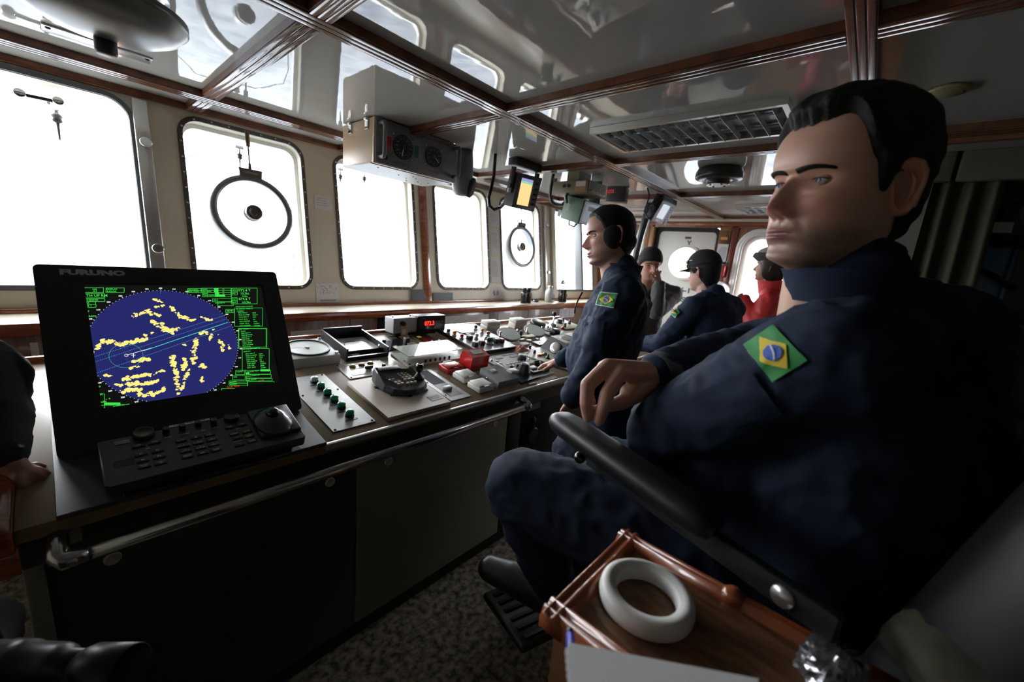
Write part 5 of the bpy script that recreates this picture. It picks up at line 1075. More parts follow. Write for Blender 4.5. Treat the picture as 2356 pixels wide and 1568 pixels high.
# louvre lights
for lb, x0, x1, y0, y1, nf in (('long louvred ceiling light above the seated man', 1.775, 2.135, .352, 1.165, 13), ('louvred ceiling light near the far wall', 4.05, 4.47, .40, 1.045, 9)):
    t = thing('louvre_light', lb, 'ceiling light', T((x0+x1)/2, (y0+y1)/2, ZT), 'louvred ceiling lights'); w, l = x1-x0, y1-y0
    q = B(); q.ring2([(-w/2, -l/2), (w/2, -l/2), (w/2, l/2), (-w/2, l/2)], [(-w/2+.02, -l/2+.02), (w/2-.02, -l/2+.02), (w/2-.02, l/2-.02), (-w/2+.02, l/2-.02)], -.028, -.001); q.obj('frame', m_alum, t)
    B().bx(-w/2+.02, w/2-.02, -l/2+.02, l/2-.02, -.008, -.004).obj('tray', mat('tray_grey', (.20, .21, .22), .3, .5), t)
    for x in (-w/5, w/5): B().tube([(x, -l/2+.04, -.016), (x, l/2-.04, -.016)], .006, 12).obj('tube_lamp', mat('tube_off', (.50, .52, .53), .25), t)
    for k in range(nf):
        y = -l/2+.02+(k+.5)*(l-.04)/nf; B().bx(-w/2+.02, w/2-.02, y-.0012, y+.0012, -.034, -.010).obj('fin', mat('fin_grey', (.52, .53, .54), .35, .2), t)
# round vent, pale disc
P = onZ((1645, 415), 2.07); t = thing('ceiling_vent', 'round black ceiling vent with a stepped centre', 'vent', T(P.x+.06, P.y, ZT))
B().lathe([(.03, -.094), (.065, -.094), (.068, -.088), (.068, -.070), (.085, -.066), (.100, -.072), (.13, -.062), (.134, -.056), (.134, -.030), (.126, -.012), (.120, -.001)], 40).obj('body', mat('vent_black', (.02, .02, .021), .28), t); B().prism(circ(.062, 28), -.0965, -.094).obj('cap', m_brush, t)
for k in range(4): a = pi/4+pi*k/2; B().lathe([(0, -.101), (.006, -.101), (.006, -.096)], 8, T(.045*cos(a), .045*sin(a), 0)).obj('bolt', m_dgrey, t)
P = onZ((2181, 212), 2.14); t = thing('ceiling_disc', 'pale yellow round cover plate on the dark ceiling', 'cover plate', T(P.x, P.y, ZT)); B().lathe([(0, -.012), (.046, -.012), (.050, -.008), (.050, -.001)], 32).obj('cover', mat('yellowed', (.40, .33, .18), .4), t); B().lathe([(0, -.0145), (.004, -.0145), (.004, -.012)], 8, T(.0, -.035, 0)).obj('screw', m_dgrey, t)

# ============================================================ foreground: cabinet beside the chair
CZT = 1.10
c0, c1 = onZ((1440, 1215), CZT), onZ((1250, 1392), CZT)
bx0, bx1, by1 = c1.x, c0.x, (c0.y+c1.y)/2; by0 = by1-.44
cab = thing('side_cabinet', 'varnished wooden cabinet with raised rail beside the pilot chair', 'cabinet', T((bx0+bx1)/2, (by0+by1)/2, 0))
m_cabt = wood('cabinet_top', (.10, .045, .022), (.26, .125, .058), (7, 1.4, 1), 9, .3, .35); m_cabs = wood('cabinet_side', (.19, .085, .035), (.27, .125, .05), (1, 1, 5), 6, .35, .2); m_cabr = wood('cabinet_rail', (.23, .055, .018), (.31, .085, .028), (2, 2, 2), 8, .28, .5)
wm(B().bx(bx0+.012, bx1-.012, by0+.012, by1-.012, .05, CZT-.022), 'body', m_cabs, cab); wm(B().bx(bx0+.03, bx1-.03, by0+.03, by1-.03, 0, .05), 'plinth', m_blackm, cab)
wm(B().bx(bx0+.01, bx1-.01, by0+.01, by1-.01, CZT-.022, CZT-.012), 'top_panel', m_cabt, cab)
def rail_(q, a, b, w=.032):
    a, b = V(a), V(b); d = (b-a).normalized(); n = V((-d.y, d.x, 0)); pr = [(-.5*w, -.026), (-.5*w, -.010), (-.42*w, -.004), (-.30*w, 0), (-.18*w, -.003), (-.10*w, -.006), (0, -.002), (.12*w, 0), (.26*w, -.002), (.38*w, -.008), (.5*w, -.012), (.5*w, -.026)]
    m = len(pr); vs_ = [p+n*x+V((0, 0, z)) for p in (a, b) for (x, z) in pr]
    q.add(vs_, [(i, (i+1) % m, m+(i+1) % m, m+i) for i in range(m)]+[tuple(range(m-1, -1, -1)), tuple(range(m, 2*m))], True); return q
wm(rail_(B(), (bx1+.004, by1-.014, CZT), (bx0-.004, by1-.014, CZT)), 'front_rail', m_cabr, cab); wm(rail_(B(), (bx0+.014, by1+.002, CZT), (bx0+.014, by0, CZT)), 'side_rail', m_cabr, cab)
kn = onZ((1690, 1360), CZT); wm(rail_(B(), (bx1-.011, by0, CZT), (bx1-.011, by1+.004, CZT), .022), 'inner_rail', m_cabr, cab)
wm(B(T(bx1-.012, kn.y, CZT-.03)).lathe([(.011, 0), (.011, .016), (.014, .022), (.0135, .030), (.009, .035), (0, .036)], 20), 'turned_post', m_cabr, cab)
# white ring
ZR = CZT-.012; rc = onZ((1487, 1365), ZR+.015); t = thing('white_ring', 'thick white plastic ring lying on the wooden cabinet', 'ring', T(rc.x, rc.y, ZR))
B().lathe([(.0475, .003), (.0475, .024), (.050, .0275), (.0545, .0275), (.056, .030), (.066, .029), (.0715, .024), (.0735, .014), (.072, .005), (.068, .001), (.050, .0005)], 56, S3(.79, .79, .79), ring=True).obj('ring', mat('ring_white', (.62, .61, .58), .42, sub=.15, var=.05, vscale=20), t)
q = t
# crystal ashtray
ac = onZ((1890, 1500), ZR+.03); t = thing('foil_bundle', 'crumpled clear and silver wrapper on the wooden cabinet', 'wrapper', T(ac.x-.012, ac.y-.012, ZR+.001))
q = B(); nu, nv = 40, 22
for k in range(nv+1):
    for i in range(nu):
        th = pi*k/nv; a = 2*pi*i/nu; d = V((sin(th)*cos(a), sin(th)*sin(a), -cos(th))); r = 1+.16*noise.noise(d*2.2)+.13*abs(noise.noise(d*5.0))-.06*abs(noise.noise(d*9))
        q.v.append(V((d.x*.038*r, d.y*.030*r, max(0, .024+d.z*.026*r))))
q.f = [[k*nu+i, k*nu+(i+1) % nu, (k+1)*nu+(i+1) % nu, (k+1)*nu+i] for k in range(nv) for i in range(nu)]; q.s = [False]*len(q.f); q.m = [0]*len(q.f)
q.obj('wrapper', mat('foil', (.30, .30, .32), .16, .85, coat=.5, bump=.3, bscale=60), t)
# notebook and pen held over the cabinet edge by the viewer
NZ = 1.16; pts = [onZ(p, NZ) for p in ((1308, 1477), (1745, 1560), (1745, 1720), (1322, 1640))]
c = (pts[0]+pts[1]+pts[2]+pts[3])/4; t = thing('notebook', 'white spiral notebook with a torn perforated edge at the bottom edge', 'notebook', T(*c))
q = B(); A, Bq, Cq, Dq = pts; ed = []
nn = 17
for k in range(nn+1):
    f = k/nn; p = A+(Dq-A)*f; ed.append(p+(A-Bq).normalized()*(.0035 if k % 2 == 0 else .0))
top = [Bq, Cq]; poly = [A]+ed[1:-1]+[Dq, Cq, Bq]
wm(B().add([p for p in poly]+[p-V((0, 0, .006)) for p in poly], [tuple(range(len(poly))), tuple(range(2*len(poly)-1, len(poly)-1, -1))]+[(i, len(poly)+i, len(poly)+(i+1) % len(poly), (i+1) % len(poly)) for i in range(len(poly))]), 'pages', mat('page', (.80, .80, .80), .8), t)
t = thing('pen', 'blue and black pen behind the notebook', 'pen', T(*onZ((1312, 1470), NZ-.012))); a, b = onZ((1311, 1447), NZ-.012), onZ((1316, 1560), NZ-.012)
wm(B().tube([a, a+(b-a)*.12], [.0035, .0042], 10), 'cap', m_black, t); wm(B().tube([a+(b-a)*.12, b], .0042, 10), 'barrel', mat('blue_pen', (.03, .04, .35), .3), t)
# ============================================================ pilot chair
AZ = 1.20; AF, AR = onZ((1292, 968), AZ), onZ((1640, 1190), AZ)
cdv = (AF-AR); cdv.z = 0; CHY = math.degrees(atan2(-cdv.x, cdv.y)); fwd = cdv.normalized(); rgt = V((fwd.y, -fwd.x, 0))
CHM = frame((0, 0, 0), rgt, fwd)    # chair axes: x right, y forward
ch = thing('pilot_chair', 'black leather pilot chair with padded armrests and footrest', 'chair', T(*(AR+rgt*.265-V((0, 0, AZ)))))
m_lea = mat('black_leather', (.009, .009, .010), .42, spec=.35, bump=.10, bscale=220); m_cmet = mat('chair_metal', (.03, .031, .033), .35, .4)
def chm(q, name, m, par=ch): return wm(q, name, m, par)
def armpad(q, a, b, w, h):
    """rounded cushion from a to b"""
    d = (b-a); L = d.length; F_ = frame(((a+b)/2).to_tuple(), rgt, d); n = 10
    prof = rrect(w, h, min(w, h)*.46, 5); sec = [(-.5, .35), (-.485, .70), (-.45, .90), (-.38, 1), (0, 1.03), (.38, 1), (.45, .90), (.485, .70), (.5, .35)]
    vs_ = []
    for (s_, k) in sec:
        for (x, z) in prof: vs_.append((x*k, s_*L, z*k))
    m = len(prof); fs = [(j*m+i, j*m+(i+1) % m, (j+1)*m+(i+1) % m, (j+1)*m+i) for j in range(len(sec)-1) for i in range(m)]+[tuple(range(m)), tuple(range((len(sec)-1)*m, len(sec)*m))[::-1]]
    q.add(vs_, [f[::-1] for f in fs], True, F_); return q
rear = AR+V((0, 0, -.012))
pad = chm(armpad(B(), rear-fwd*.010, AF+fwd*.018, .060, .040), 'armrest_pad', m_lea)
u_ = (AF-rear).normalized(); bar0 = onZ((1335, 1055), AZ-.042); bar1 = onZ((1950, 1425), AZ-.044)
F_ = frame(((bar0+bar1)/2).to_tuple(), rgt, bar0-bar1); L = (bar0-bar1).length
chm(B(F_).bx(-.008, .008, -L/2, L/2, -.016, .016, .002), 'armrest_bar', m_cmet); chm(B(F_).lathe([(.013, 0), (.012, .004), (0, .005)], 16, T(-.008, -L*.37, 0) @ RY(-90)), 'bar_bolt', m_brush)
chm(B().ball(onZ((1334, 1052), AZ-.036), .0105), 'tilt_knob', mat('ball_black', (.012, .012, .012), .08, coat=.6))
# right armrest, seat, back, pedestal, footrest
off = rgt*.53; chm(armpad(B(), rear-fwd*.010+off, AF+fwd*.018+off, .060, .040), 'armrest_pad', m_lea); chm(B(T(*off) @ F_).bx(-.008, .008, -L/2, L/2, -.016, .016, .002), 'armrest_bar', m_cmet)
SO = AR+rgt*.285; SZ = .91
def cushion(q, M, w, d, h, r=.05, puff=.018, n=14):
    vs_ = []; 
    def sh(x, y): return max(0, 1-abs(x)**6)*max(0, 1-abs(y)**6)
    for s_ in (1, -1):
        for j in range(n+1):
            for i in range(n+1):
                x, y = 2*i/n-1, 2*j/n-1; e = sh(x, y); kx = 1-.04*abs(y)**8; ky = 1-.04*abs(x)**8
                vs_.append((x*w/2*kx, y*d/2*ky, s_*(h/2-r*(1-e**.5)+puff*e)))
    N = (n+1)*(n+1); fs = []
    for j in range(n):
        for i in range(n):
            a = j*(n+1)+i; fs += [(a, a+1, a+n+2, a+n+1), (N+a, N+a+n+1, N+a+n+2, N+a+1)]
    for i in range(n):
        for (a, b) in ((i, i+1), (n*(n+1)+i+1, n*(n+1)+i), ((i+1)*(n+1), i*(n+1)), (i*(n+1)+n, (i+1)*(n+1)+n)): fs.append((b, a, N+a, N+b))
    q.add(vs_, fs, True, M); return q
SM = frame((SO+fwd*.06).to_tuple(), rgt, fwd); SM[2][3] = SZ-.06
chm(cushion(B(), SM, .38, .46, .12), 'seat_cushion', m_lea)
BMx = frame((SO-fwd*.26+V((0, 0, SZ+.30-AZ))).to_tuple(), rgt, (V((0, 0, 1))*cos(radians(14))-fwd*sin(radians(14)))); 
chm(cushion(B(), BMx, .44, .70, .13, .05, .02), 'backrest', m_lea)
for s_ in (-1, 1): chm(B(BMx).tube([(s_*.18, -.32, .05), (s_*.195, -.1, .075), (s_*.195, .18, .075), (s_*.17, .33, .05)], [.025, .038, .038, .025], 12), 'back_bolster', m_lea)
c = SO.copy(); c.z = 0
chm(B(T(c.x, c.y, 0)).lathe([(.26, 0), (.26, .02), (.08, .05), (.065, .08), (.065, SZ-.16), (.12, SZ-.13), (.14, SZ-.125)], 28), 'pedestal', m_cmet)
fr = onZ((1205, 1440), .53); FR = frame((fr+fwd*.04+rgt*.12).to_tuple(), rgt, fwd*.9+V((0, 0, -.12)))
chm(B(FR).bx(-.17, .17, -.11, .11, -.012, .012, .008), 'footrest', m_black); chm(B().tube([FR @ V((0, -.10, 0)), V((c.x, c.y, .50))+fwd*.06], .02, 10), 'footrest_arm', m_cmet)
for k in range(6): chm(B(FR).bx(-.15, .15, -.095+k*.034, -.085+k*.034, .012, .016), 'tread', m_blackm)
# ============================================================ aft opening: valance, curtain, chart space
m_val = mat('olive_fabric', (.10, .09, .062), .85, bump=.2, bscale=500); m_cur = mat('curtain_cloth', (.060, .052, .032), .9, bump=.15, bscale=300)
for lb, y0, y1 in (('olive padded valance board to the right above the curtain', -1.2, -.158), ('narrow olive padded valance board left above the curtain', -.145, -.075)):
    t = thing('valance', lb, 'valance', T(2.40, (y0+y1)/2, 2.02), 'valance boards'); wm(B().bx(2.385, 2.418, y0, y1, 1.955, 2.068, .006), 'board', m_val, t)
t = thing('curtain', 'olive brown curtain hanging beside the opening to the chart space', 'curtain', T(2.44, -.22, .2))
q = B(); n, mz = 60, 14
for j in range(mz+1):
    z = .15+(1.97-.15)*j/mz; 
    for i in range(n+1):
        f = i/n; y = -.10-.20*f-.035*(1-j/mz)*f; q.v.append(V((2.445+.020*sin(f*19+.6*sin(j*.5))+.006*noise.noise(V((f*6, j*.4, 0))), y, z)))
q.f = [[j*(n+1)+i, j*(n+1)+i+1, (j+1)*(n+1)+i+1, (j+1)*(n+1)+i] for j in range(mz) for i in range(n)]; q.s = [True]*len(q.f); q.m = [0]*len(q.f); wm(q, 'cloth', m_cur, t)
t = thing('chart_desk', 'dark desk in the chart space beyond the curtain', 'desk', T(3.05, -.8, 0)); wm(B().bx(2.75, 3.5, -1.9, -.05, 1.38, 1.42, .004), 'top', m_trimw, t); wm(B().bx(2.80, 3.5, -1.85, -.1, 0, 1.38), 'carcass', m_blackm, t)
for k in range(3): d = wm(B().bx(2.785, 2.80, -.62+.0, -.14, .42+k*.31, .70+k*.31, .003), 'drawer', m_cond, t); wm(B().bx(2.778, 2.786, -.42, -.36, .54+k*.31, .57+k*.31), 'label', m_grey, d)
t = thing('blue_case', 'light blue equipment case standing in the chart space', 'case', T(3.0, -.36, 1.42)); m_lb = mat('light_blue', (.10, .24, .40), .45)
wm(B().bx(2.93, 3.2, -.445, -.10, 1.422, 1.76, .012), 'body', m_lb, t); wm(B().bx(2.925, 3.2, -.462, -.447, 1.43, 1.75, .004), 'lid', m_lb, t); wm(B().bx(2.927, 2.931, -.40, -.33, 1.48, 1.56), 'label', mat('yellow_label', (.35, .30, .12), .6), t); wm(B().tube([(2.91, -.33, 1.66), (2.90, -.40, 1.63), (2.90, -.48, 1.57)], .012, 8), 'strap', m_black, t)
P = onX((2262, 712), 2.82); t = thing('spiral_bulb', 'white spiral energy saving bulb lying on a dark tray', 'bulb', T(P.x, P.y, 1.421)); 
q = B(); q.tube([(.016*cos(a*.7), a*.0026, .022+.016*sin(a*.7)) for a in range(0, 32)], .006, 8); wm(q, 'spiral', mat('bulb_white', (.75, .76, .78), .3), t) if False else q.obj('spiral', mat('bulb_white', (.75, .76, .78), .3), t)
B().tube([(0, -.012, .022), (0, -.05, .022)], [.018, .014], 14).obj('bulb_base', m_black, t)
for k, v in enumerate(t.children): pass
t = thing('red_pouch', 'small dark red pouch beside the spiral bulb', 'pouch', T(2.87, -.48, 1.421)); B().box((0, 0, .025), (.06, .09, .05), .015).obj('pouch', mat('dark_red_cloth', (.16, .03, .02), .7), t); B().box((0, 0, .052), (.05, .02, .006), .002).obj('flap', mat('dark_red_cloth2', (.10, .02, .015), .7), t)
t = thing('overhead_rack', 'dark overhead rack with a grey round gauge and paper slips', 'rack', T(2.9, -.75, 1.80)); wm(B().bx(2.78, 3.5, -1.3, -.30, 1.80, 1.83, .003), 'shelf', m_dgrey, t); wm(B().bx(2.79, 3.4, -1.3, -.36, 1.83, 1.94, .004), 'unit', m_cond, t); wm(B().cyl(.05, 0, .03, 24, T(2.79, -.45, 1.89) @ RY(-90), .004), 'gauge', m_grey, t); wm(B().bx(2.778, 2.781, -.40, -.33, 1.805, 1.85), 'paper_slip', m_paper, t)
# olive cloth in the near right corner
oc = at((2290, 1580), .38); t = thing('olive_bundle', 'blurred olive brown cloth bundle at the lower right corner', 'cloth', T(*oc))
q = B(); nu, nv = 36, 20
for k in range(nv+1):
    for i in range(nu):
        th = pi*k/nv; a = 2*pi*i/nu; d = V((sin(th)*cos(a), sin(th)*sin(a), cos(th))); r = 1+.14*noise.noise(d*1.7)+.08*noise.noise(d*4)
        q.v.append(V((d.x*.075*r, d.y*.075*r, d.z*.040*r)))
q.f = [[k*nu+i, (k+1)*nu+i, (k+1)*nu+(i+1) % nu, k*nu+(i+1) % nu] for k in range(nv) for i in range(nu)]; q.s = [True]*len(q.f); q.m = [0]*len(q.f)
q.obj('cloth', mat('olive_cloth', (.06, .052, .034), .9, var=.3, vscale=25, bump=.2, bscale=80), t)

# ============================================================ people
def sstep(a, b, x):
    t = min(1, max(0, (x-a)/(b-a))); return t*t*(3-2*t)
def tab(T_, x):
    if x <= T_[0][0]: return T_[0][1]
    for k in range(len(T_)-1):
        a, b = T_[k], T_[k+1]
        if x <= b[0]:
            p0 = T_[k-1] if k > 0 else a; p3 = T_[k+2] if k+2 < len(T_) else b
            h = b[0]-a[0]; m1 = (b[1]-p0[1])/((b[0]-p0[0]) or 1); m2 = (p3[1]-a[1])/((p3[0]-a[0]) or 1); t = (x-a[0])/h; t2, t3 = t*t, t*t*t
            return (2*t3-3*t2+1)*a[1]+(t3-2*t2+t)*h*m1+(-2*t3+3*t2)*b[1]+(t3-t2)*h*m2
    return T_[-1][1]
HF = [(-.1, .076), (0, .078), (.05, .0885), (.10, .0855), (.16, .0900), (.22, .0905), (.30, .0865), (.38, .0855), (.46, .083), (.53, .0820), (.58, .0905), (.66, .0935), (.76, .0885), (.85, .0735), (.92, .0545), (.97, .034), (.99, .020), (1.0, .002)]
HB = [(-.1, .070), (0, .070), (.10, .074), (.16, .080), (.22, .087), (.30, .094), (.38, .100), (.46, .1045), (.53, .107), (.60, .108), (.68, .106), (.76, .100), (.85, .085), (.92, .065), (.97, .041), (.99, .024), (1.0, .002)]
HS = [(-.1, .044), (0, .044), (.05, .0475), (.10, .0530), (.16, .0590), (.22, .0640), (.30, .0695), (.38, .072), (.46, .0735), (.53, .075), (.60, .0765), (.66, .077), (.76, .0745), (.85, .0645), (.92, .0495), (.97, .031), (.99, .018), (1.0, .002)]
NZ_ = [(.25, 0), (.272, .003), (.290, .013), (.312, .0245), (.335, .0305), (.36, .0295), (.40, .0250), (.44, .0200), (.49, .0125), (.53, .0065), (.56, .003), (.60, 0)]
NS_ = [(.25, .012), (.30, .0125), (.34, .0115), (.38, .0090), (.44, .0080), (.53, .0080), (.6, .012)]
def gs(x, c, s): return exp(-((x-c)/s)**2)
def head_pt(ph, t, face=1.0):
    """ph: angle from the front, positive to the person's right (local +x); t: 0 chin .. 1 crown"""
    s_, c_ = sin(ph), cos(ph)
    n = 2.25 if c_ > 0 else 2.1
    f = tab(HF, t) if c_ > 0 else tab(HB, t); w = tab(HS, t)
    d = (abs(s_/w)**n+abs(c_/f)**n)**(-1/n)
    x, y = d*s_, d*c_
    tj = .015+.20*min(1, abs(ph)/1.75)**1.6 if abs(ph) < 2.0 else .22-.45*min(1, (abs(ph)-2.0)/1.1)
    nr = .056+.004*max(0, -t)*3; nx, ny = nr*s_, -.016+nr*c_*1.04-(.03*max(0, -t))
    k = sstep(tj-.075, tj+.015, t); x = nx+(x-nx)*k; y = ny+(y-ny)*k
    ax = abs(x); fr = sstep(0, .5, c_)*face
    if fr > 0:
        dy = tab(NZ_, t)*exp(-.7*(x/tab(NS_, t))**2) if .25 < t < .6 else 0
        dy += .0075*gs(ax, .0135, .0058)*gs(t, .312, .026)-.005*gs(ax, .007, .004)*gs(t, .283, .010)
        dy += -.0095*gs(ax, .031, .0150)*gs(t, .497, .034)+.0035*gs(ax, .028, .022)*gs(t, .570, .020)-.003*gs(ax, 0, .008)*gs(t, .535, .02)
        dy += .0045*gs(ax, .048, .018)*gs(t, .40, .055)-.0022*gs(ax, .045, .016)*gs(t, .25, .06)
        dy += .0055*gs(x, 0, .019)*gs(t, .211, .0135)+.0072*gs(x, 0, .018)*gs(t, .166, .0150)-.0072*exp(-(x/.022)**4)*gs(t, .1895, .0075)-.0030*gs(x, 0, .02)*gs(t, .125, .016)
        dy += -.0026*gs(ax-.10*(.30-t), .022, .0055)*gs(t, .25, .055)+.0016*gs(ax, .030, .010)*gs(t, .445, .012)-.0014*gs(ax, .030, .012)*gs(t, .418, .010)+.0022*gs(ax, .031, .013)*gs(t, .530, .012)-.0012*gs(ax, .031, .012)*gs(t, .548, .006)-.0015*gs(x, 0, .004)*gs(t, .245, .015)
        y += dy*fr
    return V((x, y, t*.235))
def build_head(q, M, nt=96, nph=96, cols=None, tone=(.40, .21, .145), stubble=0, lo=-.55):
    phs = [pi*(abs(2*i/nph-1)**1.35)*(1 if i > nph/2 else -1) for i in range(nph)]
    vs_ = []; cl = []
    for j in range(nt+1):
        t = lo+(1-lo)*(j/nt) if False else (lo+(0-lo)*(j/(nt*.18)) if j < nt*.18 else (j-nt*.18)/(nt*.82))
        for ph in phs:
            p = head_pt(ph, t); vs_.append(p)
            c = V(tone); ax = abs(p.x); fr = sstep(.3, .8, cos(ph))
            c = c*(1+.10*noise.noise(p*45)+.05*noise.noise(p*160))
            red = .55*gs(ax, .040, .022)*gs(t, .36, .08)*fr+.75*gs(ax, 0, .014)*gs(t, .33, .05)*fr+.3*gs(t, .5, .05)*gs(ax, .02, .012)*fr
            c = c.lerp(V((tone[0]*1.0, tone[1]*.62, tone[2]*.62)), min(1, red))
            lip = (gs(t, .209, .0155)*exp(-(x_(p)/.0235)**4)+gs(t, .168, .017)*exp(-(x_(p)/.0215)**4))*fr
            c = c.lerp(V((.36, .060, .065)), min(.95, lip*1.15)); c = c*(1-.92*gs(t, .1895, .006)*exp(-(x_(p)/.020)**4)*fr)
            if stubble:
                st = stubble*fr_(ph)*(sstep(.28, .20, t)+.6*gs(t, .25, .02)*gs(ax, 0, .03))*sstep(-.12, -.02, t)*(.75+.5*noise.noise(p*300))
                c = c.lerp(V((.12, .105, .10)), min(.55, max(0, st)))
            cl.append(c)
    N = len(phs); fs = [(j*N+i, j*N+(i+1) % N, (j+1)*N+(i+1) % N, (j+1)*N+i) for j in range(nt) for i in range(N)]
    fs.append(tuple(nt*N+i for i in range(N)))
    q.add(vs_, [f[::-1] for f in fs], True, M); cols += cl
def x_(p): return p.x
def fr_(ph): return sstep(-.35, .25, cos(ph))
def build_ear(q, M, side, cols, tone, sc=1.0):
    out = [(.006, -.034), (.013, -.026), (.016, -.012), (.020, .004), (.021, .018), (.016, .030), (.006, .034), (-.006, .031), (-.012, .022), (-.012, .008), (-.011, -.008), (-.009, -.022), (-.003, -.033)]
    m = len(out); rad = (0, .30, .52, .68, .80, .90, 1.0, 1.04); hh = (-.003, -.002, .003, .002, .007, .009, .004, -.007)
    E_ = T(side*.074, -.012, .108) @ RZ(0) @ Mx(((0, 0, side, 0), (-1, 0, 0, 0), (0, 1, 0, 0), (0, 0, 0, 1))) @ RY(-side*24*side) @ RZ(8) @ S3(sc, sc, sc)
    vs_ = []
    for k, r in enumerate(rad):
        for (x, y) in out: vs_.append((x*r, y*r, hh[k]+(.004 if x > 0 else -.001)*r))
    fs = [(k*m+i, k*m+(i+1) % m, (k+1)*m+(i+1) % m, (k+1)*m+i) for k in range(len(rad)-1) for i in range(m)]
    q.add(vs_, fs if side > 0 else [f[::-1] for f in fs], True, M @ E_)
    n0 = len(q.v); q.tube([(x*.97, y*.97, .006+(.004 if x > 0 else -.001)) for (x, y) in out[1:10]], [.0022, .003, .0036, .004, .004, .0042, .004, .0034, .002], 8, False, M @ E_); n1 = len(q.v)
    q.tube([(.006, -.018, .006), (.010, -.006, .008), (.011, .008, .009), (.007, .018, .008)], [.002, .003, .0032, .002], 8, False, M @ E_); n2 = len(q.v)
    ear_extra = n2-n0
    for k in range(len(rad)):
        for _ in out: c = V(tone); c = V((c.x*(1.02 if k > 3 else .72), c.y*(.78 if k > 3 else .55), c.z*(.76 if k > 3 else .55))); cols.append(c)  # inner rings painted darker as shade in the ear hollow
    for _ in range(ear_extra): cols.append(V((tone[0]*1.05, tone[1]*.80, tone[2]*.78)))
def skin_mat(name):
    if name in MATS: return MATS[name]
    m = mat(name, (.4, .2, .14), .46, spec=.4, bump=.10, bscale=700, bdist=.001); t = m.node_tree; b = t.nodes['Principled BSDF']
    at_ = t.nodes.new('ShaderNodeVertexColor'); at_.layer_name = 'Col'; t.links.new(at_.outputs[0], b.inputs['Base Color'])
    b.inputs['Subsurface Weight'].default_value = .12; b.inputs['Subsurface Radius'].default_value = (.012, .005, .003); b.inputs['Subsurface Scale'].default_value = .4
    MATS[name] = m; return m
def paint(o, cols):
    ca = o.data.color_attributes.new('Col', 'FLOAT_COLOR', 'POINT')
    for i, c in enumerate(cols): ca.data[i].color = (c[0], c[1], c[2], 1)
def eyes(par, M, look_=(0, 1, 0), lidcol=None, big=True):
    for s in (-1, 1):
        E_ = M @ T(s*.0315, .0630, .1168); g = V(look_).normalized()
        ey = B(E_).ball((0, 0, 0), .0118, 20, 14).obj('eye', mat('eye_white', (.38, .35, .33), .25), par)
        B(E_ @ look((0, 0, 0), g)).lathe([(.0060, .01025), (.0045, .01105), (.0025, .0118)], 18).obj('iris', mat('iris_grey', (.15, .19, .22), .2), ey)
        B(E_ @ look((0, 0, 0), g)).lathe([(.0026, .0119), (.0012, .0121), (0, .0121)], 14).obj('pupil', m_blackm, ey)
        q = B(E_); nu, nv = 28, 20; R_ = .0128; idx = {}
        for k in range(nv+1):
            for i in range(nu+1):
                az = -pi*.55+1.1*pi*i/nu; el = -pi/2+pi*k/nv; q.v.append(E_ @ V((R_*cos(el)*sin(az), R_*cos(el)*cos(az), R_*sin(el))))
        for k in range(nv):
            for i in range(nu):
                az = -pi*.55+1.1*pi*(i+.5)/nu; el = -pi/2+pi*(k+.5)/nv
                up_ = .27*cos(az*1.15); dn_ = -.34*cos(az*1.15)
                if abs(az) < 1.25 and dn_ < el < up_: continue
                a = k*(nu+1)+i; q.f.append([a, a+nu+1, a+nu+2, a+1]); q.s.append(True); q.m.append(0)
        q.obj('eyelid', lidcol or mat('eyelid_skin', (.34, .175, .13), .5), par)
        B(E_).tube([(.0133*cos(.27*cos(a*1.15))*sin(a), .0133*cos(.27*cos(a*1.15))*cos(a), .0133*sin(.27*cos(a*1.15))) for a in [-1.15+2.3*k/14 for k in range(15)]], .0007, 6).obj('lash_line', m_blackm, par)
def surf_patch(M, ph0, ph1, tf0, tf1, off, n=14, m=6, taper=True, face=1.0):
    q = B(M)
    for j in range(m+1):
        for i in range(n+1):
            ph = ph0+(ph1-ph0)*i/n; a, b = tf0(ph), tf1(ph); t = a+(b-a)*j/m; p = head_pt(ph, t, face); e = max(0, sin(pi*j/m))**.5*max(0, sin(pi*i/n))**.4 if taper else 1
            d = V((p.x, p.y, 0)).normalized(); q.v.append(M @ (p+d*off*e-d*.0004))
    q.f = [[j*(n+1)+i, (j+1)*(n+1)+i, (j+1)*(n+1)+i+1, j*(n+1)+i+1] for j in range(m) for i in range(n)]; q.s = [True]*len(q.f); q.m = [0]*len(q.f); return q
def brows(par, M, m_h, th=.013):
    for s in (-1, 1):
        a, b = s*.08, s*.66
        if s < 0: a, b = b, a
        f0 = lambda p: .530+.030*sin(min(1, abs(p)/.62)*pi*.75)-.004; f1 = lambda p: f0(p)+.034*(1-.45*abs(p)/.62)
        surf_patch(M, a, b, f0, f1, .0042, 16, 4).obj('eyebrow', m_h, par)
def hair(par, M, m_h, line, thick, nph=120, nt=34, amp=.004, name='hair', fr=38):
    q = B(M)
    for j in range(nt+1):
        for i in range(nph):
            ph = -pi+2*pi*i/nph; t0 = line(abs(ph)); t = t0+(1-t0)*(j/nt)**.9; p = head_pt(ph, min(t, .9995), 0); e = sstep(0, .16, j/nt)
            d = (p-V((0, -.01, .12))).normalized()
            w = noise.noise(V((p.x*fr*2.4, p.y*fr*.7, p.z*fr*1.6)))
            q.v.append(M @ (p+d*(thick(abs(ph), t)*e+amp*w*e+.0008)))
    q.f = [[j*nph+i, (j+1)*nph+i, (j+1)*nph+(i+1) % nph, j*nph+(i+1) % nph] for j in range(nt) for i in range(nph)]+[[nt*nph+i for i in range(nph)]]; q.s = [True]*len(q.f); q.m = [0]*len(q.f)
    q.f = [f[::-1] for f in q.f]
    return q.obj(name, m_h, par)
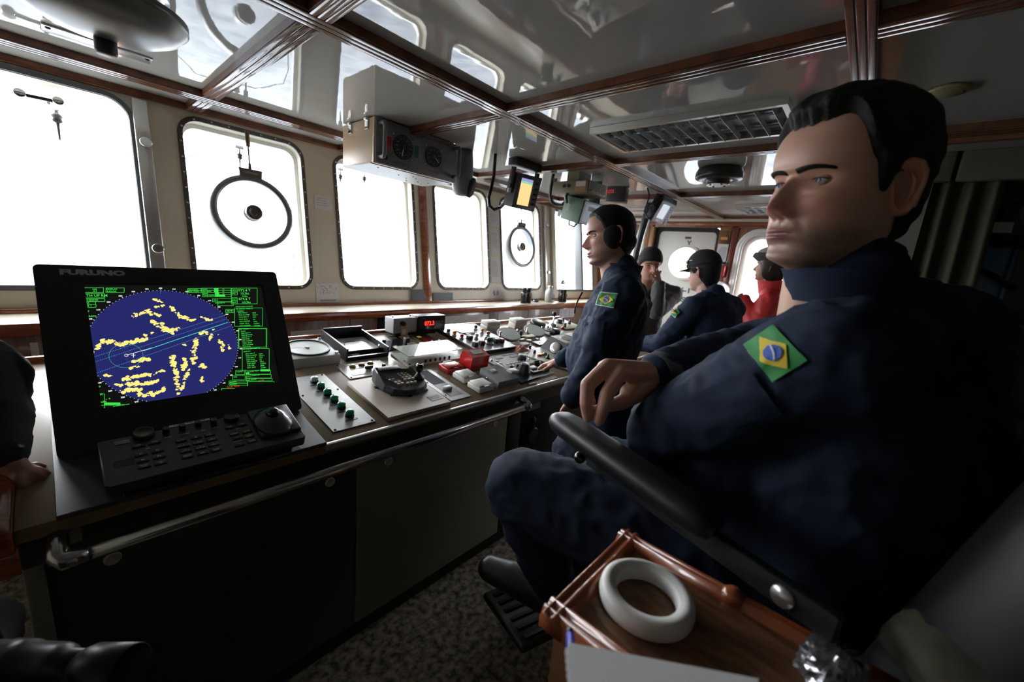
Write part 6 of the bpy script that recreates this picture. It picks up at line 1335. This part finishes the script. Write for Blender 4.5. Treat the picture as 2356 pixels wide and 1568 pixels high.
def cone(q, a, ra, b, rb, n=14):
    a, b = V(a), V(b); q.ball(a, ra, n, 9); q.ball(b, rb, n, 9); q.tube([a, b], [ra, rb], n); return q
def melt(q, voxel, it=8, fac=.5):
    """fuse overlapping pieces into one continuous surface"""
    me = bpy.data.meshes.new('melt'); me.from_pydata([tuple(p) for p in q.v], [], q.f); o = bpy.data.objects.new('melt', me); COL.objects.link(o)
    r = o.modifiers.new('r', 'REMESH'); r.mode = 'VOXEL'; r.voxel_size = voxel; s = o.modifiers.new('s', 'SMOOTH'); s.iterations = it; s.factor = fac
    dg = bpy.context.evaluated_depsgraph_get(); out = bpy.data.meshes.new_from_object(o.evaluated_get(dg)); bpy.data.objects.remove(o); bpy.data.meshes.remove(me); return out
def folds(me, amp, freq, seed=0, st=(1, 1, 1), mask=None):
    me.update(); nr = [v.normal.copy() for v in me.vertices]
    for v, n in zip(me.vertices, nr):
        p = V((v.co.x*st[0], v.co.y*st[1], v.co.z*st[2]))*freq+V((seed, 0, seed*.7)); w = noise.noise_vector(p*.6)*.9; k = 1-abs(noise.noise(p+w))*1.6; k2 = noise.noise(p*2.3)
        a = amp*(mask(v.co) if mask else 1); p3 = p*2.9+V((0, 5, seed)); k3 = 1-abs(noise.noise(p3+noise.noise_vector(p3*.5)*.8))*2.2; v.co += n*(a*(k-.55)+a*.30*k2+a*.48*max(-.3, k3))
    me.update()
def cloth_obj(name, me, m, par):
    me.polygons.foreach_set('use_smooth', [True]*len(me.polygons)); me.materials.append(m); I = par.matrix_basis.inverted(); me.transform(I); o = bpy.data.objects.new(name, me); COL.objects.link(o); o.parent = par; return o
from mathutils.bvhtree import BVHTree
def bvh(o, par): return BVHTree.FromPolygons([par.matrix_basis @ v.co for v in o.data.vertices], [list(p.vertices) for p in o.data.polygons])
def px_patch(tree, corners, s0, s1, t0, t1, n, m, off, fn=None):
    """sheet sewn onto a surface: (s,t) in the photo quad -> first hit on the surface"""
    q = B(); L, T_, R_, Bm = [V(c) for c in corners]
    hc_ = tree.ray_cast(CO, ray((L+T_+R_+Bm)/4).normalized())[0]; dref = (hc_-CO).dot(CF) if hc_ else 1
    for j in range(m+1):
        for i in range(n+1):
            s, t = s0+(s1-s0)*i/n, t0+(t1-t0)*j/m
            if fn: s, t = fn(s, t)
            p = (L*(1-s)+Bm*s)*(1-t)+(T_*(1-s)+R_*s)*t; h, nn, _, _ = tree.ray_cast(CO, ray(p).normalized())
            if h is None or (h-CO).dot(CF) > dref+.12: h, nn, _, _ = tree.find_nearest(at(p, dref))
            if nn.dot(h-CO) > 0: nn = -nn
            q.v.append(h+nn.normalized()*off-(h-CO).normalized()*off)
    q.f = [[j*(n+1)+i, j*(n+1)+i+1, (j+1)*(n+1)+i+1, (j+1)*(n+1)+i] for j in range(m) for i in range(n)]; q.s = [True]*len(q.f); q.m = [0]*len(q.f); return q
m_fgreen = mat('flag_green', (.02, .20, .045), .75, bump=.2, bscale=900); m_fyel = mat('flag_yellow', (.60, .45, .03), .75); m_fblue = mat('flag_blue', (.03, .09, .42), .7); m_fwhite = mat('flag_white', (.55, .56, .55), .8)
def flag(par, tree, corners, off=.0015, border=True):
    if border: f = wm(px_patch(tree, corners, -.04, 1.04, -.05, 1.05, 12, 8, off*.6), 'flag_border', m_fwhite, par)
    f = wm(px_patch(tree, corners, 0, 1, 0, 1, 16, 12, off), 'flag_patch', m_fgreen, par)
    wm(px_patch(tree, corners, -1, 1, -1, 1, 12, 12, off*1.6, lambda a, b: (.5+.43*(a+b)/2, .5+.41*(b-a)/2)), 'flag_rhombus', m_fyel, f)
    def disc(a, b):
        r = max(abs(a), abs(b)); th = atan2(b, a); return .5+.165*r*cos(th), .5+.245*r*sin(th)
    wm(px_patch(tree, corners, -1, 1, -1, 1, 12, 12, off*2.2, disc), 'flag_disc', m_fblue, f)
    wm(px_patch(tree, corners, 0, 1, 0, 1, 10, 2, off*2.7, lambda s, t: (.36+.28*s, .58-.18*s*s-.02+.05*t)), 'flag_band', m_fwhite, f)
m_navy = mat('navy_cloth', (.013, .021, .044), .82, var=.12, vscale=30, bump=.25, bscale=900, spec=.2)
m_hairb = mat('black_hair', (.009, .008, .008), .62, spec=.25, bump=.9, bscale=260, stretch=(3, 1, .6), bdist=.002)
def headM(pos, fwd, up=(0, 0, 1), sc=1.0, x=None):
    y = V(fwd).normalized(); x = y.cross(V(up)).normalized(); z = x.cross(y)
    return Mx(((x.x, y.x, z.x, pos[0]), (x.y, y.y, z.y, pos[1]), (x.z, y.z, z.z, pos[2]), (0, 0, 0, 1))) @ S3(sc, sc, sc)
def add_me(q, me, cols, c):
    o = len(q.v); q.v += [v.co.copy() for v in me.vertices]
    for p in me.polygons: q.f.append([o+i for i in p.vertices]); q.s.append(True); q.m.append(0)
    for v in me.vertices: k = 1+.10*noise.noise(v.co*60); cols.append(V(c)*k)
    bpy.data.meshes.remove(me)
def finger(q, pts, r): 
    for k in range(len(pts)-1): cone(q, pts[k], r[k], pts[k+1], r[k+1], 10)

# ------------------------------------------------------------ seated pilot
SK = (.50, .285, .205)
ps = thing('person', 'seated man in navy coveralls with a flag patch, looking left from the pilot chair', 'person', T(.85, .0, .93))
HM1 = headM((.822, .069, 1.531), (-.80, .60, -.035), (-.044, -.002, .999), 1.04)
q = B(); cols = []
build_head(q, HM1, 170, 160, cols, SK, .55, -.60)
for s in (-1, 1): build_ear(q, HM1, s, cols, SK, 1.0)
# right hand resting on the armrest, fingers pointing down
hq = B(); Wr = at((1508, 862), .775); K1 = at((1398, 842), .735); K2 = at((1428, 856), .725); K0 = at((1390, 845), .765); K3 = at((1385, 852), .79)
for k_, r_ in ((K0, .0145), (K1, .0150), (K2, .0150), (K3, .0135)): cone(hq, Wr, .026, k_, r_)
cone(hq, at((1560, 840), .80), .030, Wr, .0265)
F1 = [K1, at((1352, 885), .715), at((1349, 928), .712), at((1352, 958), .722)]; F2 = [K2, at((1397, 905), .700), at((1388, 940), .700), at((1379, 967), .712)]
finger(hq, F1, [.0150, .0136, .0122, .0098]); finger(hq, F2, [.0150, .0136, .0122, .0098])
finger(hq, [K0, at((1348, 888), .755), at((1352, 928), .765), at((1362, 950), .775)], [.0125, .011, .010, .008]); finger(hq, [K3, at((1352, 890), .79), at((1362, 925), .80)], [.0115, .010, .008])
finger(hq, [at((1470, 905), .755), at((1430, 925), .735), at((1395, 935), .725), at((1372, 942), .722)], [.017, .0145, .0115, .009])
cone(hq, Wr, .026, at((1450, 905), .745), .020)
add_me(q, melt(hq, .0026, 5, .5), cols, (.52, .29, .215))
bd = wm(q, 'body', skin_mat('skin'), ps); paint(bd, cols)
for a, b in ((F1[2], F1[3]), (F2[2], F2[3])):
    d = (b-a).normalized(); nrm = (CO-b).normalized(); nrm = (nrm-d*nrm.dot(d)).normalized(); fx = d.cross(nrm)
    Mn = Mx(((fx.x, d.x, nrm.x, b.x), (fx.y, d.y, nrm.y, b.y), (fx.z, d.z, nrm.z, b.z), (0, 0, 0, 1))); wm(B(Mn).ball((0, .001, .0066), (.0058, .0072, .0018), 12, 8), 'fingernail', mat('nail', (.46, .27, .22), .3, coat=.3), ps)
PI_ = ps.matrix_basis.inverted(); HL1 = PI_ @ HM1
eyes(ps, HL1, (.10, 1, .0)); brows(ps, HL1, m_hairb)
def line1(p): return .022*noise.noise(V((p*9, 1, 0)))+tab([(0, .80), (.35, .815), (.62, .845), (.80, .80), (1.0, .66), (1.15, .58), (1.32, .45), (1.45, .44), (1.58, .54), (1.75, .52), (1.95, .30), (2.3, .16), (3.2, .08)], p)
hair(ps, HL1, m_hairb, line1, lambda p, t: .006+.012*sstep(.6, .95, t)+.006*gs(p, 0, .7)*gs(t, .88, .08)+.004*sstep(1.8, 2.4, p), 150, 44, .0045)
B(HL1).box((-.002, .0855, .0462), (.022, .004, .0025), .001).obj('teeth', mat('teeth', (.55, .50, .42), .3), ps)
# coveralls
SLp, SRp = V((.680, .022, 1.405)), V((1.03, -.06, 1.43)); ELp = at((1522, 992), .735); q = B()
nb = V((.848, .012, 1.478))
cone(q, (.86, -.02, 1.08), .175, (.865, -.035, 1.24), .170, 20); cone(q, (.79, -.01, 1.10), .13, (.77, -.005, 1.30), .115, 18); cone(q, (.94, -.03, 1.10), .13, (.95, -.035, 1.30), .115, 18)
cone(q, (.74, .005, 1.405), .080, (.95, -.045, 1.425), .085, 18); cone(q, (.97, -.09, 1.40), .10, (1.0, -.12, 1.15), .11, 18); cone(q, (.90, -.05, 1.44), .085, (1.02, -.11, 1.44), .080, 18); cone(q, nb+V((0, 0, -.02)), .080, nb+V((-.01, .015, .035)), .072, 18)
cone(q, SLp, .082, SLp+(ELp-SLp)*.5, .074, 18); cone(q, SLp+(ELp-SLp)*.5, .074, ELp, .062, 18); cone(q, (.75, .0, 1.37), .085, SLp, .080, 16)
cone(q, ELp, .062, ELp+V((.20, .05, .015)), .05, 16); cone(q, SLp+(ELp-SLp)*.75+V((.02, -.02, -.04)), .062, (.79, .05, 1.08), .11, 16); cone(q, ELp+V((.02, -.02, -.03)), .055, (.76, .12, 1.06), .09, 16)
REp = at((1740, 800), .93); cone(q, (.95, -.035, 1.37), .085, SRp, .078); cone(q, SRp, .078, REp, .060); WC = at((1520, 858), .782); cone(q, REp, .058, WC+(REp-WC)*.3, .050); cone(q, WC+(REp-WC)*.3, .050, WC, .040)
KL = at((1205, 1118), .86); KR = at((1330, 1045), 1.22); HLp, HRp = V((.79, .02, 1.0)), V((.95, -.02, .99))
cone(q, (.87, -.02, 1.02), .165, (.87, -.01, 1.0), .15, 18); cone(q, HLp, .115, HLp+(KL-HLp)*.55, .098, 18); cone(q, HLp+(KL-HLp)*.55, .098, KL, .078, 18); cone(q, HRp, .115, KR, .078, 18)
ALp = at((1272, 1330), 1.04); ARp = V((1.0, .52, .62)); cone(q, KL, .078, KL+(ALp-KL)*.4, .070, 16); cone(q, KL+(ALp-KL)*.4, .070, ALp, .056, 16); cone(q, KR, .076, ARp, .056, 16)
me = melt(q, .0075, 7, .5); folds(me, .0085, 9, 3, (1, 1, 1.3)); cov = cloth_obj('coveralls', me, m_navy, ps); tr1 = bvh(cov, ps)
flag(ps, tr1, ((1711, 794), (1779, 748), (1859, 828), (1779, 879)), .002, False)
# sleeve pocket, stand collar, zip, cuff
pk = wm(px_patch(tr1, ((1525, 945), (1725, 850), (1802, 950), (1592, 1046)), 0, 1, 0, 1, 20, 16, .004), 'sleeve_pocket', m_navy, ps)
q = B(); cc_ = nb+V((-.012, .022, .020)); 
for j in range(7):
    for i in range(49):
        a = radians(-172+344*i/48); ax_ = V((-.25, .97, 0)); k = j/6; r = .073+.020*k*(.4+.6*abs(a)/pi)
        d = V((ax_.x*cos(a)-ax_.y*sin(a), ax_.y*cos(a)+ax_.x*sin(a), 0)); d.negate(); q.v.append(cc_+d*r+V((0, 0, -.022+.062*k-.014*k*k+.012*(1-abs(a)/pi)*k)))
q.f = [[j*49+i, j*49+i+1, (j+1)*49+i+1, (j+1)*49+i] for j in range(6) for i in range(48)]; q.s = [True]*len(q.f); q.m = [0]*len(q.f); wm(q, 'collar', m_navy, ps)
cu = (WC-REp).normalized(); wm(B(look(WC-cu*.004, WC+cu)).lathe([(.0405, -.012), (.043, .004), (.042, .020), (.036, .021), (.034, .004)], 24), 'cuff', mat('cuff_grey', (.06, .065, .075), .9), ps)
wm(B().tube([at(p, .655) for p in ((1642, 822), (1668, 818))], .004, 8), 'zip_pull', m_dgrey, ps); wm(B().tube([at(p, .80) for p in ((1452, 1190), (1480, 1180))], .004, 8), 'knee_zip_pull', m_dgrey, ps)
for A_, dv in ((ALp, V((-.05, .20, 0))), (ARp, V((.03, .2, 0)))): q = B(); cone(q, A_+V((0, -.02, -.05)), .048, A_+dv*.55+V((0, 0, -.055)), .044); cone(q, A_+dv*.55+V((0, 0, -.055)), .044, A_+dv*.9+V((0, 0, -.06)), .036); cone(q, A_, .05, A_+V((0, 0, -.05)), .048); cloth_obj('shoe', melt(q, .007, 5), mat('black_shoe', (.01, .01, .011), .35), ps)

# ------------------------------------------------------------ simple standing figures
def person(label, M, skin, joints, clothm, hairf, sc=1.0, stub=.3, res=70, gaze=(0, 1, 0), hands=(), jacket='coveralls', voxel=.012, legs=None, foldamp=.008, seed=1, extra=None, hairm=None):
    base = joints['pelvis']; p = thing('person', label, 'person', T(base[0], base[1], 0)); I = p.matrix_basis.inverted()
    q = B(); cols = []; build_head(q, M, res, res, cols, skin, stub, -.5)
    for s in (-1, 1): build_ear(q, M, s, cols, skin)
    for hd_ in hands:
        h = B(); W_, K_, tips = hd_; W_, K_ = V(W_), V(K_)
        for k, t_ in enumerate(tips[:-1]): 
            side = V(t_)-K_; kk = K_+(V(t_)-K_)*.28; cone(h, W_, .026, kk, .013); mid = kk.lerp(V(t_), .5)+V((0, 0, .006)); finger(h, [kk, mid, V(t_)], [.0115, .0105, .0085])
        finger(h, [W_.lerp(K_, .4), W_.lerp(K_, .6)+(V(tips[-1])-K_)*.5, V(tips[-1])], [.015, .012, .009]); add_me(q, melt(h, .004, 4), cols, tuple(c*1.05 for c in skin))
    b_ = wm(q, 'body', skin_mat('skin'), p); paint(b_, cols); HL = I @ M; eyes(p, HL, gaze); brows(p, HL, hairm or m_hairb); hairf(p, HL)
    q = B(); J = {k: V(v) for k, v in joints.items()}; nk, pv = J['neck'], J['pelvis']; ch_ = J.get('chest', nk.lerp(pv, .38)); be = J.get('belly', nk.lerp(pv, .72))
    cone(q, nk+V((0, 0, -.03)), .078, nk+V((0, 0, .03)), .068); lf = (J['SL']-J['SR']).normalized()
    for s in (-1, 1): cone(q, ch_+lf*s*.075+V((0, 0, .05)), .115*sc, be+lf*s*.06, .125*sc, 16); cone(q, be+lf*s*.06, .125*sc, pv+lf*s*.065, .120*sc, 16)
    cone(q, ch_+V((0, 0, .06)), .13*sc, be, .15*sc, 18); cone(q, J['SL'], .078*sc, J['SR'], .078*sc); cone(q, nk, .075, J['SL'], .072*sc); cone(q, nk, .075, J['SR'], .072*sc)
    for s in 'LR': cone(q, J['S'+s], .080*sc, J['E'+s], .064*sc, 16); cone(q, J['E'+s], .062*sc, J['W'+s], .045*sc, 16)
    for s, sg in (('L', 1), ('R', -1)):
        hp = pv+lf*sg*.085; kn_ = J.get('K'+s, hp+V((0, 0, -.43))); an = J.get('A'+s, kn_+V((0, 0, -.42))); cone(q, hp, .11*sc, kn_, .078*sc); cone(q, kn_, .078*sc, an, .062*sc)
    me = melt(q, voxel, 6); folds(me, foldamp, 9, seed, (1, 1, 1.2)); c_ = cloth_obj(jacket, me, clothm, p)
    for s, sg in (('L', 1), ('R', -1)):
        hp = pv+lf*sg*.085; an = J.get('A'+s, hp+V((0, 0, -.85))); f_ = J['fwd']; q = B(); cone(q, V((an.x, an.y, .05)), .05, V((an.x, an.y, .045))+f_*.14, .042); cone(q, V((an.x, an.y, .05)), .05, V((an.x, an.y, .12)), .055); cloth_obj('shoe', melt(q, .01, 4), mat('black_shoe', (.01, .01, .011), .35), p)
    # stand-up collar
    q = B(); n = 32; f_ = J['fwd']
    for j in range(4):
        for i in range(n+1):
            a = radians(-160+320*i/n); d = V((-f_.x*cos(a)+f_.y*sin(a), -f_.y*cos(a)-f_.x*sin(a), 0)); k = j/3; q.v.append(nk+d*(.070+.012*k)+V((0, 0, .0+.055*k)))
    q.f = [[j*(n+1)+i, j*(n+1)+i+1, (j+1)*(n+1)+i+1, (j+1)*(n+1)+i] for j in range(3) for i in range(n)]; q.s = [True]*len(q.f); q.m = [0]*len(q.f); wm(q, 'collar', clothm, p)
    return p, c_
def line2(p): return .02*noise.noise(V((p*8, 2, 0)))+tab([(0, .82), (.5, .82), (.9, .70), (1.15, .52), (1.4, .46), (1.6, .52), (1.9, .28), (2.4, .15), (3.2, .10)], p)
# standing helmsman
HM2 = headM((1.541, .831, 1.512), (-.70, .71, -.13), (-.006, .219, .976))
def hair2(p, HL): hair(p, HL, m_hairb, line2, lambda ph, t: .004+.006*sstep(.6, .95, t), 96, 30, .002)
p2, c2 = person('standing man in navy coveralls with black ear warmer at the console', HM2, (.46, .25, .185), dict(neck=(1.575, .79, 1.465), SL=(1.42, .70, 1.40), SR=(1.74, .86, 1.41), pelvis=(1.60, .74, .93), chest=(1.57, .78, 1.28), belly=(1.56, .83, 1.10), EL=at((1366, 838), 1.57), WL=at((1316, 912), 1.62), ER=(1.78, .93, 1.14), WR=(1.68, 1.10, 1.02), fwd=V((-.3, .95, 0))), m_navy, hair2, hands=((at((1314, 915), 1.62), at((1304, 935), 1.63), (at((1296, 960), 1.63), at((1300, 965), 1.64), at((1304, 966), 1.65), at((1308, 962), 1.66), at((1292, 945), 1.62))), ((1.675, 1.11, 1.01), (1.66, 1.16, .99), ((1.62, 1.20, .955), (1.64, 1.215, .95), (1.66, 1.22, .95), (1.68, 1.22, .955), (1.61, 1.16, .96)))), voxel=.009, res=110, foldamp=.0095, seed=5)
tr2 = bvh(c2, p2); flag(p2, tr2, ((1372.6, 700), (1381, 672), (1420, 676), (1410.6, 707)), .0025)
pk = wm(px_patch(tr2, ((1340, 800), (1350, 725), (1392, 738), (1380, 815)), 0, 1, 0, 1, 8, 10, .004), 'sleeve_pocket', m_navy, p2)
HL = p2.matrix_basis.inverted() @ HM2; m_knit = mat('black_knit', (.010, .010, .011), .95, bump=.4, bscale=300)
for s_ in (-1, 1):
    el = lambda p: sqrt(max(0, 1-((abs(p)-1.52)/.56)**2))
    a, b = (.97, 2.07) if s_ > 0 else (-2.07, -.97)
    surf_patch(HL, a, b, lambda p: .45-.22*el(p), lambda p: .45+.19*el(p), .022, 26, 14, True, 0).obj('ear_cup', m_knit, p2)
surf_patch(HL, 1.55, 2*pi-1.55, lambda p: .26-.04*sstep(2.2, 3.1, min(p, 2*pi-p)), lambda p: .56-.10*sstep(1.7, 3.1, min(p, 2*pi-p)), .012, 60, 10, True, 0).obj('neck_band', m_knit, p2)
tr2h = None; wm(B().tube([onY(p, .98) for p in ((1340, 672), (1330, 690), (1324, 705), (1322, 720))], .004, 6), 'headset_cord', m_black, p2)
# man with a cap
HM3 = headM((2.82, .82, 1.412), (.28, .94, -.19), (.037, .193, .981))
def hair3(p, HL):
    hair(p, HL, m_hairb, lambda a: tab([(0, .80), (.9, .7), (1.2, .48), (1.5, .47), (1.65, .52), (1.9, .26), (2.4, .10), (3.2, .05)], a), lambda a, t: .007, 80, 24, .002)
    m_cap = mat('black_cap', (.009, .009, .012), .85, bump=.2, bscale=500)
    q = hair(p, HL, m_cap, lambda a: .60-.02*cos(a), lambda a, t: .014+.016*sstep(.7, 1.0, t), 64, 20, .0006, 'cap_crown')
    b_ = B(HL); n = 20
    for j in range(5):
        for i in range(n+1): a = radians(-62+124*i/n); r = .098+.075*(j/4)*(1-.35*(abs(a)/1.1)**2); b_.v.append(HL @ V((r*sin(a)*.92, r*cos(a), .150-.010*(j/4)-.012*(sin(a))**2*(j/4+.3))))
    b_.f = [[j*(n+1)+i, j*(n+1)+i+1, (j+1)*(n+1)+i+1, (j+1)*(n+1)+i] for j in range(4) for i in range(n)]; b_.s = [True]*len(b_.f); b_.m = [0]*len(b_.f); b_.obj('cap_visor', m_cap, p)
    for a0, z0, w_, h_, c in ((-.95, .190, .032, .022, m_fgreen), (-.95, .172, .026, .006, m_fyel), (-1.3, .192, .024, .005, m_fwhite)):
        d = V((sin(a0), cos(a0), 0)); P = V((d.x*.094, d.y*.112, z0)); Mf = HL @ frame(P, (cos(a0), -sin(a0), 0), (-.25*d.x, -.25*d.y, 1)); B(Mf).box((0, 0, 0), (w_, h_, .006), .001).obj('cap_badge', c, p)
p3, c3 = person('man in navy coveralls and black cap seen from behind', HM3, (.46, .27, .21), dict(neck=(2.79, .74, 1.36), SL=(2.62, .80, 1.30), SR=(2.95, .66, 1.31), pelvis=(2.76, .66, .88), EL=(2.54, .93, 1.06), WL=(2.62, 1.12, 1.0), ER=(3.0, .80, 1.07), WR=(2.88, 1.0, 1.0), fwd=V((.25, .96, 0))), m_navy, hair3, hands=(((2.63, 1.13, 1.0), (2.66, 1.19, .99), ((2.66, 1.25, .98), (2.68, 1.25, .98), (2.70, 1.24, .98), (2.72, 1.23, .98), (2.70, 1.17, 1.0))),), seed=8)
tr3 = bvh(c3, p3); flag(p3, tr3, ((1540.8, 717), (1551.7, 703), (1565.8, 718), (1553.8, 731.5)), .010)
# man with a beanie, hand at his mouth
hc = at((1494, 605), 3.15); HM4 = headM((hc.x, hc.y, hc.z-.13), (-.72, -.66, -.08))
def hair4(p, HL):
    hair(p, HL, mat('charcoal_knit', (.022, .022, .023), .95, bump=.4, bscale=250), lambda a: tab([(0, .66), (.8, .60), (1.4, .46), (2.2, .24), (3.2, .20)], a), lambda a, t: .012+.012*sstep(.75, 1, t), 64, 24, .001, 'beanie')
bp = V((hc.x+.03, hc.y+.02, 0)); m_gj = mat('grey_jacket', (.055, .057, .06), .85, var=.2, vscale=12)
hb = at((1513, 628), 3.05); p4, c4 = person('man in a dark beanie raising a hand to his mouth by the door', HM4, (.46, .24, .17), dict(neck=(bp.x+.02, bp.y+.02, 1.39), SL=(bp.x+.16, bp.y-.17, 1.33), SR=(bp.x-.12, bp.y+.17, 1.33), pelvis=(bp.x+.06, bp.y+.04, .90), EL=at((1508, 715), 3.05), WL=at((1516, 655), 3.03), ER=(bp.x-.06, bp.y+.22, 1.07), WR=(bp.x-.02, bp.y+.12, .86), fwd=V((-.72, -.66, 0))), m_gj, hair4, hands=((at((1516, 652), 3.03), at((1514, 636), 3.02), (at((1502, 628), 3.0), at((1505, 622), 3.01), at((1512, 620), 3.02), at((1520, 624), 3.03), at((1500, 634), 2.99))),), jacket='jacket', seed=11, gaze=(-.1, 1, .1))
# woman in red
HM5 = headM((3.535, .595, 1.505), (.08, .99, .02), (-.05, 0, 1), .97)
def hair5(p, HL):
    hair(p, HL, mat('dark_brown_hair', (.018, .013, .010), .5, bump=.4, bscale=200), lambda a: tab([(0, .80), (.8, .66), (1.1, .30), (1.4, .02), (3.2, -.10)], a), lambda a, t: .010+.010*sstep(1.0, 1.4, a), 72, 30, .003)
    hair(p, HL, mat('brown_knit', (.055, .048, .040), .95, bump=.6, bscale=120, bdist=.006), lambda a: .62-.06*sstep(.6, 3.0, a), lambda a, t: .026*sstep(.84, .80, t)+.018, 64, 14, .002, 'hat_band'); hair(p, HL, mat('beige_knit', (.34, .30, .23), .95, bump=.6, bscale=90, bdist=.006), lambda a: .80, lambda a, t: .034, 64, 14, .004, 'hat_crown')
m_rj = mat('red_jacket', (.50, .020, .022), .55, var=.12, vscale=14, bump=.1, bscale=80)
p5, c5 = person('woman in a red jacket and knitted hat by the far window', HM5, (.34, .17, .11), dict(neck=(3.555, .545, 1.435), SL=(3.40, .535, 1.365), SR=(3.73, .51, 1.365), pelvis=(3.57, .46, .88), EL=at((1738, 752), 2.90), WL=at((1712, 690), 2.98), ER=(3.84, .58, 1.12), WR=(3.70, .78, 1.20), fwd=V((.02, 1, 0))), m_rj, hair5, .95, 0, hands=((at((1711, 688), 2.98), at((1706, 683), 2.98), (at((1698, 682), 2.97), at((1700, 679), 2.98), at((1703, 677), 2.99), at((1707, 676), 3.0), at((1697, 686), 2.97))),), jacket='jacket', seed=14)
q = B(); nk = V((3.555, .545, 1.435)); n = 32
for j in range(5):
    for i in range(n+1): a = radians(-165+330*i/n); k = j/4; q.v.append(nk+V((-sin(a)*(.085+.022*k), -cos(a)*(.090+.03*k), -.03+.105*k+.03*k*(cos(a) > 0)*cos(a))))
q.f = [[j*(n+1)+i, j*(n+1)+i+1, (j+1)*(n+1)+i+1, (j+1)*(n+1)+i] for j in range(4) for i in range(n)]; q.s = [True]*len(q.f); q.m = [0]*len(q.f); wm(q, 'high_collar', m_rj, p5)
# person at the left end of the console, hand on the worktop
m_blk = mat('black_jacket', (.010, .010, .012), .8, bump=.15, bscale=300); hw = at((20, 1062), .885); hk = at((48, 1082), .90)
def hair6(p, HL): hair(p, HL, m_hairb, line2, lambda a, t: .010, 48, 18, .003)
p6, c6 = person('person in a black jacket leaning a hand on the left end of the console', headM((-.52, 1.66, 1.50), (.7, .7, 0)), (.34, .18, .13), dict(neck=(-.52, 1.64, 1.45), SL=(-.60, 1.78, 1.38), SR=(-.34, 1.50, 1.38), pelvis=(-.46, 1.66, .92), ER=at((-20, 860), .95), WR=at((5, 1035), .885), EL=(-.66, 1.86, 1.12), WL=(-.60, 1.80, .95), chest=(-.40, 1.66, 1.26), belly=(-.38, 1.68, 1.08), fwd=V((.7, .7, 0))), m_blk, hair6, hands=((hw, hk, (at((84, 1120), .905), at((102, 1104), .915), at((108, 1090), .93), at((98, 1074), .945), at((66, 1142), .885))),), jacket='jacket', seed=17)
wm(B().tube([at((20, 1020), .87), at((38, 1030), .88), at((52, 1022), .90)], .012, 10), 'watch_strap', m_black, p6)
# crouching photographer with a camera in the lower left corner
pc = thing('person', 'crouching photographer in black at the lower left corner', 'person', T(-.42, .62, 0)); q = B(); cols = []
HM7 = headM((-.34, .70, 1.02), (.85, .5, 0)); build_head(q, HM7, 50, 50, cols, (.34, .18, .13), .2, -.5)
hq = B(); Wc = at((-30, 1590), .54); 
for k, (tip, d_) in enumerate((((62, 1530), .52), ((50, 1522), .535), ((36, 1518), .55), ((20, 1516), .56))): finger(hq, [Wc, at((tip[0]-35, tip[1]+22), d_), at(tip, d_)], [.022, .0115, .0085])
add_me(q, melt(hq, .004, 4), cols, (.32, .18, .13)); bd = wm(q, 'body', skin_mat('skin'), pc); paint(bd, cols)
q = B(); cone(q, (-.42, .62, .55), .16, (-.38, .66, .86), .15); cone(q, (-.30, .74, .84), .085, (-.52, .60, .84), .085); cone(q, at((-38, 1450), .66), .045, (-.26, .70, .84), .07); cone(q, at((-38, 1450), .66), .045, Wc+V((-.03, 0, -.02)), .040); cone(q, (-.42, .62, .50), .14, (-.20, .80, .48), .09); cone(q, (-.20, .80, .48), .085, (-.28, .66, .08), .06); cone(q, (-.46, .62, .50), .13, (-.38, .88, .46), .09); cone(q, (-.38, .88, .46), .085, (-.42, .70, .08), .06)
me = melt(q, .012, 6); folds(me, .008, 9, 21); cloth_obj('jacket', me, m_blk, pc)
hair(pc, pc.matrix_basis.inverted() @ HM7, m_knit, lambda a: .55, lambda a, t: .012, 48, 16, .001, 'beanie')
la, lb_ = at((85, 1525), .52), at((300, 1535), .50); ax_ = (lb_-la); L = ax_.length; LMx = look(la, lb_) @ S3(.72, .72, 1)
cmr = thing('camera', 'black camera lens with hood poking in at the lower left corner', 'camera', T(*la)); m_cam = mat('camera_black', (.006, .006, .007), .4)
wm(B(LMx).lathe([(.030, -.12), (.033, -.10), (.033, -.05), (.036, -.048), (.036, -.02), (.033, -.018), (.033, .03), (.030, .04), (.024, .045), (.024, .075)], 28), 'lens_barrel', m_cam, cmr); wm(B(LMx).lathe([(.026, .07), (.034, .085), (.036, L), (.034, L), (.031, .09)], 28), 'lens_hood', m_cam, cmr); wm(B(LMx).box((0, -.01, -.17), (.14, .10, .07), .015), 'camera_body', m_cam, cmr); wm(B(LMx).ball((.0, .06, -.15), (.035, .03, .03)), 'viewfinder_hump', m_cam, cmr)
